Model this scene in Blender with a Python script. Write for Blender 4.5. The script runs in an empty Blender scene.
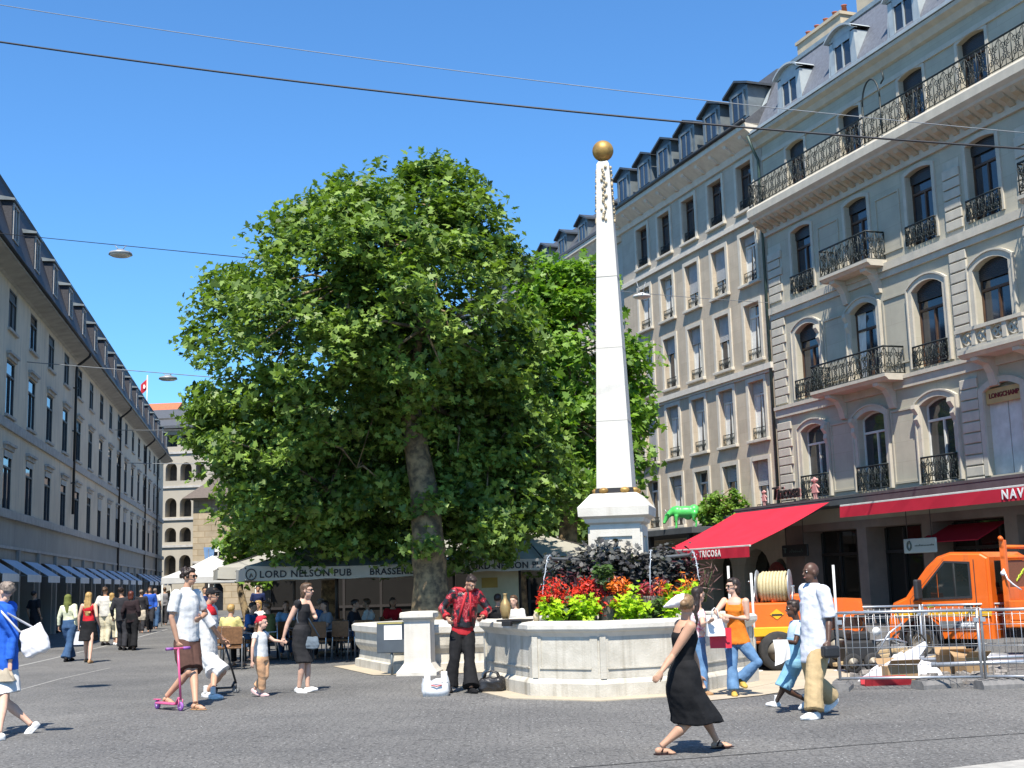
import bpy, bmesh, math, random
import numpy as np
from mathutils import Vector, Matrix, noise, Quaternion
random.seed(7); RNG = np.random.default_rng(7)
PI = math.pi; rad = math.radians
SC = bpy.context.scene; COL = SC.collection

# ------------------------------------------------------------------ camera
CAM_F = 1250.0; ROLL = rad(1.6); PITCH = math.atan(197.0*math.cos(ROLL)/CAM_F); CAM_POS = Vector((0, 0, 1.65))
_f = Vector((0, math.cos(PITCH), math.sin(PITCH))); _r0 = Vector((1, 0, 0)); _u0 = Vector((0, -math.sin(PITCH), math.cos(PITCH)))
_r = _r0*math.cos(ROLL) - _u0*math.sin(ROLL); _u = _r0*math.sin(ROLL) + _u0*math.cos(ROLL)
cd = bpy.data.cameras.new('camera'); cam = bpy.data.objects.new('camera', cd); COL.objects.link(cam)
cd.sensor_width = 36; cd.lens = 36*CAM_F/1024; cd.clip_start = 0.1; cd.clip_end = 3000
cam.matrix_world = Matrix(((_r.x, _u.x, -_f.x, 0), (_r.y, _u.y, -_f.y, 0), (_r.z, _u.z, -_f.z, 1.65), (0, 0, 0, 1)))
SC.camera = cam
def ray(x, y): return _f + _r*((x-512)/CAM_F) + _u*((384-y)/CAM_F)
def G(x, y, z=0.0):
    d = ray(x, y); return CAM_POS + d*((z-1.65)/d.z)
def at(x, y, Y):
    d = ray(x, y); return CAM_POS + d*(Y/d.y)

# ------------------------------------------------------------------ sky, sun, exposure
SUN_EL = rad(59); SUN_TH = rad(8)          # sun high, almost behind the camera, a little to the left
w = bpy.data.worlds.new('World'); SC.world = w; w.use_nodes = True
nt = w.node_tree; nt.nodes.clear()
sky = nt.nodes.new('ShaderNodeTexSky'); sky.sky_type = 'NISHITA'; sky.sun_disc = False
sky.sun_elevation = SUN_EL; sky.sun_rotation = PI + SUN_TH
sky.altitude = 0; sky.air_density = 1.0; sky.dust_density = 0.0; sky.ozone_density = 8.0
bg = nt.nodes.new('ShaderNodeBackground'); bg.inputs['Strength'].default_value = 0.088
wo = nt.nodes.new('ShaderNodeOutputWorld')
tint = nt.nodes.new('ShaderNodeMixRGB'); tint.blend_type = 'MULTIPLY'; tint.inputs['Fac'].default_value = 1; tint.inputs['Color2'].default_value = (.84, 1.23, 1.40, 1)   # a deep clear summer blue
nt.links.new(sky.outputs[0], tint.inputs['Color1']); nt.links.new(tint.outputs[0], bg.inputs[0]); nt.links.new(bg.outputs[0], wo.inputs[0])
sl = bpy.data.lights.new('sun', 'SUN'); sl.energy = 5.0; sl.angle = rad(0.53); sl.color = (1.0, 0.94, 0.84)
so = bpy.data.objects.new('sun', sl); COL.objects.link(so)
sdir = Vector((-math.sin(SUN_TH)*math.cos(SUN_EL), -math.cos(SUN_TH)*math.cos(SUN_EL), math.sin(SUN_EL)))
so.rotation_euler = sdir.to_track_quat('Z', 'Y').to_euler(); so.location = sdir*60
SC.view_settings.view_transform = 'Standard'; SC.view_settings.look = 'None'
SC.view_settings.exposure = 0.88; SC.view_settings.gamma = 1.0; SC.view_settings.use_curve_mapping = False

# ------------------------------------------------------------------ materials
MATS = {}
def mat(name, c1, c2=None, scale=3.0, rough=0.8, bump=0.0, bscale=40.0, metal=0.0, spec=0.4, streak=None, lo=.35, hi=.65, coat=0, emit=None, detail=5, extra=None, stretch=None):
    if name in MATS: return MATS[name]
    m = bpy.data.materials.new(name); m.use_nodes = True; MATS[name] = m
    t = m.node_tree; N = t.nodes; L = t.links; b = N['Principled BSDF']
    b.inputs['Roughness'].default_value = rough; b.inputs['Metallic'].default_value = metal
    b.inputs['Specular IOR Level'].default_value = spec; b.inputs['Coat Weight'].default_value = coat
    geo = N.new('ShaderNodeNewGeometry'); vec = geo.outputs['Position']
    c1 = tuple(c1)+(1,)
    if c2 is None: c2 = tuple(v*.82 for v in c1[:3])
    c2 = tuple(c2)+(1,)
    if stretch:
        mp = N.new('ShaderNodeVectorMath'); mp.operation = 'MULTIPLY'; mp.inputs[1].default_value = stretch
        L.new(vec, mp.inputs[0]); v1 = mp.outputs[0]
    else: v1 = vec
    nz = N.new('ShaderNodeTexNoise'); nz.inputs['Scale'].default_value = scale; nz.inputs['Detail'].default_value = detail; nz.inputs['Roughness'].default_value = .6
    L.new(v1, nz.inputs['Vector'])
    cr = N.new('ShaderNodeValToRGB'); cr.color_ramp.elements[0].position = lo; cr.color_ramp.elements[1].position = hi
    cr.color_ramp.elements[0].color = c2; cr.color_ramp.elements[1].color = c1
    L.new(nz.outputs['Fac'], cr.inputs['Fac']); out = cr.outputs['Color']
    if streak:                                    # vertical dirt runs: (colour, strength)
        mp2 = N.new('ShaderNodeVectorMath'); mp2.operation = 'MULTIPLY'; mp2.inputs[1].default_value = (5, 5, .25)
        L.new(vec, mp2.inputs[0])
        n2 = N.new('ShaderNodeTexNoise'); n2.inputs['Scale'].default_value = 1.4; n2.inputs['Detail'].default_value = 6; L.new(mp2.outputs[0], n2.inputs['Vector'])
        r2 = N.new('ShaderNodeValToRGB'); r2.color_ramp.elements[0].position = .52; r2.color_ramp.elements[1].position = .75
        r2.color_ramp.elements[1].color = (streak[1],)*3+(1,); r2.color_ramp.elements[0].color = (0, 0, 0, 1); L.new(n2.outputs['Fac'], r2.inputs['Fac'])
        mx = N.new('ShaderNodeMixRGB'); L.new(r2.outputs['Color'], mx.inputs['Fac']); L.new(out, mx.inputs['Color1']); mx.inputs['Color2'].default_value = tuple(streak[0])+(1,)
        out = mx.outputs['Color']
    L.new(out, b.inputs['Base Color'])
    if bump:
        n3 = N.new('ShaderNodeTexNoise'); n3.inputs['Scale'].default_value = bscale; n3.inputs['Detail'].default_value = 4; L.new(vec, n3.inputs['Vector'])
        bp = N.new('ShaderNodeBump'); bp.inputs['Strength'].default_value = bump; bp.inputs['Distance'].default_value = .02
        L.new(n3.outputs['Fac'], bp.inputs['Height']); L.new(bp.outputs['Normal'], b.inputs['Normal'])
    if emit:
        b.inputs['Emission Color'].default_value = tuple(emit[0])+(1,); b.inputs['Emission Strength'].default_value = emit[1]
    if extra: extra(t, b, out, vec)
    return m
def glass_mat(name, col, rough=.06, spec=.9):
    m = mat(name, col, tuple(v*.6 for v in col), scale=.7, rough=rough, spec=spec)
    return m
def masonry(name, c1, c2, mortar, bw, bh, axis, rough=.9, streak=None, mortar_size=.012, bump=.3, vary=.5, squash=1):
    """coursed stone on a wall that runs along the horizontal direction axis"""
    if name in MATS: return MATS[name]
    def ex(t, b, out, vec):
        N, L = t.nodes, t.links
        dt = N.new('ShaderNodeVectorMath'); dt.operation = 'DOT_PRODUCT'; dt.inputs[1].default_value = (axis[0], axis[1], 0); L.new(vec, dt.inputs[0])
        sp = N.new('ShaderNodeSeparateXYZ'); L.new(vec, sp.inputs[0])
        cb = N.new('ShaderNodeCombineXYZ'); L.new(dt.outputs['Value'], cb.inputs[0]); L.new(sp.outputs['Z'], cb.inputs[1])
        br = N.new('ShaderNodeTexBrick'); br.inputs['Scale'].default_value = 1; br.inputs['Mortar Size'].default_value = mortar_size
        br.inputs['Brick Width'].default_value = bw; br.inputs['Row Height'].default_value = bh; br.inputs['Bias'].default_value = 0
        br.inputs['Color1'].default_value = (1, 1, 1, 1); br.inputs['Color2'].default_value = (1-vary*.5,)*3+(1,); br.inputs['Mortar'].default_value = tuple(mortar)+(1,)
        L.new(cb.outputs[0], br.inputs['Vector'])
        mx = N.new('ShaderNodeMixRGB'); mx.blend_type = 'MULTIPLY'; mx.inputs['Fac'].default_value = 1
        L.new(out, mx.inputs['Color1']); L.new(br.outputs['Color'], mx.inputs['Color2']); L.new(mx.outputs[0], b.inputs['Base Color'])
    return mat(name, c1, c2, scale=1.3, rough=rough, bump=bump, bscale=25, streak=streak, extra=ex)
def leaf_mat(name, c1, c2, trans=.35, scale=1.2):
    if name in MATS: return MATS[name]
    m = bpy.data.materials.new(name); m.use_nodes = True; MATS[name] = m
    t = m.node_tree; N = t.nodes; L = t.links; b = N['Principled BSDF']; o = N['Material Output']
    b.inputs['Roughness'].default_value = .5; b.inputs['Specular IOR Level'].default_value = .35
    geo = N.new('ShaderNodeNewGeometry')
    nz = N.new('ShaderNodeTexNoise'); nz.inputs['Scale'].default_value = scale; nz.inputs['Detail'].default_value = 2; L.new(geo.outputs['Position'], nz.inputs['Vector'])
    ad = N.new('ShaderNodeMath'); ad.operation = 'MULTIPLY_ADD'; L.new(geo.outputs['Random Per Island'], ad.inputs[0]); ad.inputs[1].default_value = .45; L.new(nz.outputs['Fac'], ad.inputs[2])
    cr = N.new('ShaderNodeValToRGB'); cr.color_ramp.elements[0].position = .4; cr.color_ramp.elements[1].position = 1.0
    cr.color_ramp.elements[0].color = tuple(c2)+(1,); cr.color_ramp.elements[1].color = tuple(c1)+(1,)
    L.new(ad.outputs[0], cr.inputs['Fac']); L.new(cr.outputs['Color'], b.inputs['Base Color'])
    tr = N.new('ShaderNodeBsdfTranslucent')
    g = N.new('ShaderNodeMixRGB'); g.blend_type = 'MULTIPLY'; g.inputs['Fac'].default_value = 1; g.inputs['Color2'].default_value = (1.5, 1.7, .5, 1); L.new(cr.outputs['Color'], g.inputs['Color1'])
    L.new(g.outputs[0], tr.inputs['Color'])
    ms = N.new('ShaderNodeMixShader'); ms.inputs['Fac'].default_value = trans
    L.new(b.outputs[0], ms.inputs[1]); L.new(tr.outputs[0], ms.inputs[2]); L.new(ms.outputs[0], o.inputs['Surface'])
    return m

# ------------------------------------------------------------------ mesh builder
class MB:
    def __init__(s): s.v = []; s.f = []; s.mi = []; s.sm = []; s.m = 0
    def add(s, vs, fs, smooth=False):
        o = len(s.v); s.v += [tuple(p) for p in vs]
        for f in fs: s.f.append(tuple(i+o for i in f)); s.mi.append(s.m); s.sm.append(smooth)
    def quad(s, a, b, c, d): s.add([a, b, c, d], [(0, 1, 2, 3)])
    def poly(s, pts): s.add(pts, [tuple(range(len(pts)))])
    def box(s, x0, x1, y0, y1, z0, z1, M=None):
        vs = [Vector((x, y, z)) for z in (z0, z1) for y in (y0, y1) for x in (x0, x1)]
        if M: vs = [M @ v for v in vs]
        s.add(vs, [(0, 2, 3, 1), (4, 5, 7, 6), (0, 1, 5, 4), (2, 6, 7, 3), (0, 4, 6, 2), (1, 3, 7, 5)])
    def bbox(s, x0, x1, y0, y1, z0, z1, b=.02, M=None):
        """box with chamfered edges"""
        cx, cy, cz = (x0+x1)/2, (y0+y1)/2, (z0+z1)/2; hx, hy, hz = (x1-x0)/2, (y1-y0)/2, (z1-z0)/2
        b = min(b, hx*.9, hy*.9, hz*.9); bm = bmesh.new(); bmesh.ops.create_cube(bm, size=1)
        for v in bm.verts: v.co = Vector((v.co.x*2*hx, v.co.y*2*hy, v.co.z*2*hz))
        bmesh.ops.bevel(bm, geom=list(bm.edges), offset=b, segments=2, affect='EDGES', profile=.5)
        vs = [v.co + Vector((cx, cy, cz)) for v in bm.verts]
        if M: vs = [M @ v for v in vs]
        s.add(vs, [tuple(v.index for v in f.verts) for f in bm.faces]); bm.free()
    def prism(s, poly, z0, z1, M=None, cap=True):
        n = len(poly); vs = [Vector((p[0], p[1], z0)) for p in poly] + [Vector((p[0], p[1], z1)) for p in poly]
        if M: vs = [M @ v for v in vs]
        fs = [(i, (i+1) % n, n+(i+1) % n, n+i) for i in range(n)]
        if cap: fs += [tuple(reversed(range(n))), tuple(range(n, 2*n))]
        s.add(vs, fs)
    def extr(s, prof, x0, x1, M=None):
        """profile in (y, z) swept along x"""
        n = len(prof); vs = [Vector((x0, p[0], p[1])) for p in prof] + [Vector((x1, p[0], p[1])) for p in prof]
        if M: vs = [M @ v for v in vs]
        s.add(vs, [(i, n+i, n+(i+1) % n, (i+1) % n) for i in range(n)] + [tuple(range(n)), tuple(reversed(range(n, 2*n)))])
    def tube(s, pts, r, n=8, cap=True, smooth=True):
        pts = [Vector(p) for p in pts]; rs = r if isinstance(r, (list, tuple)) else [r]*len(pts)
        rings = []; up = None
        for i, p in enumerate(pts):
            d = (pts[min(i+1, len(pts)-1)] - pts[max(i-1, 0)])
            if d.length < 1e-9: d = Vector((0, 0, 1))
            d.normalize()
            if up is None:
                a = Vector((0, 0, 1)) if abs(d.z) < .9 else Vector((1, 0, 0)); up = d.cross(a).normalized()
            else:
                up = (up - d*up.dot(d))
                up = up.normalized() if up.length > 1e-6 else d.orthogonal().normalized()
            b = d.cross(up); rings.append([p + (up*math.cos(2*PI*k/n) + b*math.sin(2*PI*k/n))*rs[i] for k in range(n)])
        vs = [v for rg in rings for v in rg]; fs = []
        for i in range(len(pts)-1):
            for k in range(n): fs.append((i*n+k, i*n+(k+1) % n, (i+1)*n+(k+1) % n, (i+1)*n+k))
        if cap: fs += [tuple(reversed(range(n))), tuple(range((len(pts)-1)*n, len(pts)*n))]
        s.add(vs, fs, smooth)
    def lathe(s, prof, c=(0, 0, 0), n=24, M=None, smooth=True, cap=True):
        vs = [Vector((c[0]+r*math.cos(2*PI*k/n), c[1]+r*math.sin(2*PI*k/n), c[2]+z)) for r, z in prof for k in range(n)]
        if M: vs = [M @ v for v in vs]
        fs = [(i*n+k, i*n+(k+1) % n, (i+1)*n+(k+1) % n, (i+1)*n+k) for i in range(len(prof)-1) for k in range(n)]
        if cap: fs += [tuple(reversed(range(n))), tuple(range((len(prof)-1)*n, len(prof)*n))]
        s.add(vs, fs, smooth)
    def ball(s, c, r, n=12, sc=(1, 1, 1)):
        pr = [(max(1e-4, math.sin(PI*i/n)), -math.cos(PI*i/n)) for i in range(n+1)]
        M = Matrix.Translation(Vector(c)) @ Matrix.Diagonal((r*sc[0], r*sc[1], r*sc[2], 1))
        s.lathe(pr, n=n*2, M=M)
    def mesh(s, name, mats):
        me = bpy.data.meshes.new(name); me.from_pydata(s.v, [], s.f)
        for m in (mats if isinstance(mats, (list, tuple)) else [mats]): me.materials.append(m)
        if me.polygons:
            me.polygons.foreach_set('material_index', s.mi); me.polygons.foreach_set('use_smooth', s.sm)
        me.update(); return me
    def build(s, name, mats, parent=None, loc=(0, 0, 0), rz=0, label=None):
        return obj(name, s.mesh(name, mats), parent, loc, rz, label)
def obj(name, me, parent=None, loc=(0, 0, 0), rz=0, label=None):
    o = bpy.data.objects.new(name, me); COL.objects.link(o); o.location = loc; o.rotation_euler = (0, 0, rz)
    if parent is not None: o.parent = parent
    if label: o['label'] = label
    return o
def thing(name, label, cat, loc=(0, 0, 0), rz=0, group=None):
    o = bpy.data.objects.new(name, None); COL.objects.link(o); o.location = loc; o.rotation_euler = (0, 0, rz); o.empty_display_size = .2
    o['label'] = label; o['category'] = cat
    if group: o['group'] = group
    return o
def tag(o, label, cat, group=None, kind=None):
    o['label'] = label; o['category'] = cat
    if group: o['group'] = group
    if kind: o['kind'] = kind
    return o
def struct(o): o['kind'] = 'structure'; return o
def copy_tree(o, parent=None):
    c = o.copy(); COL.objects.link(c)
    if parent is not None: c.parent = parent
    for ch in list(o.children): copy_tree(ch, c)
    return c
_TXT = {}
def text_mesh(body, size, extrude=.01, offset=0.0, shear=0.0, space=1.0, align='CENTER'):
    cu = bpy.data.curves.new('lettering', 'FONT'); cu.body = body; cu.size = size; cu.extrude = extrude; cu.offset = offset; cu.shear = shear
    cu.space_character = space; cu.align_x = align; cu.align_y = 'CENTER'; cu.resolution_u = 3
    o = bpy.data.objects.new('lettering', cu); TMP.collection.objects.link(o)
    dg = tmp_dg()
    me = bpy.data.meshes.new_from_object(o.evaluated_get(dg)); me.name = 'lettering'
    bpy.data.objects.remove(o); bpy.data.curves.remove(cu); return me
TMP = bpy.data.scenes.new('tmp')
def tmp_dg():
    with bpy.context.temp_override(scene=TMP, view_layer=TMP.view_layers[0]):
        dg = bpy.context.evaluated_depsgraph_get()
    dg.update(); return dg
def letter(body, size, m, parent, M, **k):
    """text lying in the plane of M: x right, y up, z out of the sign"""
    me = text_mesh(body, size, **k); me.materials.clear(); me.materials.append(m)
    o = obj('lettering', me, parent); o.matrix_basis = M; return o
def frame(o, x, z):
    """matrix from origin, right vector and up vector"""
    x = Vector(x).normalized(); z = Vector(z); z = (z - x*z.dot(x)).normalized(); n = x.cross(z)
    return Matrix(((x.x, z.x, n.x, o[0]), (x.y, z.y, n.y, o[1]), (x.z, z.z, n.z, o[2]), (0, 0, 0, 1)))
# ------------------------------------------------------------------ facade tools
# every facade lives in its own frame: x along the wall, y out of the wall, z up
def arc_pts(x0, x1, zs, rise, n=8):
    if rise <= 0: return [(x0, zs), (x1, zs)]
    hw = (x1-x0)/2; R = (hw*hw+rise*rise)/(2*rise); cx = (x0+x1)/2; cz = zs+rise-R; a = math.asin(min(1, hw/R))
    if rise > hw: a = PI - a
    return [(cx+R*math.sin(-a+2*a*i/n), cz+R*math.cos(-a+2*a*i/n)) for i in range(n+1)]
def wall(mb, x0, x1, z0, z1, ops, dep, y=0.0):
    """sheet with real openings; ops = (xa, xb, za, zb, rise)"""
    xs = sorted({x0, x1, *[o[0] for o in ops], *[o[1] for o in ops]}); zs = sorted({z0, z1, *[o[2] for o in ops], *[o[3] for o in ops]})
    for j in range(len(zs)-1):
        run = None
        for i in range(len(xs)):
            hole = True
            if i < len(xs)-1:
                cx, cz = (xs[i]+xs[i+1])/2, (zs[j]+zs[j+1])/2
                hole = any(o[0] < cx < o[1] and o[2] < cz < o[3] for o in ops)
            if hole:
                if run is not None: mb.quad((run, y, zs[j]), (xs[i], y, zs[j]), (xs[i], y, zs[j+1]), (run, y, zs[j+1]))
                run = None
            elif run is None: run = xs[i]
    for o in ops:
        xa, xb, za, zb = o[:4]; rise = o[4] if len(o) > 4 else 0; d = y-dep
        sp = zb-rise
        mb.quad((xa, y, za), (xa, y, sp), (xa, d, sp), (xa, d, za)); mb.quad((xb, y, sp), (xb, y, za), (xb, d, za), (xb, d, sp))
        mb.quad((xa, y, za), (xa, d, za), (xb, d, za), (xb, y, za))
        ap = arc_pts(xa, xb, sp, rise)
        for p, q in zip(ap, ap[1:]):
            mb.quad((p[0], y, p[1]), (q[0], y, q[1]), (q[0], d, q[1]), (p[0], d, p[1]))
            if rise > 0: mb.quad((p[0], y, p[1]), (q[0], y, q[1]), (q[0], y, zb), (p[0], y, zb))
def ring(mb, inner, outer, y0, y1, closed=False):
    n = len(inner)
    for i in range(n if closed else n-1):
        j = (i+1) % n; a, b, c, d = inner[i], inner[j], outer[j], outer[i]
        mb.quad((a[0], y1, a[1]), (b[0], y1, b[1]), (c[0], y1, c[1]), (d[0], y1, d[1]))
        mb.quad((d[0], y0, d[1]), (c[0], y0, c[1]), (c[0], y1, c[1]), (d[0], y1, d[1]))
        mb.quad((a[0], y1, a[1]), (b[0], y1, b[1]), (b[0], y0, b[1]), (a[0], y0, a[1]))
def outline(w, h, rise, off=0):
    x0, x1 = -w/2-off, w/2+off
    return [(x0, 0)] + arc_pts(x0, x1, h-rise+(off if rise <= 0 else off*.6), rise+(off*.4 if rise > 0 else 0)) + [(x1, 0)]
def spiral(cx, cz, r0, a0, turns, n=14, sgn=1, k=.25):
    return [(cx+(r0*(1-(1-k)*i/n))*math.cos(a0+sgn*2*PI*turns*i/n), cz+(r0*(1-(1-k)*i/n))*math.sin(a0+sgn*2*PI*turns*i/n)) for i in range(n+1)]
def scroll_panel(mb, x0, w, h, tf, r=.013):
    """one wrought iron panel of S scrolls; tf maps (u, z) to 3D"""
    T = lambda p: [tf(u, z) for u, z in p]
    c = x0+w/2
    mb.tube([tf(x0, 0), tf(x0, h)], r*1.2, 5)
    R = min(w*.24, h*.17)
    for sx in (-1, 1):
        mb.tube(T(spiral(c+sx*w*.24, h*.30, R, PI/2, 1.35, sgn=sx)), r, 4, False)
        mb.tube(T(spiral(c+sx*w*.24, h*.70, R, -PI/2, 1.35, sgn=-sx)), r, 4, False)
        mb.tube(T([(c+sx*w*.44, h*.08), (c+sx*w*.30, h*.16), (c+sx*w*.06, h*.5), (c+sx*w*.30, h*.84), (c+sx*w*.44, h*.92)]), r, 4, False)
    mb.tube(T(spiral(c, h*.5, R*.55, 0, 1, k=1)), r, 4, False)
    mb.tube([tf(c, 0.02), tf(c, h*.36)], r, 4); mb.tube([tf(c, h*.64), tf(c, h)], r, 4)
def rail_run(mb, p, q, z0, h, panel=.5, r=.013):
    p, q = Vector((p[0], p[1], 0)), Vector((q[0], q[1], 0)); L = (q-p).length; d = (q-p)/L; n = max(1, round(L/panel))
    tf = lambda u, z: tuple(p+d*u+Vector((0, 0, z0+z)))
    for i in range(n): scroll_panel(mb, L*i/n, L/n, h, tf, r)
    mb.tube([tf(L, 0), tf(L, h)], r*1.2, 5)
    for z, rr in ((.03, r*1.1), (h*.97, r), (h, r*1.7)): mb.tube([tf(0, z), tf(L, z)], rr, 5)
def bar_rail(mb, x0, x1, y, z0, h, step=.1, r=.011):
    n = max(2, round((x1-x0)/step))
    for i in range(n+1): mb.tube([(x0+(x1-x0)*i/n, y, z0), (x0+(x1-x0)*i/n, y, z0+h)], r, 5)
    for z in (.04, h): mb.tube([(x0, y, z0+z), (x1, y, z0+z)], r*1.3, 5)
    for i in range(n):
        a, b = x0+(x1-x0)*i/n, x0+(x1-x0)*(i+1)/n
        mb.tube([(a, y, z0+h*.3), ((a+b)/2, y, z0+h*.75), (b, y, z0+h*.3)], r*.8, 4)
WC = {}
def window(P, x, z, w, h, dep, fm, gm, sur=None, sill=None, rail=None, blind=0, bm=None, rise=0, transom=.7, curtain=None, fw=.055, kind='window', ml=1):
    """window > pane, sill, railing, blind, curtain; meshes are shared between equal windows"""
    def cached(key, fn):
        if key not in WC: WC[key] = fn()
        return WC[key]
    k = (round(w, 3), round(h, 3), dep, rise, fm.name)
    def f_frame():
        mb = MB(); y0, y1 = -dep, -dep+.07
        ins = outline(w-2*fw, h-fw, max(0, rise*.85)); out = outline(w, h, rise)
        if len(ins) == len(out): ring(mb, ins, out, y0, y1)
        mb.box(-w/2, w/2, y0, y1, 0, fw)
        for i in range(ml): mb.box(-w/2+w*(i+1)/(ml+1)-.03, -w/2+w*(i+1)/(ml+1)+.03, y0+.002, y1+.012, fw, (h*transom if transom else h-rise*.3))
        if transom: mb.box(-w/2+fw, w/2-fw, y0+.001, y1+.02, h*transom-.035, h*transom+.035)
        if sur:
            mb.m = 1; ring(mb, outline(w, h, rise), outline(w, h, rise, sur[1]), 0.001, sur[2])
            if len(sur) > 3: ring(mb, outline(w, h, rise, sur[1]), outline(w, h, rise, sur[1]+.05), 0.001, sur[2]+.04)
        return mb.mesh(kind, [fm] + ([sur[0]] if sur else []))
    o = obj(kind, cached((k, 'f', sur[1:] if sur else 0, transom, ml), f_frame), P, (x, 0, z))
    def f_pane():
        mb = MB(); y = -dep+.03; mb.poly([(-w/2, y, 0), (w/2, y, 0), (w/2, y, h), (-w/2, y, h)]); return mb.mesh('pane', gm)
    obj('pane', cached((k, 'p', gm.name), f_pane), o)
    if sill:
        def f_sill():
            mb = MB(); mb.bbox(-w/2-sill[1], w/2+sill[1], -.02, sill[2], -sill[3], 0.012, .015); return mb.mesh('sill', sill[0])
        obj('sill', cached((k, 's', sill[1:]), f_sill), o)
    if blind:
        def f_blind():
            mb = MB(); n = int(blind*h/.055)
            for i in range(n): mb.box(-w/2+.02, w/2-.02, -dep+.095, -dep+.115, h-.055*(i+1), h-.055*i-.008)
            return mb.mesh('blind', bm)
        obj('blind', cached((k, 'b', blind, bm.name), f_blind), o)
    if curtain:
        def f_cur():
            mb = MB()
            for sx in (-1, 1):
                pts = []
                for i in range(9):
                    for zz, sc in ((.06, .55), (h*.55, .8), (h-.08, 1)):
                        pts.append((sx*(w/2-fw-(w*.34)*i/8*sc), -dep+.036+.012*(i % 2), zz))
                for i in range(8):
                    for j in range(2): mb.add([pts[i*3+j], pts[i*3+3+j], pts[i*3+4+j], pts[i*3+1+j]], [(0, 1, 2, 3)])
            return mb.mesh('curtain', curtain)
        obj('curtain', cached((k, 'c', curtain.name), f_cur), o)
    if rail:
        def f_rail():
            mb = MB()
            if rail[0] == 'bars': bar_rail(mb, -w/2+.01, w/2-.01, rail[2], .02, rail[1], .11)
            else:
                rail_run(mb, (-w/2-.06, rail[2]), (w/2+.06, rail[2]), .03, rail[1], .3, .014)
                rail_run(mb, (-w/2-.06, 0.01), (-w/2-.06, rail[2]), .03, rail[1], .3, .014); rail_run(mb, (w/2+.06, 0.01), (w/2+.06, rail[2]), .03, rail[1], .3, .014)
            return mb.mesh('railing', IRON)
        obj('railing', cached((k, 'r', rail), f_rail), o)
    return o

# shared materials
IRON = mat('wrought_iron', (.022, .03, .028), (.012, .016, .015), rough=.5)
ZINC = mat('zinc_sheet', (.20, .23, .24), (.13, .15, .16), scale=1.5, rough=.5, metal=.3)
DARKGLASS = glass_mat('window_glass', (.03, .035, .045))
ROOMGLASS = glass_mat('shop_glass', (.018, .017, .015), .04)
WHITEPAINT = mat('white_paint', (.62, .62, .58), (.5, .5, .46), rough=.5)
BROWNWOOD = mat('brown_joinery', (.10, .055, .03), (.06, .032, .02), rough=.5)
BLIND = mat('grey_blind', (.42, .42, .41), (.34, .34, .33), rough=.6)
CURTAIN = mat('white_curtain', (.62, .61, .57), (.5, .49, .46), rough=.9)

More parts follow.
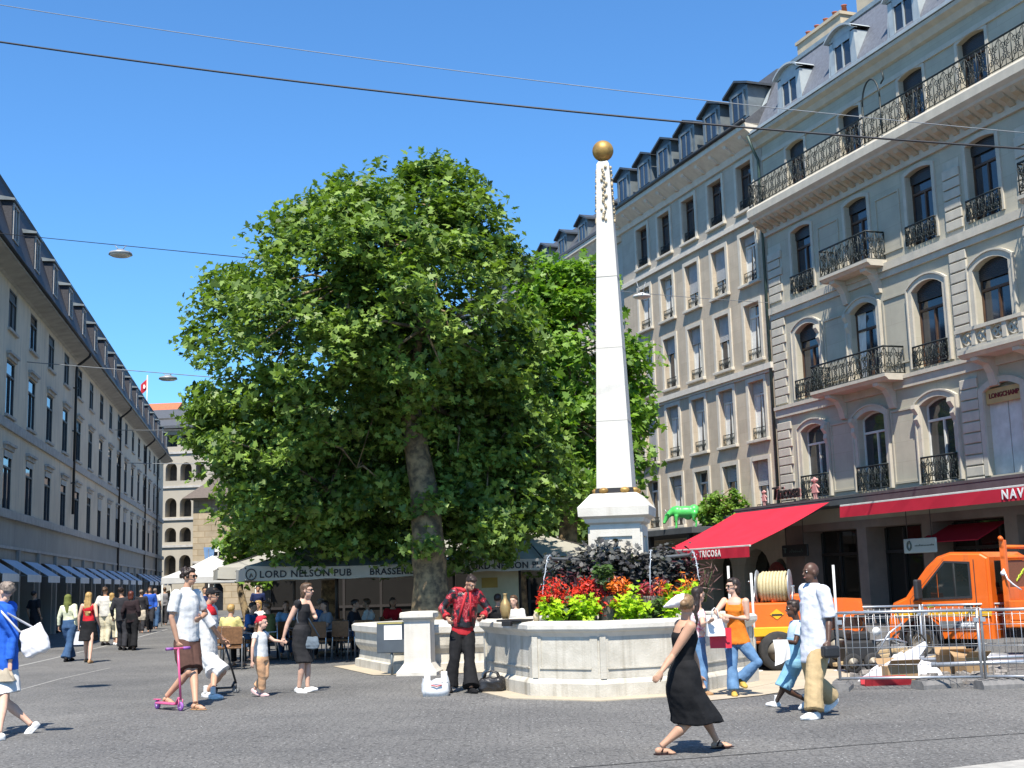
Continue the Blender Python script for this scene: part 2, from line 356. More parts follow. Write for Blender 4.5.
# ------------------------------------------------------------------ ground
def asphalt_extra(t, b, out, vec):
    N, L = t.nodes, t.links
    # light chips worn into the surface
    vo = N.new('ShaderNodeTexVoronoi'); vo.inputs['Scale'].default_value = 22; vo.feature = 'F1'; L.new(vec, vo.inputs['Vector'])
    lt = N.new('ShaderNodeMath'); lt.operation = 'LESS_THAN'; lt.inputs[1].default_value = .2; L.new(vo.outputs['Distance'], lt.inputs[0])
    n = N.new('ShaderNodeTexNoise'); n.inputs['Scale'].default_value = 1.1; n.inputs['Detail'].default_value = 3; L.new(vec, n.inputs['Vector'])
    sep = N.new('ShaderNodeSeparateColor'); L.new(vo.outputs['Color'], sep.inputs[0])
    g = N.new('ShaderNodeMath'); g.operation = 'GREATER_THAN'; g.inputs[1].default_value = .8; L.new(sep.outputs[0], g.inputs[0])
    m1 = N.new('ShaderNodeMath'); m1.operation = 'MULTIPLY'; L.new(lt.outputs[0], m1.inputs[0]); L.new(g.outputs[0], m1.inputs[1])
    m2 = N.new('ShaderNodeMath'); m2.operation = 'MULTIPLY'; L.new(m1.outputs[0], m2.inputs[0]); L.new(n.outputs['Fac'], m2.inputs[1])
    # coarse grain
    n4 = N.new('ShaderNodeTexNoise'); n4.inputs['Scale'].default_value = 28; n4.inputs['Detail'].default_value = 3; n4.inputs['Roughness'].default_value = .7; L.new(vec, n4.inputs['Vector'])
    cr = N.new('ShaderNodeValToRGB'); cr.color_ramp.elements[0].position = .3; cr.color_ramp.elements[1].position = .72
    cr.color_ramp.elements[0].color = (.42, .42, .42, 1); cr.color_ramp.elements[1].color = (1.6, 1.6, 1.6, 1); L.new(n4.outputs['Fac'], cr.inputs['Fac'])
    mu = N.new('ShaderNodeMixRGB'); mu.blend_type = 'MULTIPLY'; mu.inputs['Fac'].default_value = 1; L.new(out, mu.inputs['Color1']); L.new(cr.outputs['Color'], mu.inputs['Color2'])
    # worn small setts with darker joints
    vs = N.new('ShaderNodeTexVoronoi'); vs.feature = 'DISTANCE_TO_EDGE'; vs.inputs['Scale'].default_value = 8.5; vs.inputs['Randomness'].default_value = .55; L.new(vec, vs.inputs['Vector'])
    rs = N.new('ShaderNodeValToRGB'); rs.color_ramp.elements[0].position = .0; rs.color_ramp.elements[1].position = .09; rs.color_ramp.elements[0].color = (.5, .5, .5, 1); rs.color_ramp.elements[1].color = (1, 1, 1, 1); L.new(vs.outputs['Distance'], rs.inputs['Fac'])
    ms = N.new('ShaderNodeMixRGB'); ms.blend_type = 'MULTIPLY'; ms.inputs['Fac'].default_value = .75; L.new(mu.outputs[0], ms.inputs['Color1']); L.new(rs.outputs['Color'], ms.inputs['Color2']); mu = ms
    # old repairs and oil marks
    n6 = N.new('ShaderNodeTexNoise'); n6.inputs['Scale'].default_value = .22; n6.inputs['Detail'].default_value = 6; n6.inputs['Roughness'].default_value = .65; L.new(vec, n6.inputs['Vector'])
    r6 = N.new('ShaderNodeValToRGB'); r6.color_ramp.elements[0].position = .36; r6.color_ramp.elements[1].position = .62; r6.color_ramp.elements[0].color = (.80, .80, .81, 1); r6.color_ramp.elements[1].color = (1.12, 1.11, 1.10, 1); L.new(n6.outputs['Fac'], r6.inputs['Fac'])
    m6 = N.new('ShaderNodeMixRGB'); m6.blend_type = 'MULTIPLY'; m6.inputs['Fac'].default_value = 1; L.new(mu.outputs[0], m6.inputs['Color1']); L.new(r6.outputs['Color'], m6.inputs['Color2']); mu = m6
    mx = N.new('ShaderNodeMixRGB'); L.new(m2.outputs[0], mx.inputs['Fac']); L.new(mu.outputs[0], mx.inputs['Color1']); mx.inputs['Color2'].default_value = (.55, .55, .53, 1)
    L.new(mx.outputs[0], b.inputs['Base Color'])
ASPHALT = mat('asphalt', (.150, .146, .138), (.108, .106, .102), scale=.35, rough=.88, bump=.5, bscale=35, extra=asphalt_extra, detail=8)
mb = MB(); mb.quad((-900, -900, 0), (900, -900, 0), (900, 1500, 0), (-900, 1500, 0)); struct(mb.build('ground', ASPHALT))
def strip(name, pts, wd, m, z=.004, lift=True):
    mb = MB()
    for p, q in zip(pts, pts[1:]):
        p, q = Vector((p[0], p[1], z)), Vector((q[0], q[1], z)); d = (q-p).normalized(); n = Vector((-d.y, d.x, 0))*wd/2
        mb.quad(p-n, q-n, q+n, p+n)
    return struct(mb.build(name, m))
SETT = mat('pale_setts', (.34, .33, .31), (.2, .2, .19), scale=9, rough=.9)
strip('gutter_strip', [G(-60, 684), G(51, 659), G(110, 645), G(167, 629.5)], .10, SETT)
strip('gutter_strip', [G(-60, 712), G(60, 679), G(110, 668)], .05, SETT)
SEAM = mat('asphalt_seam', (.035, .035, .036), rough=.95)
strip('asphalt_seam', [G(560, 769), G(700, 758), G(860, 745), G(1060, 731)], .022, SEAM)
KERB = mat('kerb_stone', (.36, .345, .31), (.28, .27, .245), scale=8, rough=.85, bump=.2)
a, b_ = G(925, 774), G(1070, 757); d = (b_-a).normalized(); n_ = Vector((d.y, -d.x, 0))
mb = MB(); p, q = a-d*8, b_+d*6; k0 = len(mb.v)
mb.add([p, q, q+n_*3, p+n_*3, p+Vector((0, 0, .025)), q+Vector((0, 0, .025)), q+n_*3+Vector((0, 0, .025)), p+n_*3+Vector((0, 0, .025))], [(4, 5, 6, 7), (0, 1, 5, 4), (1, 2, 6, 5), (2, 3, 7, 6), (3, 0, 4, 7)])
struct(mb.build('pavement', KERB))

# ------------------------------------------------------------------ left terrace (in shade)
LA = rad(11.16); LT = Vector((-math.sin(LA), math.cos(LA), 0)); LP = Vector((-18.851, 49.8, 0))
LROT = math.atan2(-LT.y, -LT.x)            # x runs towards the viewer, y out over the street
L_WALL = mat('pale_render', (.68, .585, .45), (.57, .49, .38), scale=.5, rough=.92, bump=.15, streak=((.26, .26, .25), .55))
L_BASE = mat('blue_grey_render', (.35, .335, .30), (.29, .28, .255), scale=.6, rough=.85, streak=((.15, .16, .17), .4))
L_TRIM = mat('grey_trim_stone', (.46, .44, .41), (.34, .325, .30), scale=3, rough=.9)
L_SLATE = mat('dark_slate_roof', (.045, .045, .055), (.028, .028, .034), scale=12, rough=.7, bump=.3, bscale=18)
L_SHUT = mat('grey_shutter', (.055, .06, .066), (.04, .045, .05), scale=2, rough=.6)
L_SOFFIT = mat('eaves_board', (.40, .385, .36), (.3, .29, .27), scale=2, rough=.9)
AWN_BLUE = mat('blue_awning_cloth', (.50, .56, .64), (.44, .50, .58), scale=2, rough=.85)
AWN_WHITE = mat('white_awning_cloth', (.80, .80, .78), (.72, .72, .71), scale=3, rough=.85)
PIPE = mat('dark_downpipe', (.02, .022, .025), rough=.45)
B = thing('terrace_building', 'long pale grey shaded building with blue awnings and dark dormers along the left street', 'building', LP, LROT)
X0, X1 = -58.5, 18.0; NCOL = 19; cols = [-1.25-4.05*k for k in range(-4, 14)]
rows = [(4.55, 2.02), (7.80, 1.92), (10.80, 1.42)]
ops = [(c-.7, c+.7, z, z+h) for c in cols for z, h in rows if X0+.6 < c]
mb = MB(); wall(mb, X0, X1, 4.45, 12.6, ops, .10)
mb.quad((X0, 0, 0), (X0, -12, 0), (X0, -12, 12.6), (X0, 0, 12.6)); mb.quad((X1, 0, 0), (X1, -12, 0), (X1, -12, 12.6), (X1, 0, 12.6))
mb.quad((X0, -12, 0), (X1, -12, 0), (X1, -12, 12.6), (X0, -12, 12.6))
mb.build('wall', L_WALL, B)
mb = MB(); sh = [(c-1.55, c+1.55, 0.0, 2.85) for c in cols if X0 < c-1.6]
wall(mb, X0, X1, 0, 4.25, sh, .7, .02); mb.build('shop_front_wall', L_BASE, B)
mb = MB()
for c in cols:
    mb.quad((c-1.55, -.68, 0), (c+1.55, -.68, 0), (c+1.55, -.68, 2.85), (c-1.55, -.68, 2.85))
mb.build('shop_glazing', ROOMGLASS, B)
mb = MB()
for z0, z1, p in ((4.25, 4.52, .16), (7.30, 7.62, .09), (3.22, 3.32, .1)): mb.box(X0, X1, .001, p, z0, z1)
mb.build('string_course', L_TRIM, B)
mb = MB(); mb.box(-.17, .17, .02, .15, 0, 3.2); pil = mb.mesh('pilaster', L_BASE)
for c in cols[:1]: obj('pilaster', pil, B, (c+2.02, 0, 0))
for c in cols: obj('pilaster', pil, B, (c-2.02, 0, 0))
def hood(z, w):
    mb = MB(); mb.box(-w/2, w/2, .001, .16, z, z+.09); mb.box(-w/2+.06, w/2-.06, .001, .08, z-.14, z); return mb.mesh('hood', L_TRIM)
hood_me = hood(0, 1.7)
for c in cols:
    for ri, (z, h) in enumerate(rows):
        o = window(B, c, z, 1.4, h, .09, L_SHUT, L_SHUT if (ri == 2 and random.random() < .5) else DARKGLASS, sill=(L_TRIM, .12, .10, .09), blind=(.12 if random.random() < .6 else .3) if ri == 0 else 0, bm=BLIND, transom=.72)
        if ri < 2: obj('hood', hood_me, o, (0, 0, h+.17))
# eaves and mansard
mb = MB(); mb.extr([(.0, 12.4), (.10, 12.47), (.60, 12.58), (.68, 12.58), (.68, 12.70), (0, 12.72)], X0-.3, X1); mb.build('eaves', L_SOFFIT, B)
mb = MB(); mb.tube([(X0-.3, .71, 12.70), (X1, .71, 12.70)], .07, 8); mb.build('gutter', PIPE, B)
mb = MB(); mb.extr([(.64, 12.72), (-.34, 15.95), (-.30, 16.08), (-.5, 16.1), (-6, 17.2), (-12, 15), (-12, 12.6), (.5, 12.71)], X0, X1); R_ = mb.build('roof', L_SLATE, B)
def dormer_left():
    mb = MB(); mb.box(-.56, .56, -.9, .42, 13.0, 14.7); mb.m = 1
    mb.extr([(-.9, 14.7), (.52, 14.7), (.52, 14.77), (-.9, 15.0)], -.66, .66); mb.m = 2
    mb.box(-.48, -.40, .42, .47, 13.4, 14.65); mb.box(.40, .48, .42, .47, 13.4, 14.65); mb.box(-.40, .40, .42, .47, 14.57, 14.65); mb.box(-.40, .40, .42, .47, 13.4, 13.47); mb.box(-.025, .025, .42, .46, 13.47, 14.57)
    me = mb.mesh('dormer', [L_SLATE, ZINC, L_TRIM])
    mb = MB(); mb.quad((-.40, .43, 13.47), (.40, .43, 13.47), (.40, .43, 14.57), (-.40, .43, 14.57)); return me, mb.mesh('pane', DARKGLASS)
dm, dp = dormer_left()
for k in range(-4, 15):
    x = -3.0-4.05*k
    if X0+1 < x < X1-1:
        o = obj('dormer', dm, B, (x, 0, 0)); obj('pane', dp, o)
for s in (7.4, 25.4, 41.6, 51.5, -13.5):
    mb = MB(); mb.tube([(-s+.1, .72, 12.66), (-s+.08, .70, 12.5), (-s+.0, .40, 12.25), (-s, .14, 12.05), (-s, .12, 11.8), (-s, .12, 5.2 if s == 7.4 else 2.9)], .062, 8)
    for z in (11, 9, 6.6): mb.box(-s-.08, -s+.08, .0, .2, z, z+.05)
    mb.build('downpipe', PIPE, B)
def awning_left():
    mb = MB(); z0, z1, p = 2.84, 2.3, 1.0
    mb.add([(-1.28, .17, z0), (1.28, .17, z0), (1.28, p, z1), (-1.28, p, z1), (-1.28, .17, z0-.02), (1.28, .17, z0-.02), (1.28, p, z1-.02), (-1.28, p, z1-.02)], [(0, 1, 2, 3), (7, 6, 5, 4), (0, 3, 7, 4), (1, 5, 6, 2)])
    me = mb.mesh('awning', AWN_BLUE)
    mb = MB(); n = 12
    mb.box(-1.28, 1.28, p, p+.015, z1-.24, z1+.01)
    v = mb.mesh('valance', AWN_WHITE)
    mb = MB()
    for s in (-1.38, 1.38): mb.tube([(s, .17, 2.35), (s, p-.03, z1-.03)], .018, 6)
    return me, v, mb.mesh('awning_arm', ZINC)
am, av, aa = awning_left()
AWTXT = mat('grey_lettering', (.25, .26, .28), rough=.8)
for k, c in enumerate(cols):
    if X0+2 < c and k != 12:
        o = obj('awning', am, B, (c, 0, 0)); obj('valance', av, o); obj('awning_arm', aa, o)

# ------------------------------------------------------------------ right hand facades
RA = rad(20); RT = Vector((-math.sin(RA), math.cos(RA), 0)); RN = Vector((-math.cos(RA), -math.sin(RA), 0)); RP = Vector((9.76, 45, 0)); RROT = math.atan2(RT.y, RT.x)
def RW(s, y, z=0): return RP + RT*s + RN*y + Vector((0, 0, z))
R_STONE = masonry('green_grey_stone', (.44, .405, .315), (.38, .35, .275), (.8, .8, .78), 1.9, .62, RT, mortar_size=.006, vary=.14, bump=.1)
R_TRIM = mat('pale_carved_stone', (.50, .455, .37), (.42, .385, .315), scale=2.5, rough=.85, bump=.15, streak=((.36, .35, .31), .4))
R_SLATE = mat('blue_grey_slate', (.15, .16, .185), (.105, .112, .13), scale=9, rough=.6, bump=.25, bscale=14)
R_METAL = mat('pale_zinc', (.42, .46, .46), (.33, .36, .37), scale=2, rough=.5, metal=.15)
R_CORBEL = mat('brown_corbel_stone', (.42, .35, .25), (.33, .27, .19), scale=4, rough=.9)
R_PIER = mat('pier_stone', (.26, .195, .16), (.20, .15, .125), scale=1.5, rough=.9, bump=.15, streak=((.2, .17, .14), .4))
B = thing('apartment_building', 'ornate green grey stone apartment building with iron balconies at the right edge', 'building', RP, RROT)
rc = [-1.95, -5.25, -8.5, -11.28, -14.6, -17.7]; X0, X1 = -20.0, .28
ops = []
for c in rc:
    ops += [(c-.74, c+.74, 4.2, 6.75, .2), (c-.72, c+.72, 7.72, 10.32, .24), (c-.62, c+.62, 11.5, 13.85, .1), (c-.58, c+.58, 15.15, 17.0, .1)]
mb = MB(); wall(mb, X0, X1, 3.3, 18.0, ops, .30)
mb.quad((X0, 0, 0), (X0, -11, 0), (X0, -11, 18), (X0, 0, 18)); mb.quad((X1, -11, 0), (X1, 0, 0), (X1, 0, 18), (X1, -11, 18)); mb.quad((X0, -11, 0), (X1, -11, 0), (X1, -11, 18), (X0, -11, 18))
mb.build('wall', R_STONE, B)
gf = [(-20, -18.0), (-17.55, -14.7), (-14.2, -11.4), (-10.9, -7.85), (-7.35, -4.55), (-4.05, -.9)]
mb = MB(); wall(mb, X0, X1, 0, 3.3, [(a, b, 0, 3.05) for a, b in gf], .8, .01); mb.build('shop_piers', R_PIER, B)
SHOPFR = mat('dark_shop_frame', (.035, .03, .028), rough=.4)
for a, b in gf:
    mb = MB(); mb.quad((a, -.78, 0), (b, -.78, 0), (b, -.78, 3.05), (a, -.78, 3.05)); pn = mb.build('shop_window', ROOMGLASS, B)
    mb = MB(); n = 3
    for i in range(n+1): x = a+(b-a)*i/n; mb.box(x-.04, x+.04, -.77, -.7, 0, 3.0)
    mb.box(a, b, -.765, -.69, 2.2, 2.3); mb.box(a, b, -.765, -.69, 0, .25); mb.build('shop_frame', SHOPFR, pn)
mb = MB()
for z0, z1, p in ((7.22, 7.5, .10), (7.5, 7.62, .16), (10.85, 11.05, .08), (11.05, 11.3, .14), (17.0, 17.15, .06)): mb.box(X0, X1, .001, p, z0, z1)
mb.build('string_course', R_TRIM, B)
mb = MB(); mb.extr([(0, 14.05), (.1, 14.05), (.14, 14.3), (.62, 14.55), (.66, 14.62), (.78, 14.72), (.78, 14.98), (.70, 15.08), (0, 15.1)], X0, X1+.05)
o = mb.build('cornice', R_TRIM, B)
mb = MB(); mb.extr([(.09, 14.2), (.16, 14.2), (.30, 14.32), (.50, 14.40), (.58, 14.53), (.10, 14.40)], -.11, .11); cme = mb.mesh('corbel', R_CORBEL); n = 44
for i in range(n): obj('corbel', cme, o, (X0+.2+(X1-X0-.3)*i/(n-1), 0, 0))
mb = MB(); rail_run(mb, (X0, .70), (X1-.05, .70), 15.1, .9, .46, .014); rail_run(mb, (X1-.05, 0.02), (X1-.05, .70), 15.1, .9, .4, .014); mb.build('balcony_railing', IRON, B)
mb = MB(); mb.extr([(0, 17.55), (.12, 17.6), (.22, 17.78), (.40, 17.88), (.42, 18.0), (0, 18.02)], X0, X1+.1); mb.build('eaves', R_TRIM, B)
mb = MB(); mb.extr([(.30, 18.03), (.46, 18.03), (.46, 18.14), (.30, 18.14)], X0, X1+.12); mb.build('gutter', R_METAL, B)
mb = MB(); mb.extr([(.28, 18.04), (-1.0, 20.6), (-1.25, 20.75), (-6, 21.6), (-11, 20), (-11, 18), (0, 17.9)], X0, X1+.02); mb.build('roof', R_SLATE, B)
mb = MB(); mb.extr([(-.93, 20.58), (-.90, 20.72), (-1.3, 20.86), (-1.3, 20.6)], X0, X1+.06); mb.add([(X1+.06, .36, 18.1), (X1+.2, .36, 18.1), (X1+.2, -1.0, 20.75), (X1+.06, -1.0, 20.75), (X1+.06, .28, 18.0), (X1+.2, .28, 18.0), (X1+.2, -1.1, 20.55), (X1+.06, -1.1, 20.55)], [(0, 1, 2, 3), (4, 7, 6, 5), (0, 4, 5, 1), (1, 5, 6, 2), (2, 6, 7, 3), (3, 7, 4, 0)]); mb.build('roof_flashing', R_METAL, B)
def dormer_right():
    mb = MB(); ap = arc_pts(-.80, .80, 19.55, .3, 10)
    out = [(-.72, 18.12), (-.72, 19.5), (.72, 19.5), (.72, 18.12)]
    for sx in (-1, 1):
        mb.add([(sx*.72, .10, 18.1), (sx*.48, .10, 18.1), (sx*.48, .10, 19.5), (sx*.72, .10, 19.5), (sx*.72, -1.2, 18.1), (sx*.72, -1.2, 19.5)], [(0, 1, 2, 3), (0, 3, 5, 4)])
        mb.add([(sx*.72, .11, 18.1), (sx*.86, .11, 18.1), (sx*.78, .11, 18.7), (sx*.72, .11, 19.3)], [(0, 1, 2, 3)])
    mb.quad((-.5, .1, 19.3), (.5, .1, 19.3), (.5, .1, 19.56), (-.5, .1, 19.56)); mb.quad((-.5, .1, 18.1), (.5, .1, 18.1), (.5, .1, 18.32), (-.5, .1, 18.32))
    mb.poly([(p[0], .1, p[1]) for p in ap] )
    for p, q in zip(ap, ap[1:]): mb.quad((p[0], .26, p[1]+.07), (q[0], .26, q[1]+.07), (q[0], -1.3, q[1]+.07), (p[0], -1.3, p[1]+.07)); mb.quad((p[0], .26, p[1]), (q[0], .26, q[1]), (q[0], .26, q[1]+.07), (p[0], .26, p[1]+.07)); mb.quad((p[0], .26, p[1]), (q[0], .26, q[1]), (q[0], -.0, q[1]), (p[0], -.0, p[1]))
    mb.box(-.5, .5, .04, .08, 18.32, 18.38); mb.box(-.03, .03, .03, .09, 18.32, 19.3); mb.box(-.5, -.44, .03, .09, 18.32, 19.3); mb.box(.44, .5, .03, .09, 18.32, 19.3)
    me = mb.mesh('dormer', R_METAL); mb = MB(); mb.quad((-.5, .05, 18.3), (.5, .05, 18.3), (.5, .05, 19.32), (-.5, .05, 19.32)); return me, mb.mesh('pane', DARKGLASS)
dm, dp = dormer_right()
for x in (-1.95, -5.25, -8.5, -11.28, -14.6, -17.7):
    o = obj('dormer', dm, B, (x, 0, 0)); obj('pane', dp, o)
CHIM = mat('chimney_render', (.52, .43, .30), (.42, .35, .25), scale=2, rough=.9); POT = mat('terracotta', (.42, .13, .06), (.3, .09, .05), rough=.8)
for (x0, x1, y0, y1, zt) in ((-2.75, .1, -2.5, -1.75, 21.75), (-4.75, -3.75, -2.6, -1.75, 22.6), (-9.2, -7.6, -3.6, -2.6, 23.5)):
    mb = MB(); mb.box(x0, x1, y0, y1, 19.5, zt); mb.box(x0-.06, x1+.06, y0-.06, y1+.06, zt, zt+.12); o = mb.build('chimney', CHIM, B)
    for i in range(5): mb = MB(); mb.lathe([(.12, 0), (.09, .35), (.12, .38)], (x0+.25+(x1-x0-.5)*i/4, (y0+y1)/2, zt+.12), 10); mb.build('chimney_pot', POT, o)
for cx in (0, -9.98, -13.0):                   # rusticated strips on a flat backing
    mb = MB(); x0, x1 = (-.62, .27) if cx == 0 else (cx-.36, cx+.36); mb.box(x0+.01, x1-.01, .001, .012, 3.6, 13.6)
    for j in range(1, 33):
        z = 3.6+.315*(j-1)
        if z > 13.3 or abs(z-7.35) < .3 or abs(z-11.05) < .35: continue
        mb.bbox(x0 if (j % 2 or cx) else x0+.12, x1, .012, .075, z, z+.28, .02)
    mb.build('quoin_strip', R_TRIM, B)
for c0 in (-3.6, -6.9):                        # raised wall panels between the windows
    for z0, z1 in ((4.3, 6.6), (8.0, 10.2), (11.6, 13.5)):
        o_ = [(c0-.62, z0), (c0-.62, z1), (c0+.62, z1), (c0+.62, z0)]; i_ = [(c0-.56, z0+.06), (c0-.56, z1-.06), (c0+.56, z1-.06), (c0+.56, z0+.06)]
        mb = MB(); ring(mb, i_, o_, .001, .04, True); mb.build('wall_panel', R_STONE, B)
PAINTSUR = (R_TRIM, .17, .07, 1)
for i, c in enumerate(rc):
    if i != 3: window(B, c, 4.2, 1.48, 2.55, .27, WHITEPAINT, DARKGLASS, sur=PAINTSUR, rail=('scroll', .75, .12), rise=.2, transom=.74)
    window(B, c, 7.72, 1.44, 2.6, .27, BROWNWOOD, DARKGLASS, sur=PAINTSUR, rail=('scroll', .62, .12) if i in (0, 2, 4) else None, rise=.24, transom=.68, blind=.22 if i != 1 else .12, bm=SHOPFR, curtain=CURTAIN if i == 1 else None)
    window(B, c, 11.5, 1.24, 2.35, .27, BROWNWOOD, DARKGLASS, sur=(R_TRIM, .14, .05), rail=('scroll', .6, .12) if i != 1 else None, rise=.1, transom=.7, blind=.18, bm=SHOPFR)
    window(B, c, 15.15, 1.16, 1.85, .27, BROWNWOOD, DARKGLASS, sur=(R_TRIM, .12, .04), rise=.1, transom=.7, blind=.25, bm=SHOPFR)
mb = MB(); mb.box(rc[3]-.74, rc[3]-.02, -.22, -.16, 4.2, 6.55); mb.box(rc[3]+.02, rc[3]+.74, -.22, -.16, 4.2, 6.55); mb.box(rc[3]-.74, rc[3]+.74, -.29, -.24, 4.2, 6.75); o = mb.build('shutter', WHITEPAINT, B)
mb = MB(); mb.m = 0; ring(mb, outline(1.48, 2.55, .2), outline(1.48, 2.55, .2, .17), .001, .07); mb.build('shutter_surround', R_TRIM, o, (rc[3], 0, 4.2))
SIGNY = mat('tan_sign_board', (.50, .34, .14), (.43, .29, .12), rough=.5); SIGNRED = mat('dark_red_letters', (.16, .012, .012), rough=.5)
mb = MB(); mb.box(rc[3]-.72, rc[3]+.72, -.12, -.04, 6.2, 6.62); o = mb.build('sign_board', SIGNY, B)
letter('LONGCHAMP', .19, SIGNRED, o, frame((rc[3], -.032, 6.41), (-1, 0, 0), (0, 0, 1)), extrude=.008, offset=.006)
def balcony(c, w, z, p, h, stone=False):
    mb = MB(); mb.extr([(0, z-.20), (p-.10, z-.20), (p-.02, z-.12), (p+.03, z-.10), (p+.03, z+.0), (0, z)], c-w/2, c+w/2); o = mb.build('balcony', R_TRIM, B)
    for s in (-1, 1):
        mb = MB(); mb.extr([(0, z-1.0), (.10, z-.98), (.20, z-.62), (.34, z-.40), (p-.14, z-.30), (p-.12, z-.205), (0, z-.205)], c+s*w*.32-.14, c+s*w*.32+.14); mb.build('bracket', R_TRIM, o)
    mb = MB()
    if not stone:
        rail_run(mb, (c-w/2+.05, p-.03), (c+w/2-.05, p-.03), z, h, .42, .015)
        for s in (-1, 1): rail_run(mb, (c+s*(w/2-.05), .02), (c+s*(w/2-.05), p-.03), z, h, .36, .015)
        mb.build('railing', IRON, o)
    else:
        mb.box(c-w/2, c+w/2, p-.16, p, z+.0, z+.1); mb.box(c-w/2-.03, c+w/2+.03, p-.2, p+.04, z+h-.1, z+h)
        n = 4
        for i in range(n+1): x = c-w/2+.08+(w-.16)*i/n; mb.box(x-.08, x+.08, p-.17, p+.01, z+.1, z+h-.1)
        for i in range(n):
            xc = c-w/2+.08+(w-.16)*(i+.5)/n
            for rr, cc in ((.17, 0), (.09, -.12), (.09, .12)):
                for dz in ((0,) if cc == 0 else (.0,)): mb.tube([(xc+cc+rr*math.cos(t_*PI/8), p-.08, z+h*.5+rr*math.sin(t_*PI/8)) for t_ in range(17)], .035, 6)
        for s in (-1, 1): mb.box(c+s*(w/2)-.08, c+s*(w/2)+.08, .001, p-.17, z, z+h)
        mb.build('balustrade', R_TRIM, o)
    return o
balcony(-5.3, 2.7, 11.42, .72, .92); balcony(-5.15, 4.1, 7.66, .78, .86); balcony(-11.9, 2.6, 7.66, .85, .62, True); balcony(-14.6, 2.6, 11.42, .7, .9)
# carved consoles hanging beside the windows
for c, z in ((-2.75, 10.1), (-4.45, 10.1), (-7.65, 6.6), (-4.4, 6.6), (-9.3, 6.6), (-2.8, 6.6)):
    mb = MB(); mb.extr([(0.001, z), (.22, z), (.24, z-.12), (.12, z-.3), (.16, z-.45), (.05, z-.7), (.001, z-.72)], c-.09, c+.09); mb.build('carved_console', R_TRIM, B)
GREENPIPE = mat('green_copper_pipe', (.05, .085, .07), (.035, .06, .05), rough=.5)
mb = MB(); mb.tube([(.42, .5, 18.0), (.42, .3, 17.5), (.42, .10, 17.1), (.42, .10, 3.9)], .055, 8); mb.build('downpipe', GREENPIPE, B)
mb = MB(); mb.tube([(-7.45+.45*math.cos(t_*PI/10), .75, 16.3+.75*math.sin(t_*PI/10)) for t_ in range(11)], .03, 6); mb.tube([(-7.0, .75, 15.1), (-7.0, .75, 16.3)], .03, 6); mb.tube([(-7.9, .75, 15.1), (-7.9, .75, 16.3)], .03, 6); mb.tube([(-8.0, .75, 16.7), (-8.15, .75, 16.8), (-8.1, .75, 17.1)], .03, 6); mb.build('escape_ladder', IRON, B)

# middle sandstone building
M_WALL = masonry('beige_sandstone', (.50, .415, .305), (.42, .35, .26), (.86, .85, .83), 1.5, .5, RT, mortar_size=.008, vary=.22, streak=((.3, .26, .2), .35))
M_TRIM = mat('pale_sandstone', (.60, .55, .46), (.52, .475, .40), scale=3, rough=.88, streak=((.38, .34, .29), .35))
M_FRAME = mat('white_window_stone', (.55, .50, .41), (.47, .43, .35), scale=3, rough=.85)
M_GREY = masonry('grey_sandstone', (.46, .41, .33), (.39, .345, .28), (.86, .86, .84), 1.5, .5, RT, mortar_size=.008, vary=.15)
B = thing('apartment_building', 'beige sandstone apartment building with five white framed windows per floor behind the obelisk', 'building', RP, RROT)
mc = [1.62, 3.92, 6.22, 8.5, 10.7]; X0, X1 = .30, 12.9
mrows = [(3.75, 2.1), (6.62, 2.22), (9.62, 2.2), (12.62, 1.9)]
mb = MB(); wall(mb, X0, X1, 3.3, 15.0, [(c-.56, c+.56, z, z+h) for c in mc for z, h in mrows], .30)
wall(mb, X0, X1, 0, 3.3, [(1.4, 3.3, 0, 2.6, .95), (-.1+.45, 1.1, 0, 2.2, .35), (4.2, 5.8, 0, 2.6, .8), (6.8, 8.4, 0, 2.6, .8), (9.4, 11.0, 0, 2.6, .8)], .5)
mb.quad((X0, -11, 0), (X0, 0, 0), (X0, 0, 18.4), (X0, -11, 18.4)); mb.quad((X1, 0, 0), (X1, -11, 0), (X1, -11, 18.4), (X1, 0, 18.4)); mb.quad((X0, -11, 0), (X1, -11, 0), (X1, -11, 18), (X0, -11, 18))
mb.build('wall', M_WALL, B)
mb = MB(); wall(mb, X0, X1, 15.0, 18.3, [(c-.56, c+.56, 15.5, 17.35) for c in mc], .30, .003); mb.build('top_storey_wall', M_GREY, B)
mb = MB(); mb.quad((.3, -.48, 0), (12.8, -.48, 0), (12.8, -.48, 2.7), (.3, -.48, 2.7)); mb.build('ground_floor_glazing', ROOMGLASS, B)
mb = MB()
for z0, z1, p in ((9.12, 9.34, .17), (9.02, 9.12, .08), (14.95, 15.12, .12), (3.2, 3.4, .1), (15.12, 15.2, .06)): mb.box(X0, X1, .001, p, z0, z1)
mb.build('string_course', M_TRIM, B)
for ci, c in enumerate(mc):
    for ri, (z, h) in enumerate(mrows+[(15.5, 1.85)]):
        rr = random.Random(ci*7+ri)
        bl = rr.choice([0, .2, .3, .45, .65, 0]) if ri < 4 else 0
        window(B, c, z, 1.12, h, .27, BROWNWOOD if ri == 4 else WHITEPAINT, DARKGLASS, sur=(M_FRAME, .16, .06), sill=(M_FRAME, .2, .14, .10), rail=('bars', .45, -.07), blind=bl, bm=BLIND, transom=.78, curtain=CURTAIN if rr.random() < .6 and ri < 4 else None)
mb = MB(); mb.extr([(0, 17.6), (.10, 17.62), (.16, 17.85), (.62, 18.2), (.72, 18.25), (.72, 18.48), (0, 18.5)], X0, X1+.4); o = mb.build('cornice', M_TRIM, B)
mb = MB(); mb.extr([(.14, 17.82), (.3, 17.84), (.55, 18.05), (.58, 18.17), (.14, 18.0)], -.1, .1); cme = mb.mesh('bracket', M_TRIM)
for i in range(11): obj('bracket', cme, o, (X0+.6+1.18*i, 0, 0))
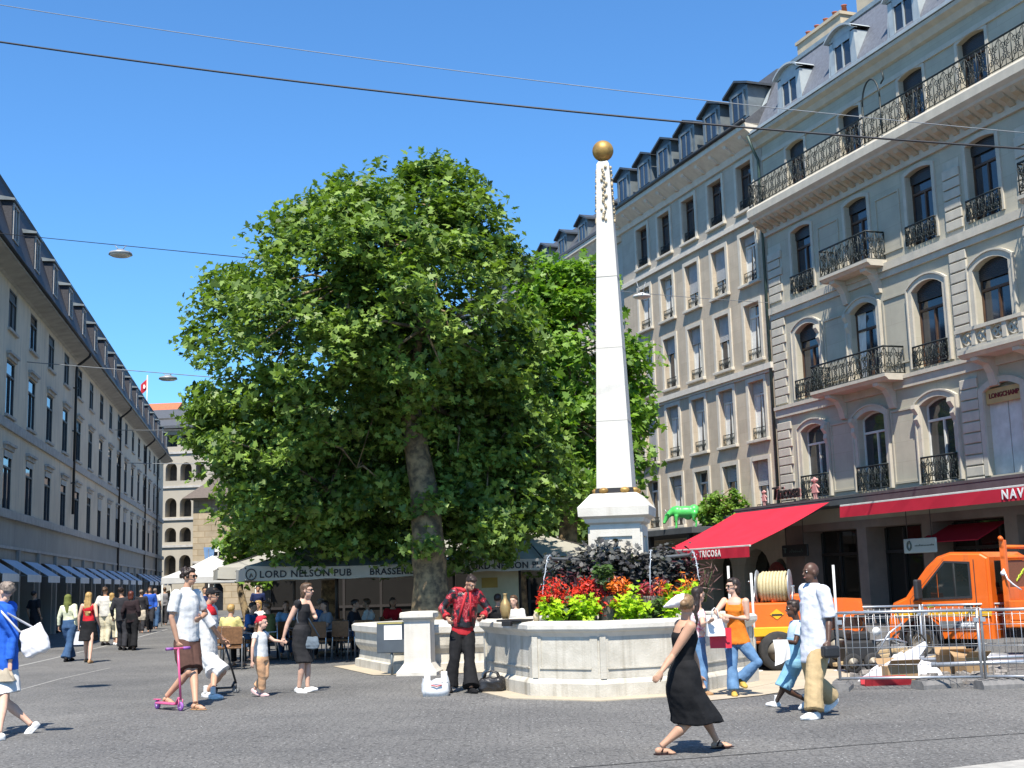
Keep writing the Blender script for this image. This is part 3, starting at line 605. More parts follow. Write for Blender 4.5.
mb = MB(); mb.tube([(X0-.1, .76, 18.52), (X1+.4, .76, 18.52)], .08, 8); mb.build('gutter', PIPE, B)
M_ROOF = mat('grey_slate', (.085, .09, .10), (.06, .064, .07), scale=9, rough=.65, bump=.25, bscale=14)
mb = MB(); mb.extr([(.70, 18.5), (-.4, 19.4), (-.9, 20.8), (-6, 22), (-11, 20), (-11, 18), (0, 18.4)], X0, X1); mb.build('roof', M_ROOF, B)
ZINCD = mat('dark_zinc', (.075, .085, .095), (.05, .058, .066), scale=1.5, rough=.5, metal=.2)
def dormer_mid():
    mb = MB(); mb.box(-.62, .62, -1.0, .30, 18.75, 20.02); mb.m = 1
    for sx in (-1, 1): mb.add([(0, .46, 20.42), (sx*.82, .46, 20.05), (sx*.82, -1.0, 20.05), (0, -1.0, 20.42), (0, .46, 20.33), (sx*.82, .46, 19.96), (sx*.82, -1.0, 19.96), (0, -1, 20.33)], [(0, 1, 2, 3), (4, 7, 6, 5), (0, 4, 5, 1), (1, 5, 6, 2)])
    mb.poly([(-.62, .30, 20.0), (.62, .30, 20.0), (0, .30, 20.34)])
    mb.m = 2; mb.box(-.44, -.36, .30, .36, 18.85, 19.9); mb.box(.36, .44, .30, .36, 18.85, 19.9); mb.box(-.36, .36, .30, .36, 19.82, 19.9); mb.box(-.03, .03, .31, .34, 18.85, 19.82)
    me = mb.mesh('dormer', [ZINC, ZINCD, ZINC]); mb = MB(); mb.quad((-.36, .32, 18.85), (.36, .32, 18.85), (.36, .32, 19.82), (-.36, .32, 19.82)); return me, mb.mesh('pane', DARKGLASS)
dm, dp = dormer_mid()
for x in (1.25, 3.4, 5.55, 7.65, 9.6, 11.8):
    o = obj('dormer', dm, B, (x, 0, .12)); o.scale = (1.15, 1, 1); obj('pane', dp, o)

# third building, mostly behind the plane trees
B = thing('apartment_building', 'grey stone apartment building half hidden behind the plane trees', 'building', RP+RT*13.2-RN*.35, RROT)
X0, X1 = -.3, 34.0; tc = [1.6+2.75*k for k in range(12)]
T_WALL = masonry('warm_grey_stone', (.47, .43, .36), (.40, .365, .31), (.85, .84, .82), 1.5, .5, RT, mortar_size=.008, vary=.15)
trows = [(3.9, 2.1), (6.9, 2.1), (9.9, 2.0), (12.8, 1.9), (15.4, 1.7)]
mb = MB(); wall(mb, X0, X1, 0, 18.2, [(c-.5, c+.5, z, z+h) for c in tc for z, h in trows], .35)
mb.quad((X1, 0, 0), (X1, -11, 0), (X1, -11, 18.2), (X1, 0, 18.2)); mb.quad((X0, 0, 0), (X0, -2, 0), (X0, -2, 18.2), (X0, 0, 18.2)); mb.build('wall', T_WALL, B)
for c in tc:
    for z, h in trows: window(B, c, z, 1.0, h, .3, WHITEPAINT, DARKGLASS, sur=(M_TRIM, .14, .05), sill=(M_TRIM, .2, .12, .1), blind=random.choice([0, 0, .4]), bm=BLIND, transom=.78)
mb = MB(); mb.box(X0, X1, .001, .12, 9.2, 9.4); mb.extr([(0, 17.5), (.1, 17.5), (.5, 18.0), (.62, 18.05), (.62, 18.25), (0, 18.3)], X0, X1); mb.build('cornice', M_TRIM, B)
mb = MB(); mb.extr([(.62, 18.26), (.66, 18.26), (.66, 18.4), (.5, 18.4), (-.9, 20.4), (-6, 21.4), (-11, 20), (-11, 18), (0, 18.2)], X0, X1); mb.build('roof', M_ROOF, B)
for c in tc:
    o = obj('dormer', dm, B, (c, 0, -.45)); obj('pane', dp, o)

# ------------------------------------------------------------------ far end of the street: arcaded tower house and the old stone hall
FY = 118.0; FA = rad(-6)
def fx(x, y, Y=FY): return at(x, y, Y)
C_WALL = mat('cream_render', (.40, .36, .29), (.33, .30, .245), scale=.4, rough=.9, streak=((.33, .31, .27), .5))
c0 = fx(163, 610); c1 = fx(201, 610); WX = (c1-c0).length
F = thing('arcaded_house', 'cream house with stacked arched loggias closing the end of the street', 'building', (c0.x-4, FY, 0), FA)
def zf(y, x=185): return fx(x, y).z
sc_ = FY/CAM_F
ops = []; W4 = 4.0
xs_ = [(-.0+4+(87-80)/3.49*sc_, 4+(128-80)/3.49*sc_), (4+(140-80)/3.49*sc_, 4+(181-80)/3.49*sc_), (4+(196-80)/3.49*sc_, 4+(226-80)/3.49*sc_)]
for (za, zb, r) in ((zf(481), zf(463), .6), (zf(517), zf(498), .8), (zf(542), zf(527.5), .8), (zf(575), zf(555), 1.0), (zf(447), zf(435), 0), (0.2, zf(590), 1.0)):
    for xa, xb in xs_: ops.append((xa, xb, za, zb, min(r, (xb-xa)/2-.02)))
# in this frame y points away from the viewer, so the openings are cut with a negative depth
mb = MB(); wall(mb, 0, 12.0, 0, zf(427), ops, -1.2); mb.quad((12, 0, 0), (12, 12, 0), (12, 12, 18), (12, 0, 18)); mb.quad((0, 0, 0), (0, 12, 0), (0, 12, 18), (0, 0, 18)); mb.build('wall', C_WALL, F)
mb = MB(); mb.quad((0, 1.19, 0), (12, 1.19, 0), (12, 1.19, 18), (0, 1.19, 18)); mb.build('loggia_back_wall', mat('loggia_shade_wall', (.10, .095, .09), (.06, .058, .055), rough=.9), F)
mb = MB()
for y in (453, 487, 519, 546): z = zf(y); mb.box(0, 12.05, -.14, -.001, z-.12, z+.08)
mb.build('string_course', L_TRIM, F)
mb = MB(); z = zf(427); mb.extr([(-.9, z), (5, z+2.4), (11, z), (11, z-.3), (-.9, z-.25)], -.5, 12.6); mb.build('roof', M_ROOF, F)
RTILE = mat('red_clay_tiles', (.46, .15, .07), (.34, .10, .05), scale=6, rough=.85, bump=.3, bscale=10)
t0 = fx(146, 423, 128); T = thing('tiled_house', 'house with a steep orange red tiled roof rising behind the left terrace', 'building', (t0.x, 128, 0), FA)
mb = MB(); mb.box(-6, 2.2, 0, 8, 0, t0.z-.3); mb.build('wall', C_WALL, T)
mb = MB(); mb.extr([(-.5, t0.z-.4), (4, t0.z+2.6), (8.5, t0.z-.4)], -7, 2.3); mb.build('roof', RTILE, T)
S_WALL = masonry('old_stone_blocks', (.46, .38, .27), (.36, .30, .21), (.62, .58, .5), 1.1, .48, (1, 0), mortar_size=.03, vary=.5)
HY = 100.0; h0 = at(192, 610, HY); hs = HY/CAM_F
Hh = thing('stone_hall', 'old rough stone hall with a slate pent roof at the far end of the street', 'building', (h0.x, HY, 0), rad(-4))
zt = at(212, 497, HY).z; wz0, wz1 = at(222, 553, HY).z, at(222, 546, HY).z
mb = MB(); wall(mb, 0, 10.2, 0, zt, [((211-192)*hs, (223-192)*hs, at(215, 556, HY).z, at(215, 547, HY).z), (5.2, 6.2, at(215, 530, HY).z, at(215, 521, HY).z), (.9, 2.5, 0, 2.3, .6)], -.4); mb.quad((0, 0, 0), (0, 8, 0), (0, 8, zt), (0, 0, zt)); mb.build('wall', S_WALL, Hh)
mb = MB(); mb.quad((0.05, .39, 0), (10.2, .39, 0), (10.2, .39, zt), (.05, .39, zt)); o = mb.build('window_glazing', DARKGLASS, Hh)
mb = MB(); x = (217-192)*hs; z = at(215, 556, HY).z; mb.box(x-.04, x+.04, .2, .3, z, z+.8); mb.box(x-.7, x+.7, -.12, .0, z-.12, z); mb.build('window_frame', WHITEPAINT, o)
mb = MB(); mb.box(-.05, 10.25, -.1, -.001, at(215, 563, HY).z, at(215, 563, HY).z+.18); mb.build('string_course', L_TRIM, Hh)
mb = MB(); zr = at(205, 470, HY).z; mb.add([(-.7, -.7, zt-.1), (10.9, -.7, zt-.1), (10.9, 9, zt-.1), (-.7, 9, zt-.1), (1.6, 2.4, zr), (8.6, 2.4, zr)], [(0, 1, 5, 4), (0, 4, 3), (1, 2, 5), (2, 3, 4, 5), (3, 2, 1, 0)]); mb.build('roof', mat('brown_slate', (.13, .105, .09), (.09, .075, .066), scale=8, rough=.8), Hh)
# ------------------------------------------------------------------ shop canopy and awnings on the right
CAN = mat('dark_canopy_felt', (.075, .082, .085), (.055, .06, .062), scale=2, rough=.8)
B = thing('shop_canopy', 'flat dark grey shop canopy running along the right hand facades above the red awnings', 'canopy', RP, RROT)
mb = MB(); mb.bbox(-20, 2.6, .02, .92, 3.76, 3.98, .02); mb.extr([(.80, 3.98), (.93, 3.98), (.93, 4.06), (.80, 4.06)], -20, 2.6); mb.build('roof_slab', CAN, B)
mb = MB(); mb.bbox(2.62, 13, .02, 2.5, 3.22, 3.46, .02); mb.build('lower_roof_slab', CAN, B)
mb = MB()
for x in (3.2, 6.5, 9.8, 12.6): mb.bbox(x-.09, x+.09, 2.2, 2.38, 0, 3.22, .01)
mb.build('post', SHOPFR, B)
RED = mat('red_awning_cloth', (.50, .022, .045), (.43, .018, .037), scale=1.2, rough=.85, spec=.2)
WHT = mat('white_letters', (.78, .77, .75), (.7, .7, .68), rough=.7)
def red_awning(lbl, s0, s1, y0, y1, z0, z1, val, txt, tpos, tsize, group='red shop awnings'):
    A = thing('shop_awning', lbl, 'awning', RP, RROT, group)
    L = (y1-y0); mb = MB(); n = 10
    for i in range(n):                                          # slight sag between the rollers
        f0, f1 = i/n, (i+1)/n; sg = lambda f: -.05*math.sin(PI*f)
        mb.quad((s0, y0+L*f0, z0+(z1-z0)*f0+sg(f0)), (s1, y0+L*f0, z0+(z1-z0)*f0+sg(f0)), (s1, y0+L*f1, z0+(z1-z0)*f1+sg(f1)), (s0, y0+L*f1, z0+(z1-z0)*f1+sg(f1)))
    mb.build('cloth', RED, A)
    mb = MB(); k = 24
    for i in range(k):
        a, b = s0+(s1-s0)*i/k, s0+(s1-s0)*(i+1)/k; wv = lambda i_: .014*math.sin(i_*1.9)
        mb.quad((a, y1+.02, z1-.02), (b, y1+.02, z1-.02), (b, y1+.02+wv(i+1), z1-val), (a, y1+.02+wv(i), z1-val))
    v = mb.build('valance', RED, A)
    mb = MB(); mb.bbox(s0, s1, y1-.05, y1+.012, z1-.035, z1+.03, .01); mb.build('front_bar', WHITEPAINT, A)
    mb = MB()
    for x in (s0+.3, s1-.3):
        mb.tube([(x, y0+.05, z0-.15), (x+(.5 if x < (s0+s1)/2 else -.5), (y0+y1)/2, (z0+z1)/2-.2), (x, y1-.03, z1-.02)], .03, 6)
    mb.build('folding_arm', ZINC, A)
    letter(txt, tsize, WHT, v, frame((tpos, y1+.045, z1-val*.52), (-1, 0, 0), (0, 0, 1)), extrude=.004, offset=.008, space=1.28)
    return A
red_awning('red awning with white lettering TRICOSA sloping down over the shop front', -4.0, 2.1, .95, 4.0, 3.9, 2.55, .36, 'TRICOSA', -1.45, .30)
red_awning('red awning with white lettering beginning NAVI above the orange truck', -20, -5.9, .95, 1.85, 3.72, 3.66, .36, 'NAVI', -13.5, .34)
mb = MB(); mb.add([(-10.3, -.6, 2.95), (-7.6, -.6, 2.95), (-7.6, .45, 2.45), (-10.3, .45, 2.45), (-10.3, -.6, 2.92), (-7.6, -.6, 2.92), (-7.6, .45, 2.42), (-10.3, .45, 2.42)], [(0, 1, 2, 3), (7, 6, 5, 4), (0, 3, 7, 4), (3, 2, 6, 7), (1, 5, 6, 2)])
o = mb.build('inner_blind', RED, None, RP, RROT); tag(o, 'dark red inner awning hanging in the shade behind the white shop sign', 'awning')
# hanging shop signs
SIGNW = mat('pale_green_sign', (.50, .54, .50), (.46, .5, .46), rough=.4); SIGNK = mat('black_sign', (.02, .02, .02), rough=.4); GREYT = mat('grey_green_letters', (.12, .16, .14), rough=.6)
A = thing('hanging_sign', 'pale rounded sign board hanging under the canopy left of the truck', 'sign', RP, RROT)
mb = MB(); mb.bbox(-9.10, -7.62, .86, .92, 2.13, 2.56, .06); bd = mb.build('board', SIGNW, A)
mb = MB(); mb.tube([(-7.9+.10*math.cos(i*PI/10), .93, 2.35+.13*math.sin(i*PI/10)) for i in range(21)], .016, 6); mb.tube([(-7.9+.06*math.cos(i*PI/10), .93, 2.35+.09*math.sin(i*PI/10)) for i in range(21)], .01, 6); mb.build('emblem', GREYT, bd)
mb = MB(); rr = random.Random(4)
for i in range(13): mb.box(-8.15-.068*i-.05, -8.15-.068*i, .92, .924, 2.325, 2.345+rr.choice([.012, .02, .035]))
mb.build('small_print', GREYT, bd)
mb = MB()
for x in (-8.9, -7.8): mb.tube([(x, .89, 2.55), (x, .89, 3.77)], .012, 6)
mb.build('hanger', SHOPFR, A)
A = thing('hanging_sign', 'small black sign board under the canopy above the orange compressor', 'sign', RP, RROT)
mb = MB(); mb.bbox(-2.05, -.45, .56, .64, 2.21, 2.62, .03); bd = mb.build('board', SIGNK, A)
mb = MB(); rr = random.Random(9)
for i in range(7): mb.tube([(-.95-.12*i, .645, 2.35), (-1.0-.12*i, .645, 2.40+rr.choice([0, .02, .07])), (-1.06-.12*i, .645, 2.36)], .011, 5)
mb.build('small_print', GREYT, bd)
mb = MB(); mb.tube([(-.7, .66, 2.34), (-.7, .66, 2.52)], .02, 5); mb.tube([(-.62, .66, 2.5), (-.78, .66, 2.5)], .02, 5); mb.build('emblem', GREYT, bd)
mb = MB()
for x in (-1.8, -.7): mb.tube([(x, .6, 2.61), (x, .6, 3.77)], .012, 6)
mb.build('hanger', SHOPFR, A)
mb = MB(); mb.lathe([(.62, 0), (.62, .05), (.5, .08)], n=32, M=Matrix.Translation((.75, .12, 1.45)) @ Matrix.Rotation(-PI/2, 4, 'X'), smooth=False)
o = mb.build('round_sign', mat('dull_red_sign', (.22, .03, .02), (.15, .02, .015), rough=.6), None, RP, RROT); tag(o, 'round dull red sign on the shaded wall under the TRICOSA awning', 'sign')
# script sign with two little girls standing on the canopy
A = thing('rooftop_sign', 'script lettering sign with two small girl figures standing on the canopy edge', 'sign', RP, RROT)
BLK = mat('black_letters', (.02, .018, .018), rough=.4); PINK = mat('pale_pink_enamel', (.55, .30, .27), (.45, .24, .22), rough=.5)
letter('Tricosa', .62, BLK, A, frame((-1.15, .80, 4.42), (-1, 0, 0), (.22, 0, 1)), extrude=.03, offset=.006, shear=.25, space=.95)
letter('Tricosa', .62, PINK, A, frame((-1.15, .74, 4.42), (-1, 0, 0), (.22, 0, 1)), extrude=.006, offset=.02, shear=.25, space=.95)
mb = MB(); mb.box(-2.6, .45, .74, .78, 4.05, 4.10); mb.build('base_bar', SHOPFR, A)
for x, h in ((.25, .60), (-3.0, .80)):
    mb = MB(); z = 4.07
    mb.box(x-.10*h, x-.04*h, .76, .82, z, z+.3*h); mb.box(x+.04*h, x+.10*h, .76, .82, z, z+.3*h)
    mb.prism([(-.22*h, 0), (.22*h, 0), (.08*h, .38*h), (-.08*h, .38*h)], -.04, .04, M=Matrix(((1, 0, 0, x), (0, 0, 1, .79), (0, 1, 0, z+.27*h), (0, 0, 0, 1))))
    mb.tube([(x-.1*h, .79, z+.62*h), (x-.3*h, .79, z+.48*h)], .04*h, 6); mb.tube([(x+.1*h, .79, z+.62*h), (x+.3*h, .79, z+.48*h)], .04*h, 6)
    mb.ball((x, .79, z+.8*h), .13*h, 8, (1, .5, 1)); mb.ball((x-.17*h, .79, z+.80*h), .06*h, 6); mb.ball((x+.17*h, .79, z+.80*h), .06*h, 6)
    mb.build('girl_figure', PINK, A)
# ------------------------------------------------------------------ trees
BARK = mat('plane_tree_bark', (.27, .195, .105), (.085, .065, .042), scale=5, rough=.95, bump=.5, bscale=14, lo=.4, hi=.6)
LEAF = leaf_mat('plane_leaf', (.215, .315, .058), (.022, .06, .010), .24)
LEAF2 = leaf_mat('young_leaf', (.20, .33, .05), (.075, .16, .022), .34)
LEAF_SHAPE = np.array([(0, 0), (.44, .0), (.26, .22), (.62, .50), (.24, .50), (.22, .78), (.0, 1.12), (-.22, .78), (-.24, .50), (-.62, .50), (-.26, .22), (-.44, .0)])
def leaves_mesh(name, P, Nn, S, m, fold=.25, shape=LEAF_SHAPE):
    """one mesh of many lobed leaves: positions, normals, sizes"""
    n = len(P); Nn = Nn/np.linalg.norm(Nn, axis=1)[:, None]
    ref = RNG.normal(size=(n, 3)); ref[:, 2] -= .6; X = np.cross(Nn, ref); X /= np.linalg.norm(X, axis=1)[:, None]; Y = np.cross(X, Nn)
    k = len(shape); V = np.zeros((n, k, 3))
    for j, (u, v) in enumerate(shape):
        drop = -fold*abs(u)*.5 - .18*(v**2)
        V[:, j] = P + (X*u + Y*(v-.3)*-1 + Nn*drop)*S[:, None]
    me = bpy.data.meshes.new(name); me.vertices.add(n*k); me.vertices.foreach_set('co', V.ravel())
    me.loops.add(n*k); me.loops.foreach_set('vertex_index', np.arange(n*k)); me.polygons.add(n)
    me.polygons.foreach_set('loop_start', np.arange(n)*k); me.polygons.foreach_set('loop_total', np.full(n, k))
    me.materials.append(m); me.update(); me.validate(); return me
def crown_points(blobs, ncl, seed, shell=.55, gaps=()):
    """cluster centres in a union of ellipsoids (c, r), denser towards the outside, with bites taken out"""
    r = np.random.default_rng(seed); out = []
    vol = np.array([b[1][0]*b[1][1]*b[1][2] for b in blobs])**(2/3); pr = vol/vol.sum()
    while len(out) < ncl:
        b = blobs[r.choice(len(blobs), p=pr)]; d = r.normal(size=3); d /= np.linalg.norm(d)
        rad_ = shell + (1-shell)*r.random()**.6
        if r.random() < .18: rad_ = r.random()**.5*shell
        elif r.random() < .16: rad_ = 1.02+.16*r.random()          # shoots that stick out of the outline
        rad_ *= 1 + .16*noise.noise(Vector(d*2.3)+Vector((seed, 0, 0))) + .10*noise.noise(Vector(d*5.1))
        p = np.array(b[0]) + d*rad_*np.array(b[1])
        inside = [sum(((p-np.array(c))/np.array(rr))**2) for c, rr in blobs if (c, rr) != b]
        if inside and min(inside) < .45 and r.random() < .75: continue
        if noise.noise(Vector(p)*.55+Vector((seed*3, 1, 2))) < -.28: continue
        if any(np.sum(((p-np.array(c))/np.array(rr))**2) < 1 for c, rr in gaps): continue
        out.append(p)
    return np.array(out)
def tree(name, lbl, base, trunk_pts, trunk_r, blobs, ncl, per, size, seed, m, clr=.42, limbs=9, gaps=(), group=None, bark=BARK):
    T = thing(name, lbl, 'tree', base, 0, group); base = np.array(base); r = np.random.default_rng(seed+50)
    tp = [Vector(p) for p in trunk_pts]
    # root flare and knotty outline on the trunk
    pts, rs = [], []
    for i in range(len(tp)-1):
        for j in range(5):
            f = j/5; p = tp[i].lerp(tp[i+1], f); pts.append(p - Vector(base)); rs.append((trunk_r[i]*(1-f)+trunk_r[i+1]*f)*(1+.09*noise.noise(Vector((i+f*1.0, seed, 0))*2)))
    pts.append(tp[-1]-Vector(base)); rs.append(trunk_r[-1])
    mb = MB(); mb.tube(pts, rs, 16)
    cl = crown_points(blobs, ncl, seed, gaps=gaps)
    cl_in = cl[r.permutation(len(cl))[:limbs*14]]
    tips = cl_in[:limbs]; limb_nodes = []
    for q in tips:
        k = r.integers(min(len(tp)-1, len(tp)//2+2), len(tp)); s0 = tp[k]; e = Vector(q)*.86+Vector(tp[-1])*.14; md = s0.lerp(e, .5)+Vector((r.normal()*.3, r.normal()*.3, .5))
        c = [s0, s0.lerp(md, .5)+Vector((0, 0, .1)), md, md.lerp(e, .55), e]
        r0 = trunk_r[min(k, len(trunk_r)-1)]*.5
        mb.tube([p-Vector(base) for p in c], [r0, r0*.8, r0*.55, r0*.36, r0*.18], 8); limb_nodes += [(p, rr) for p, rr in zip(c[1:], [r0*.5, r0*.4, r0*.28, r0*.15])]
    for q in cl_in[limbs:]:
        j = min(range(len(limb_nodes)), key=lambda j: (limb_nodes[j][0]-Vector(q)).length); p, rr = limb_nodes[j]; q = Vector(q)
        mid = p.lerp(q, .5)+Vector((r.normal()*.12, r.normal()*.12, .15)); mb.tube([p-Vector(base), mid-Vector(base), q-Vector(base)], [min(rr, .06), .03, .012], 5)
    mb.build('trunk', bark, T)
    n = len(cl)*per
    C = np.repeat(cl, per, 0); off = r.normal(size=(n, 3)); off /= np.linalg.norm(off, axis=1)[:, None]; off *= (r.random(n)**.45)[:, None]*clr*(.75+.6*r.random(len(cl)).repeat(per))[:, None]
    off[:, 2] *= .62; off[:, 2] -= .30*(off[:, 0]**2+off[:, 1]**2)/clr
    P = C+off
    ctr = np.mean([b[0] for b in blobs], 0); outw = P-ctr; outw /= np.linalg.norm(outw, axis=1)[:, None]
    Nn = r.normal(size=(n, 3))*.75 + outw*.4 + np.array([0, -.1, .95])
    S = size*(.55+.75*r.random(n))
    obj('crown', leaves_mesh('crown', P-base, Nn, S, m), T)
    return T
def tp_(x, y, Y): p = at(x, y, Y); return (p.x, p.y, p.z)
TY = 27.6
b0 = at(430, 640, TY); base = (b0.x, TY, 0)
K = TY/CAM_F
def blob(x, y, rx, ry, dy=0, depth=None): 
    p = at(x, y, TY+dy); return ((p.x, p.y, p.z), (rx*K, (depth if depth else rx*K), ry*K))
main_blobs = [blob(406, 298, 100, 112, -.9, 3.1), blob(314, 335, 84, 100, -.7, 2.6), blob(262, 416, 64, 88, -.2, 2.2), blob(282, 496, 46, 56, -.1, 1.4), blob(385, 450, 150, 84, 1.8, 2.2), blob(455, 405, 96, 110, 1.1, 2.1), blob(350, 258, 68, 74, -.4, 2.0), blob(440, 208, 56, 50, -.3), blob(340, 505, 90, 50, 1.2, 1.6), blob(500, 475, 84, 72, 1.5, 1.6), blob(478, 232, 34, 44, -.1), blob(292, 238, 22, 36, 0), blob(425, 178, 22, 26, 0), blob(345, 205, 24, 30, 0), blob(500, 260, 26, 36, 0), blob(232, 300, 26, 34, 0), blob(220, 425, 32, 42, 0), blob(505, 330, 34, 50, 0), blob(440, 525, 100, 40, 1.2, 1.6), blob(436, 522, 66, 26, -.5, .8), blob(416, 527, 44, 18, -.6, .7), blob(460, 515, 52, 26, -.6, .8), blob(428, 508, 34, 18, -.7, .6), blob(225, 330, 34, 50, 0)]
TRUNK_GAP = [((at(413, 455, TY-1.5).x, TY-1.8, at(413, 455, TY-1.5).z), (.62, 2.4, 1.15)), ((at(400, 470, TY-3).x, TY-3.2, at(400, 470, TY-3).z), (1.6, 1.5, 1.1))]
tree('plane_tree', 'large dense green plane tree with a thick mottled trunk behind the fountain', base,
     [base, (b0.x, TY, .35), tp_(431, 590, TY), tp_(428, 540, TY), tp_(424, 490, TY), tp_(415, 440, TY), tp_(408, 400, TY), tp_(405, 340, TY), tp_(410, 270, TY)],
     [.56, .47, .40, .35, .31, .27, .23, .18, .09], main_blobs, 2100, 40, .145, 3, LEAF, clr=.44, limbs=16, gaps=TRUNK_GAP)
TY2 = 33.5; K2 = TY2/CAM_F
def blob2(x, y, rx, ry, dy=0):
    p = at(x, y, TY2+dy); return ((p.x, p.y, p.z), (rx*K2, rx*K2, ry*K2))
b2 = at(566, 620, TY2); base2 = (b2.x, TY2, 0)
tree('plane_tree', 'paler plane tree behind the obelisk, its leaves showing on both sides of it', base2, [base2, tp_(567, 560, TY2), tp_(570, 480, TY2), tp_(575, 380, TY2), tp_(575, 310, TY2)], [.34, .26, .22, .15, .06],
     [blob2(565, 350, 62, 78), blob2(570, 440, 74, 78), blob2(610, 400, 38, 66), blob2(520, 400, 56, 90), blob2(575, 295, 34, 38), blob2(540, 290, 24, 30), blob2(628, 372, 20, 36)], 620, 30, .19, 11, LEAF2, clr=.55, limbs=9)
b3 = at(250, 620, 52); base3 = (b3.x, 52, 0)
tree('street_tree', 'small bright green tree beside the old stone hall', base3, [base3, tp_(240, 590, 52), tp_(242, 560, 52)], [.18, .13, .06], [((at(247, 552, 52).x, 52, at(247, 552, 52).z), (1.0, 1.2, 1.4)), ((at(262, 535, 52).x, 53, at(262, 535, 52).z), (1.5, 1.5, 1.4))], 110, 28, .24, 21, LEAF2, clr=.55, limbs=5)
for i, (px, Y, lb) in enumerate(((330, 41, 'plane tree added to darken the space behind the left parasol'), (432, 44, 'plane tree added for shade behind the trunk of the large one'), (520, 46, 'plane tree added for shade behind the right hand parasol'))):  # farther trees added so their shade darkens the terrace
    b_ = at(px, 625, Y); base_ = (b_.x, Y, 0); q_ = lambda y, dx=0: (b_.x+dx, Y, at(px, y, Y).z)
    tree('plane_tree', lb, base_, [base_, q_(580), q_(530, .1), q_(470, .2)], [.34, .27, .22, .1], [((b_.x, Y, q_(470)[2]), (3.3, 3.0, 2.9)), ((b_.x-1.2, Y+.5, q_(510)[2]), (2.4, 2.2, 1.6)), ((b_.x+1.4, Y, q_(515)[2]), (2.3, 2.2, 1.5))], 420, 26, .23, 200+i, LEAF, clr=.65, limbs=7)
# bush in a planter and the green cow on the lower canopy roof
sh = RW(3.1, .9, 3.46)
tree('potted_shrub', 'round leafy shrub in a planter on the canopy roof behind the green cow', tuple(sh), [tuple(sh), tuple(sh+Vector((0, 0, .6)))], [.06, .04], [((sh.x, sh.y, sh.z+.85), (.75, .75, .62)), ((sh.x-.45, sh.y+.5, sh.z+.75), (.6, .6, .5)), ((sh.x+.35, sh.y-.3, sh.z+.7), (.5, .5, .5))], 70, 26, .15, 31, LEAF2, clr=.28, limbs=3)
PLANTER = mat('planter_board', (.10, .10, .10), rough=.7)
mb = MB(); mb.bbox(-.9, .9, -.28, .28, 0, .36, .02); o = mb.build('planter', PLANTER, None, sh, RROT); tag(o, 'dark rectangular planter box on the canopy roof holding the round shrub', 'planter')

# ------------------------------------------------------------------ main fountain
LIME = mat('white_limestone', (.62, .585, .52), (.52, .49, .425), scale=2.2, rough=.8, bump=.15, streak=((.42, .38, .31), .5))
LIME2 = mat('weathered_limestone', (.54, .505, .43), (.41, .38, .315), scale=3, rough=.85, bump=.25, streak=((.25, .22, .165), .8))
PLINTH = mat('buff_paving_slab', (.42, .355, .26), (.35, .30, .225), scale=2, rough=.9, bump=.1)
OB = Vector((1.64, 20.2, 0))
fpts = [(-.62, 20.55), (.14, 18.45), (1.11, 17.85), (2.64, 18.4), (3.72, 19.95), (3.6, 21.7), (2.3, 22.7), (.5, 22.3)]
fp = [Vector((x, y, 0)) - OB for x, y in fpts]
def inset(P, d):
    n = len(P); out = []
    for i in range(n):
        a, b, c = P[i-1], P[i], P[(i+1) % n]; e1 = (b-a).normalized(); e2 = (c-b).normalized()
        n1 = Vector((-e1.y, e1.x, 0)); n2 = Vector((-e2.y, e2.x, 0)); m_ = (n1+n2).normalized(); out.append(b+m_*(d/max(.3, m_.dot(n1))))
    return out
Fo = thing('fountain', 'white octagonal limestone fountain basin with panelled sides in the middle of the square', 'fountain', OB)
mb = MB()
def layer(P0, z0, P1, z1):
    n = len(P0)
    for i in range(n):
        j = (i+1) % n; mb.add([(P0[i].x, P0[i].y, z0), (P0[j].x, P0[j].y, z0), (P1[j].x, P1[j].y, z1), (P1[i].x, P1[i].y, z1)], [(0, 1, 2, 3)])
prof = [(0, 0), (0, .19), (.02, .22), (.06, .26), (.07, .84)]
for (d0, z0), (d1, z1) in zip(prof, prof[1:]): layer(inset(fp, d0), z0, inset(fp, d1), z1)
layer(inset(fp, .45), .84, inset(fp, .45), .55); 
wat = inset(fp, .45); fl = mb.build('basin_wall', LIME2, Fo)
mb = MB(); rp = [(.07, .84), (.05, .87), (.03, .90), (.0, .92), (-.02, .95), (-.02, 1.01), (.01, 1.04), (.16, 1.05), (.44, 1.05), (.46, 1.02), (.46, .82)]
for (d0, z0), (d1, z1) in zip(rp, rp[1:]): layer(inset(fp, d0), z0, inset(fp, d1), z1)
mb.build('rim', LIME, Fo)
mb = MB(); mb.poly([(p.x, p.y, .8) for p in inset(fp, .46)]); mb.build('water', mat('basin_water', (.03, .05, .045), (.02, .035, .03), rough=.08, spec=.6), Fo)
inn = inset(fp, .07); n8 = len(inn)
for i in range(n8):                                     # raised frame round the sunk panel of each side
    a, b = inn[i], inn[(i+1) % n8]; L = (b-a).length; M = Matrix.Translation(a) @ Matrix.Rotation(math.atan2((b-a).y, (b-a).x), 4, 'Z')
    mb = MB(); z0, z1 = .30, .80
    for (x0, x1, y0, y1, za, zb) in ((.02, L-.02, -.014, 0, .262, .40), (.02, .14, -.014, 0, .40, .838), (L-.14, L-.02, -.014, 0, .40, .838)): mb.box(x0, x1, y0, y1, za, zb, M=M)
    mb.box(.12, L-.12, -.032, -.014, .39, .41, M=M); mb.box(.002, .09, -.035, -.0145, .262, .84, M=M)
    mb.build('panel_frame', LIME2, Fo)
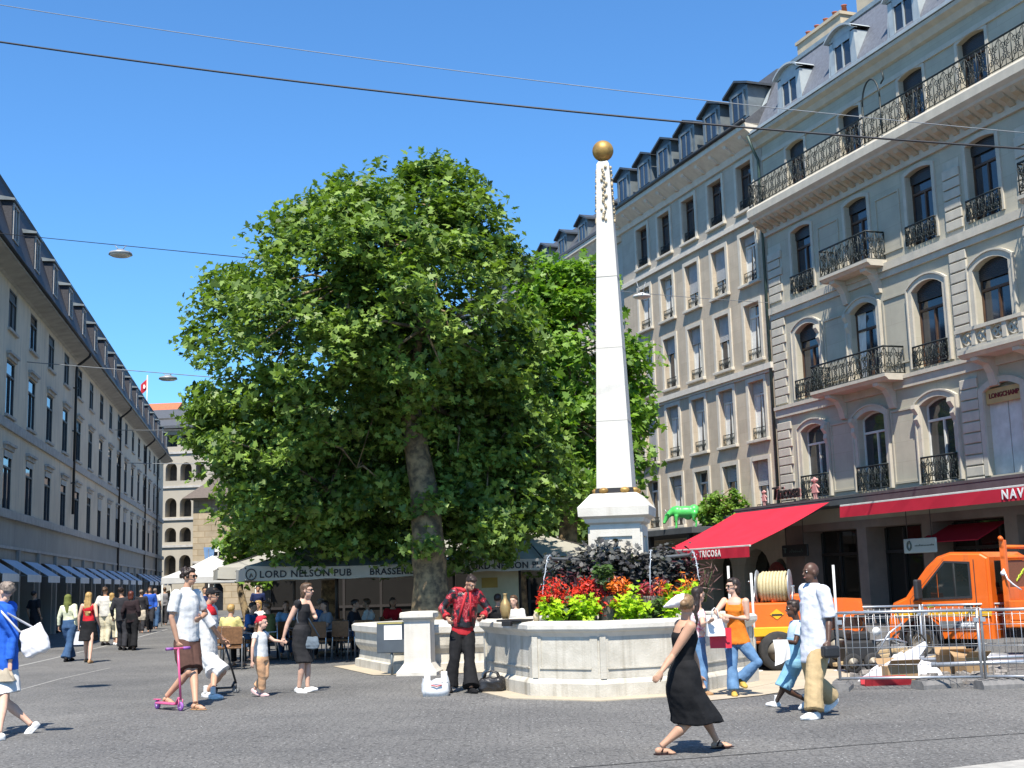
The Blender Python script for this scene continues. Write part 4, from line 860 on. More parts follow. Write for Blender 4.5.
mb = MB(); sp = inset(fp, -.38); mb.add([(p.x+OB.x, p.y+OB.y, .014) for p in sp]+[(p.x+OB.x, p.y+OB.y, 0) for p in sp], [tuple(range(n8))]+[(i+n8, (i+1) % n8+n8, (i+1) % n8, i) for i in range(n8)]); struct(mb.build('stone_paving', PLINTH))
mb = MB(); pv = [G(690, 703), G(760, 696), G(850, 682), G(850, 668), G(740, 672)]; mb.add([(p.x, p.y, .010) for p in pv], [(0, 1, 2, 3, 4)]); struct(mb.build('stone_paving', PLINTH))
# obelisk
GOLD = mat('gilded_metal', (.46, .28, .08), (.26, .15, .045), scale=7, rough=.5, metal=.45)
BRONZE = mat('gilded_ornament', (.46, .38, .25), (.24, .19, .12), scale=25, rough=.6, metal=.2)
OBST = mat('white_obelisk_stone', (.60, .57, .505), (.53, .505, .445), scale=1.2, rough=.75, bump=.08, streak=((.42, .395, .34), .5))
O = thing('obelisk', 'tall white tapering obelisk with a gold ball on top rising from the fountain', 'obelisk', OB, rad(-12))
def sq(mb, prof):
    for (h0, z0), (h1, z1) in zip(prof, prof[1:]):
        c0 = [(-h0, -h0, z0), (h0, -h0, z0), (h0, h0, z0), (-h0, h0, z0)]; c1 = [(-h1, -h1, z1), (h1, -h1, z1), (h1, h1, z1), (-h1, h1, z1)]
        for i in range(4): mb.quad(c0[i], c0[(i+1) % 4], c1[(i+1) % 4], c1[i])
    h, z = prof[-1]; mb.quad((-h, -h, z), (h, -h, z), (h, h, z), (-h, h, z))
mb = MB(); sq(mb, [(.62, .6), (.62, 1.25), (.42, 1.35), (.40, 1.42), (.40, 2.50)]); pd = mb.build('pedestal', LIME, O)
mb = MB()
for k in range(4):
    M = Matrix.Rotation(k*PI/2, 4, 'Z'); i_ = [(-.27, 1.62), (-.27, 2.3), (.27, 2.3), (.27, 1.62)]; o_ = [(-.395, 1.45), (-.395, 2.46), (.395, 2.46), (.395, 1.45)]
    m2 = MB(); ring(m2, i_, o_, .40, .43, True); mb.add([M @ Vector(v) for v in m2.v], m2.f)
mb.build('panel_frame', LIME, pd)
mb = MB(); sq(mb, [(.40, 2.49), (.46, 2.52), (.48, 2.58), (.555, 2.62), (.565, 2.76), (.53, 2.80), (.38, 2.97), (.34, 2.985)]); mb.build('cornice', LIME, O)
mb = MB(); sq(mb, [(.305, 2.985), (.305, 3.06)]); mb.build('base_block', SHOPFR, O)
for k in range(4):
    for sx in (-1, 1):
        mb = MB(); a = k*PI/2; M = Matrix.Rotation(a, 4, 'Z'); p = M @ Vector((sx*.17, -.30, 3.03)); mb.ball(p, .065, 8, (1.2, 1.2, .75)); mb.build('gilded_foot', GOLD, O)
mb = MB(); sq(mb, [(.285, 3.07), (.205, 5.6), (.203, 5.6), (.105, 8.5), (.075, 8.56)]); mb.build('shaft', OBST, O)
mb = MB()
for z in (4.15, 5.35, 6.55): h = .285-(z-3.07)*.0325+.0035; sq(mb, [(h, z), (h, z+.012)])
mb.build('shaft_joint', mat('stone_joint', (.42, .40, .36), rough=.9), O)
mb = MB(); mb.lathe([(.06, 8.55), (.06, 8.60), (.085, 8.62)], n=16); mb.ball((0, 0, 8.76), .178, 16); mb.build('gold_ball', GOLD, O)
for k in range(4):                                       # garlands hanging from the top of each face
    mb = MB(); M = Matrix.Rotation(k*PI/2, 4, 'Z'); rr = random.Random(k)
    for i in range(26):
        f = i/25; z = 8.44-.92*f; h = .285-(z-3.07)*.0325 if z < 8.5 else .1
        wv = (.065 if i % 6 < 3 else .03)*(1-.4*f); x = rr.uniform(-wv, wv)
        mb.ball(M @ Vector((x, -h-.012, z)), rr.uniform(.014, .028), 5, (1, .8, 1.3))
    mb.build('gilded_garland', BRONZE, O)
# water spouts and their jets
WATER = mat('falling_water', (.50, .54, .57), (.4, .44, .47), rough=.1, spec=.8); PIPEM = mat('spout_metal', (.30, .31, .31), rough=.35, metal=.7)
for px, top, bot, out in ((551, 557, 596, -.28), (649, 552, 610, .05), (690, 553, 580, .3)):
    p0 = at(px, top+2, 19.5); p1 = at(px+out*30, bot, 19.1); q = p0+Vector((-.02 if out < 0 else .02, -.16, .05)); D = p1-q
    mb = MB(); c = OB+Vector((0, 0, p0.z-.05)); mb.tube([c, c.lerp(p0, .7), p0, q], [.035, .03, .026, .022], 8)
    o = mb.build('water_spout', PIPEM); tag(o, {551: 'curved metal water spout on the left side above the orange flowers', 649: 'curved metal water spout in front of the obelisk pedestal', 690: 'curved metal water spout on the right side by the awning'}[px], 'spout', 'fountain spouts')
    mb = MB(); rr = random.Random(px)
    mb.tube([q+Vector((D.x*f+rr.uniform(-.006, .006), D.y*f, D.z*f*f)) for f in [i/12 for i in range(13)]], [.005+.003*rr.random() for i in range(13)], 6)
    for i in range(22): f = rr.random(); mb.ball(q+Vector((D.x*f+rr.gauss(0, .02), D.y*f+rr.gauss(0, .02), D.z*f*f)), rr.uniform(.004, .010), 3)
    o = mb.build('water_jet', WATER); tag(o, {551: 'thin white jet of water falling at the left of the flowers', 649: 'thin white jet of water falling past the dark kale by the pedestal', 690: 'thin white jet of water falling at the right of the flowers'}[px], 'water jet', 'fountain jets')

# ------------------------------------------------------------------ planting round the obelisk
TUB = mat('grey_timber_tub', (.26, .23, .19), (.16, .14, .12), scale=6, rough=.9)
def plant(name, lbl, cat, px, py, Y, w, h, m, n, size, seed, stem=None, group=None, up=.7, shape=LEAF_SHAPE, hang=0, dens=.5):
    w, h, n = w*1.15, h*1.15, int(n*1.35); p = at(px, py, Y); k = Y/CAM_F; r = np.random.default_rng(seed); T = thing(name, lbl, cat, (p.x, p.y, p.z-h*k*.5), 0, group)
    ns = max(5, n//34); D = r.normal(size=(ns, 3)); D /= np.linalg.norm(D, axis=1)[:, None]; D[:, 2] = np.abs(D[:, 2])*.9-.1
    tips = D*np.array([w*k*.5, w*k*.42, h*k*.5])*(.55+.5*r.random(ns))[:, None]; tips[:, 2] += h*k*.45
    mb = MB()
    for t in tips: mb.tube([(t[0]*.12, t[1]*.12, 0), (t[0]*.6, t[1]*.6, t[2]*.6+.02), tuple(t)], [.012, .008, .004], 4)
    mb.build('stems', stem or mat('green_stem', (.06, .10, .03), rough=.8), T)
    i = r.integers(0, ns, n); f = .45+.6*r.random(n)
    P = tips[i]*f[:, None] + r.normal(size=(n, 3))*np.array([w*k, w*k, h*k])*.085
    Nn = r.normal(size=(n, 3))*.6+P/np.linalg.norm(P+1e-6, axis=1)[:, None]*.6+np.array([0, -.35, up]); P[:, 2] -= hang*r.random(n)*h*k*.3
    obj('leaves', leaves_mesh('leaves', P, Nn, size*(.6+.8*r.random(n)), m, shape=shape), T)
    return T
KALE = leaf_mat('dark_kale', (.075, .078, .074), (.022, .020, .024), .12, 4)
PURP = leaf_mat('purple_leaf', (.075, .022, .028), (.025, .009, .014), .15, 5)
LIMEL = leaf_mat('lime_leaf', (.42, .58, .02), (.26, .42, .015), .35, 4)
REDL = leaf_mat('red_flower', (.70, .045, .012), (.45, .02, .015), .25, 6)
ORGL = leaf_mat('orange_flower', (.72, .20, .015), (.55, .09, .01), .25, 6)
PNKL = leaf_mat('pink_red_leaf', (.45, .05, .06), (.20, .02, .03), .25, 6)
GRNL = leaf_mat('mid_green_leaf', (.07, .13, .025), (.03, .06, .015), .2, 5)
SPIKE = np.array([(0, 0), (.16, .3), (.1, .8), (0, 1.2), (-.1, .8), (-.16, .3)])
FRILL = np.array([(0, 0), (.4, .1), (.3, .3), (.62, .42), (.36, .6), (.55, .9), (.2, .84), (0, 1.15), (-.2, .84), (-.55, .9), (-.36, .6), (-.62, .42), (-.3, .3), (-.4, .1)])
for i, (px, py, Y, w, h, lb) in enumerate(((577, 567, 20.0, 56, 50, 'dark frilly kale at the left end of the flower bed'), (608, 563, 19.6, 50, 46, 'dark frilly kale directly below the obelisk pedestal'), (632, 566, 19.8, 48, 52, 'tall dark kale between two water jets'), (662, 568, 19.9, 44, 46, 'dark frilly kale at the right of the pedestal'))):
    plant('kale_plant', lb, 'plant', px, py, Y, w*1.05, h*1.08, KALE, 900, .075, 40+i, group='dark kale plants', shape=FRILL)
for i, (px, py, Y, w, h, lb) in enumerate(((600, 584, 19.4, 56, 44, 'wine red leafy plant in the middle above the red flowers'), (566, 584, 19.5, 30, 34, 'wine red leafy plant behind the left red flowers'), (684, 567, 19.8, 34, 42, 'wine red leafy plant beside the red awning'), (655, 590, 19.4, 26, 28, 'wine red leafy plant above the pink flowers'))):
    plant('purple_plant', lb, 'plant', px, py, Y, w, h, PURP, 300, .085, 50+i, group='wine red leafy plants', shape=SPIKE, up=.4)
for i, (px, py, w, h, lb) in enumerate(((554, 606, 34, 32, 'lime green foliage plant at the left edge of the basin'), (582, 601, 40, 44, 'lime green foliage plant in front of the red flowers, left of centre'), (630, 600, 42, 44, 'lime green foliage plant right of the wooden tub'), (668, 600, 28, 40, 'lime green foliage plant behind the woman in black'), (690, 597, 26, 34, 'lime green foliage plant at the right edge of the basin'))):
    plant('coleus_plant', lb, 'plant', px, py, 18.9, w*.84, h*.95, LIMEL, 240, .08, 60+i, group='lime green plants', hang=.5)
for i, (px, py, w, h, m, lb) in enumerate(((556, 590, 38, 34, REDL, 'scarlet flowers at the left of the bed'), (570, 594, 34, 32, REDL, 'scarlet flowers between two lime green plants'), (609, 600, 36, 34, REDL, 'bright red flowers in the middle of the bed'), (596, 590, 26, 22, PNKL, 'dull red flowers below the wine red plant'), (617, 585, 34, 22, ORGL, 'orange flowers in the middle of the bed'), (655, 590, 26, 28, PNKL, 'pink red flowers right of the middle jet'), (676, 586, 36, 36, ORGL, 'orange flowers by the right water jet'), (681, 598, 30, 18, REDL, 'red flowers under the orange ones at the right'), (543, 603, 14, 22, REDL, 'a few red flowers at the far left tip'), (588, 585, 22, 18, REDL, 'small red flowers left of the wine red plant'))):
    plant('flowering_plant', lb, 'plant', px, py, 19.05, w, h, m, 210, .062, 80+i, group='flowers round the obelisk', shape=SPIKE, up=.5)
for i, (px, py, w, h, lb) in enumerate(((654, 607, 30, 28, 'small dark green trailing plant above the basin rim'), (566, 607, 22, 24, 'mid green plant low between lime green plants'), (605, 573, 20, 30, 'mid green plant deep inside the flower bed'))):
    plant('green_plant', lb, 'plant', px, py, 18.95, w, h, GRNL, 150, .07, 100+i, group='green filler plants')
for i, (px, w, lb) in enumerate(((569, 20, 'left grey timber plant tub in the basin'), (609, 22, 'middle grey timber plant tub in the basin'), (651, 22, 'right grey timber plant tub in the basin'), (589, 12, 'narrow grey tub nearly hidden by lime green leaves'), (633, 12, 'narrow grey tub right of the middle one'))):
    p = at(px, 612, 19.15); mb = MB(); r_ = w*19/CAM_F*.5
    mb.lathe([(r_*.8, .5), (r_, p.z+.22), (r_*1.04, p.z+.24), (r_*.9, p.z+.24)], (0, 0, 0), 20); o = mb.build('plant_tub', TUB, None, (p.x, p.y, 0)); tag(o, lb, 'tub', 'timber tubs in the fountain')
plant('grass_plume', 'purple plume grass arching over the right edge of the basin', 'plant', 703, 578, 19.6, 40, 40, leaf_mat('plume_grass', (.15, .07, .06), (.07, .03, .03), .2), 150, .12, 120, shape=np.array([(0, 0), (.06, .5), (0, 1.5), (-.06, .5)]), up=.2)
# black tray, vase and jar on the rim
p = at(513, 618.5, 18.9); mb = MB(); mb.bbox(-.20, .26, -.16, .16, 0, .03, .01); mb.bbox(-.06, .1, -.22, -.15, -.06, .012, .01); o = mb.build('tray', BLK, None, (p.x, 19.0, 1.053), rad(-35)); tag(o, 'flat black tray lying on the left corner of the fountain rim', 'tray')
p = at(505.5, 616, 19.2); mb = MB(); mb.lathe([(.05, 0), (.065, .05), (.085, .15), (.07, .24), (.03, .30), (.025, .36), (.04, .38)], n=18); o = mb.build('vase', mat('brass_vase', (.45, .32, .14), (.3, .2, .08), rough=.4, metal=.4), None, (p.x, 19.25, 1.085)); tag(o, 'slender brass coloured vase standing on the fountain rim', 'vase')
p = at(535, 618, 19.0); mb = MB(); mb.lathe([(.04, 0), (.05, .08), (.03, .12), (.035, .15)], n=14); o = mb.build('jar', mat('cream_jar', (.55, .45, .3), rough=.5), None, (p.x+.02, 18.95, 1.053)); tag(o, 'small cream jar on the fountain rim left of the flowers', 'jar')

# ------------------------------------------------------------------ small rear basin with pillar and notice
RB = thing('fountain_basin', 'low white stone side basin behind the square pillar left of the fountain', 'fountain', (-1.8, 24.2, 0))
def rel(x, y, z=0): p = G(x, y, z); return Vector((p.x+1.8, p.y-24.2, 0))
bp = [Vector((-1.6, 2.2, 0)), Vector((-.62, -.25, 0)), Vector((.2, -.35, 0)), Vector((1.75, -.2, 0)), Vector((1.9, 1.6, 0)), Vector((.9, 2.9, 0)), Vector((-.6, 3.1, 0))]
mb = MB(); prof = [(0, 0), (0, .16), (.07, .18), (.09, .34), (.02, .44), (.0, .50), (.0, .70)]
def layer2(P0, z0, P1, z1): layer(P0, z0, P1, z1)
for (d0, z0), (d1, z1) in zip(prof, prof[1:]): layer(inset(bp, d0), z0, inset(bp, d1), z1)
mb.build('basin_wall', LIME2, RB)
mb = MB(); prof = [(0, .70), (-.05, .73), (-.06, .84), (-.01, .88), (.30, .88), (.32, .6)]
for (d0, z0), (d1, z1) in zip(prof, prof[1:]): layer(inset(bp, d0), z0, inset(bp, d1), z1)
mb.build('rim', LIME, RB)
mb = MB(); mb.poly([(p.x, p.y, .66) for p in inset(bp, .3)]); mb.build('water', MATS['basin_water'], RB)
P = thing('stone_pillar', 'square white stone pillar with a moulded cap at the side basin', 'pillar', (-1.84, 23.55, 0), rad(-6))
mb = MB(); sq(mb, [(.37, 0), (.37, .06), (.32, .12), (.25, .22), (.245, .30), (.24, .96), (.27, 1.0)]); mb.build('shaft', LIME, P)
mb = MB(); sq(mb, [(.26, 1.0), (.295, 1.02), (.31, 1.04), (.31, 1.11), (.29, 1.135), (.2, 1.145)]); mb.build('cap', LIME, P)
N_ = thing('notice_board', 'small grey metal notice board on a post with a white sheet beside the pillar', 'sign', (-2.36, 23.55, 0), rad(-3))
SIGNG = mat('slate_grey_panel', (.075, .09, .105), (.06, .072, .085), rough=.5)
mb = MB(); mb.bbox(-.27, .27, -.03, .03, .40, .96, .015); o = mb.build('panel', SIGNG, N_)
mb = MB(); mb.box(-.25, .25, -.034, -.031, .93, .955); mb.build('panel_edge', mat('yellow_edge', (.45, .38, .12), rough=.6), o)
mb = MB(); mb.box(-.13, .2, -.038, -.032, .64, .90); mb.build('white_sheet', WHT, o)
mb = MB(); mb.tube([(0, .02, 0), (0, .02, .5)], .025, 8); mb.build('post', ZINC, N_)
mb = MB(); pl = inset(bp, -.4); mb.add([(p.x-1.8, p.y+24.2, .009) for p in pl], [tuple(range(7))]); struct(mb.build('stone_paving', PLINTH))
# ------------------------------------------------------------------ pub parasols
PCLOTH = mat('grey_parasol_cloth', (.30, .285, .24), (.25, .24, .20), scale=2, rough=.9)
PVAL = mat('cream_valance_cloth', (.42, .395, .33), (.36, .34, .285), scale=2, rough=.9)
PTXT = mat('dark_serif_letters', (.02, .02, .025), rough=.7)
def parasol(lbl, x, y, rz, w, zv, za, txts, front=True):
    P = thing('parasol', lbl, 'parasol', (x, y, 0), rz, 'pub parasols')
    cx, cy = w/2, w/2; mb = MB(); n = 8
    cs = [(0, 0), (w, 0), (w, w), (0, w)]
    for k in range(4):
        a, b = cs[k], cs[(k+1) % 4]
        for i in range(n):
            def pt(u, v):      # u along edge, v to the apex; cloth sags between ribs
                px, py = a[0]+(b[0]-a[0])*u, a[1]+(b[1]-a[1])*u; s = -.10*math.sin(PI*u)*(1-v)-.10*math.sin(PI*v)
                return (px+(cx-px)*v, py+(cy-py)*v, zv+(za-zv)*v+s)
            for j in range(5): mb.quad(pt(i/n, j/5), pt((i+1)/n, j/5), pt((i+1)/n, (j+1)/5), pt(i/n, (j+1)/5))
    c = mb.build('canopy', PCLOTH, P); MATS  # canopy with ribs below
    mb = MB()
    for p in cs + [(w/2, 0), (w, w/2), (w/2, w), (0, w/2)]: mb.tube([(p[0], p[1], zv-.05), (cx, cy, za-.12)], .02, 6)
    mb.build('ribs', SHOPFR, P)
    mb = MB()
    for k in range(4):
        a, b = cs[k], cs[(k+1) % 4]; m_ = 26
        for i in range(m_):
            u0, u1 = i/m_, (i+1)/m_
            P2 = lambda u, z: (a[0]+(b[0]-a[0])*u, a[1]+(b[1]-a[1])*u, z)
            s0, s1 = -.10*math.sin(PI*u0), -.10*math.sin(PI*u1); lo = lambda u: zv-.31-.025*abs(math.sin(PI*u*5))
            mb.quad(P2(u0, zv+s0*.5), P2(u1, zv+s1*.5), P2(u1, lo(u1)), P2(u0, lo(u0)))
    v = mb.build('valance', PVAL, P)
    for (t, u, size) in txts: letter(t, size, PTXT, v, frame((w*u, -.012, zv-.20), (1, 0, 0), (0, 0, 1)), extrude=.004, offset=.004, space=1.1)
    mb = MB()
    for t_, u, size in txts:
        if t_.startswith('LORD'): mb.tube([(w*u-size*5.6+.11*math.cos(i*PI/8), -.012, zv-.19+.12*math.sin(i*PI/8)) for i in range(17)], .012, 5); mb.tube([(w*u-size*5.6-.03, -.012, zv-.26), (w*u-size*5.6, -.012, zv-.16), (w*u-size*5.6+.03, -.012, zv-.24)], .012, 5)
    if mb.v: mb.build('round_emblem', PTXT, v)
    mb = MB(); mb.tube([(cx, cy, 0), (cx, cy, za)], .045, 10); mb.build('pole', SHOPFR, P)
    mb = MB(); mb.bbox(cx-.45, cx+.45, cy-.45, cy+.45, 0, .08, .01); mb.build('base', SHOPFR, P)
    return P
p = at(245, 590, 28.0)
pr1 = parasol('grey pub parasol lettered LORD NELSON PUB at the left of the tree trunk', p.x, 28.0, rad(15), 4.6, 2.14, 3.0, (('LORD NELSON PUB', .29, .215), ('BRASSERIE LE NO', .79, .205)))
p = at(452, 590, 30.3)
parasol('grey pub parasol in deep shade at the right of the tree trunk', p.x, 30.3, rad(15), 4.6, 2.22, 3.1, (('LORD NELSON PUB', .30, .215), ('BRASSERIE', .78, .205)))
parasol('grey pub parasol in the second row behind the lettered one', -8.3, 35, rad(15), 4.6, 2.25, 3.1, ())
parasol('grey pub parasol in the second row behind the tree trunk', -3.6, 36.5, rad(15), 4.6, 2.25, 3.1, ())
# dark pub front added as backdrop; its near-black glass stands for deep shade
pa, pb = at(262, 620, 52), at(575, 620, 52)
Pb = thing('pub_backdrop', 'low dark pub front added as backdrop for the deep shade behind the tables', 'building', (pa.x, 52, 0), 0); Lp = pb.x-pa.x
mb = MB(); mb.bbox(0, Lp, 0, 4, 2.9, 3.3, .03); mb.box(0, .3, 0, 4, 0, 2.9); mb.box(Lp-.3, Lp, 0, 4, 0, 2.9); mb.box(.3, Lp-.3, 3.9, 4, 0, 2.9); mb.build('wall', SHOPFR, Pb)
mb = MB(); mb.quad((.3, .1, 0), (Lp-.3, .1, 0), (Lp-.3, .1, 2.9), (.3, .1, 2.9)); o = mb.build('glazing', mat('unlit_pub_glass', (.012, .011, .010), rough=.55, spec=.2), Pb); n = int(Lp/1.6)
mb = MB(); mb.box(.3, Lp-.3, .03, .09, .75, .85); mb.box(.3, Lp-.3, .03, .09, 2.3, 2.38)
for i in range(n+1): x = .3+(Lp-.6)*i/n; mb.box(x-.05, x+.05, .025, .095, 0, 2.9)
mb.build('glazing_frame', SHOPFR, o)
# white market tents further down the street
TENT = mat('white_tent_cloth', (.50, .50, .48), (.44, .44, .43), rough=.85)
for i, (px, lb) in enumerate(((212, 'white canopy tent in front of the old stone hall, partly behind the teenager'), (252, 'white canopy tent in the sun behind the left end of the pub parasol'))):
    Y = 62+7*i; p = at(px, 605, Y); T = thing('canopy_tent', lb, 'tent', (p.x, Y, 0), rad(10), 'white canopy tents')
    z0, z1, w_ = 2.25, 3.3, 2.2; mb = MB(); c = [(-w_, -w_), (w_, -w_), (w_, w_), (-w_, w_)]
    for k in range(4):
        a, b = c[k], c[(k+1) % 4]; mb.add([(a[0], a[1], z0), (b[0], b[1], z0), (b[0]*.4, b[1]*.4, z0+.55), (a[0]*.4, a[1]*.4, z0+.55), (0, 0, z1)], [(0, 1, 2, 3), (3, 2, 4)])
        mb.quad((a[0], a[1], z0), (b[0], b[1], z0), (b[0], b[1], z0-.28), (a[0], a[1], z0-.28))
    mb.build('canopy', TENT, T); mb = MB()
    for a in c: mb.tube([(a[0]*.98, a[1]*.98, 0), (a[0]*.98, a[1]*.98, z0)], .035, 6)
    mb.build('posts', WHITEPAINT, T)
Bn = thing('banner_stand', 'tall dark post with a blue and white banner before the old stone hall', 'banner', tuple(at(208, 618, 80) * 1)[:2]+(0,))
mb = MB(); mb.tube([(0, 0, 0), (0, 0, 4.2)], .05, 6); mb.build('post', SHOPFR, Bn)
mb = MB(); mb.add([(-.32, -.04, 4.3), (.38, -.04, 4.3), (.22, -.04, 2.4), (-.1, -.04, 2.4), (-.32, 0, 4.3), (.38, 0, 4.3), (.22, 0, 2.4), (-.1, 0, 2.4)], [(0, 1, 2, 3), (7, 6, 5, 4), (0, 3, 7, 4), (1, 5, 6, 2)]); mb.build('banner', mat('blue_banner', (.16, .27, .45), (.10, .2, .38), rough=.8), Bn)
mb = MB(); mb.box(.39, .95, -.04, 0, 4.0, 4.5); mb.build('white_flag', WHT, Bn)
mb = MB(); mb.box(-.2, .4, -.1, .1, 1.75, 2.05); mb.build('crossboard', SHOPFR, Bn)

# ------------------------------------------------------------------ terrace furniture
RATTAN = mat('brown_rattan', (.19, .09, .035), (.11, .052, .02), scale=20, rough=.7); CHROME = mat('bright_tube', (.5, .5, .5), (.42, .42, .42), rough=.3, metal=.8); DWOOD = mat('dark_table', (.05, .04, .035), rough=.5)
CH = [0]
def cafe_chair(lbl, x, y, rz, proto=[None]):
    if proto[0] is None:
        T = thing('cafe_chair', lbl, 'chair', (x, y, 0), rz, 'terrace chairs')
        mb = MB(); mb.bbox(-.22, .22, -.22, .22, .43, .47, .015); mb.build('seat', RATTAN, T)
        mb = MB(); mb.bbox(-.21, .21, .20, .24, .52, .88, .015); mb.build('backrest', RATTAN, T)
        for sx in (-1, 1):
            mb = MB(); mb.tube([(sx*.20, .30, 0), (sx*.20, .22, .45), (sx*.20, .22, .88)], .014, 6); mb.build('leg', CHROME, T)
            mb = MB(); mb.tube([(sx*.22, -.24, 0), (sx*.22, -.21, .64), (sx*.22, .22, .66)], .014, 6); mb.build('leg', CHROME, T)
        proto[0] = T; return T
    T = copy_tree(proto[0]); T.location = (x, y, 0); T.rotation_euler = (0, 0, rz); T['label'] = lbl; return T
def cafe_table(lbl, x, y, proto=[None]):
    if proto[0] is None:
        T = thing('cafe_table', lbl, 'table', (x, y, 0), 0, 'terrace tables')
        mb = MB(); mb.lathe([(.38, 0), (.38, .03)], (0, 0, .72), 24, smooth=False); mb.build('tabletop', DWOOD, T)
        mb = MB(); mb.lathe([(.03, 0), (.03, .7)], (0, 0, .03), 10); mb.lathe([(.22, 0), (.20, .03)], n=20); mb.build('pedestal', SHOPFR, T)
        proto[0] = T; return T
    T = copy_tree(proto[0]); T.location = (x, y, 0); T['label'] = lbl; return T

# ------------------------------------------------------------------ temporary fences on the right
STEEL = mat('galvanised_steel', (.50, .51, .52), (.40, .41, .42), scale=6, rough=.42, metal=.75)
RUB = mat('grey_rubber_foot', (.20, .19, .18), (.13, .125, .12), scale=8, rough=.9, bump=.2)
def fence_panel(lbl, p, q, h, step=.10, tops=True, z0=.16):
    p, q = Vector((p[0], p[1], 0)), Vector((q[0], q[1], 0)); L = (q-p).length; T = thing('mesh_fence', lbl, 'fence', tuple(p), math.atan2((q-p).y, (q-p).x), 'galvanised mesh fence panels')
    mb = MB(); mb.tube([(0, 0, .02), (0, 0, h), (0, 0, h+.02)], .021, 8); mb.tube([(L, 0, .02), (L, 0, h+.02)], .021, 8); mb.tube([(0, 0, h), (L, 0, h)], .021, 8); mb.tube([(0, 0, z0), (L, 0, z0)], .019, 8); mb.build('tube_frame', STEEL, T)
    mb = MB(); n = int(L/step)
    for i in range(1, n): mb.tube([(L*i/n, 0, z0), (L*i/n, 0, h)], .0036, 4)
    for z in (z0+.18, z0+.42, h-.2, h-.06): mb.tube([(0, .006, z), (L, .006, z)], .0048, 4)
    mb.build('wire_mesh', STEEL, T)
    mb = MB()
    for x in (L*.02, L-.02): mb.box(x-.035, x+.035, -.03, .03, h-.16, h-.10)
    mb.build('clamp', STEEL, T); return T
fa, fb = G(841, 690), G(983, 688.5); z1 = 1.07
fence_panel('nearest galvanised mesh fence panel, in front of the rubble left of the truck', fa, fb, z1)
fc = G(1075, 688)
fence_panel('galvanised mesh fence panel nearest the right edge of the photo', fb+Vector((.06, .02, 0)), fc, z1)
ba, bb, bc = Vector((5.3, 22.6, 0)), Vector((7.1, 22.5, 0)), Vector((9.3, 22.2, 0))
fence_panel('mesh fence panel standing behind the rubble, right of the compressor', ba, bb, 1.02)
fence_panel('mesh fence panel standing between the rubble and the truck wheel', bb+Vector((.05, 0, 0)), bc, 1.02)
def foot(lbl, x, y, rz, proto=[None]):
    if proto[0] is None:
        mb = MB(); mb.extr([(-.13, 0), (.13, 0), (.13, .06), (.09, .12), (-.09, .12), (-.13, .06)], -.36, .36)
        for i in range(5): mb.box(-.3+.13*i, -.25+.13*i, -.095, .095, .12, .135)
        proto[0] = mb.build('ballast_block', RUB)
        o = proto[0]
    else: o = proto[0].copy(); COL.objects.link(o)
    o.location = (x, y, 0.0); o.rotation_euler = (0, 0, rz); tag(o, lbl, 'fence foot', 'grey fence feet'); return o
foot('grey block foot under the left end of the nearest fence panel', fa.x+.02, fa.y+.02, rad(70)); foot('striped grey block foot between the two near fence panels', fb.x+.25, fb.y-.05, rad(12))
foot('grey block foot lying left of the striped one', fb.x-.55, fb.y+.25, rad(25)); foot('grey block foot under the far fence panel joint', 7.12, 22.5, rad(80)); foot('grey block foot in the rubble behind the cardboard', 6.2, 21.2, rad(40)); foot('grey block foot at the compressor end of the far fence', 5.3, 22.6, rad(80))
for i, (px, yt, Y, lb) in enumerate(((728, 566, 22.2, 'thin white post behind the woman in the orange top'), (751, 573, 22.0, 'thin white post at the left end of the compressor'), (833, 565, 21.6, 'thin white post behind the man in the white shirt'))):
    p = at(px, yt, Y); mb = MB(); mb.tube([(0, 0, .012), (0, 0, p.z)], .022, 8); mb.lathe([(.12, 0), (.11, .02)], n=14); o = mb.build('steel_post', mat('white_steel_post', (.62, .62, .6), rough=.45), None, (p.x, Y, 0)); tag(o, lb, 'post', 'thin white posts')

# ------------------------------------------------------------------ orange compressor with hose reel
ORANGE = mat('orange_paint', (.72, .145, .012), (.64, .115, .010), scale=1.5, rough=.38, coat=.3, streak=((.22, .085, .035), .5))
YEL = mat('yellow_paint', (.75, .42, .015), (.66, .36, .012), rough=.45); TYRE = mat('tyre_rubber', (.035, .034, .033), (.02, .02, .02), scale=8, rough=.85, bump=.2)
RIM = mat('wheel_rim', (.40, .36, .30), (.28, .25, .2), rough=.5, metal=.5); CHASSIS = mat('chassis_black', (.025, .024, .023), rough=.6); HOSE = mat('pale_yellow_hose', (.52, .44, .25), (.42, .35, .2), scale=30, rough=.6)
DULL = mat('dull_silver', (.42, .43, .44), (.32, .33, .34), rough=.45, metal=.5)
def wheel(P, x, y, z, r, w, axis_y=True, name='wheel'):
    o = obj(name, None, P, (x, y, z)); M = Matrix.Rotation(PI/2, 4, 'X')
    mb = MB(); mb.lathe([(r*.62, -w/2), (r*.92, -w/2), (r, -w*.36), (r, w*.36), (r*.92, w/2), (r*.62, w/2)], n=28, M=M, cap=False); mb.build('tyre', TYRE, o)
    mb = MB(); mb.lathe([(r*.63, -w*.42), (r*.55, -w*.44), (r*.5, -w*.3), (r*.22, -w*.34), (r*.2, -w*.46), (.01, -w*.46)], n=24, M=M); mb.lathe([(r*.63, w*.42), (r*.22, w*.3), (.01, w*.3)], n=24, M=M)
    for k in range(6): mb.ball((r*.36*math.cos(k*PI/3), w*.37, r*.36*math.sin(k*PI/3)), r*.05, 4); mb.ball((r*.36*math.cos(k*PI/3), -w*.34, r*.36*math.sin(k*PI/3)), r*.05, 4)
    mb.build('rim', RIM, o); return o
cY = 22.0; cp = at(750, 660, cY); k = cY/CAM_F
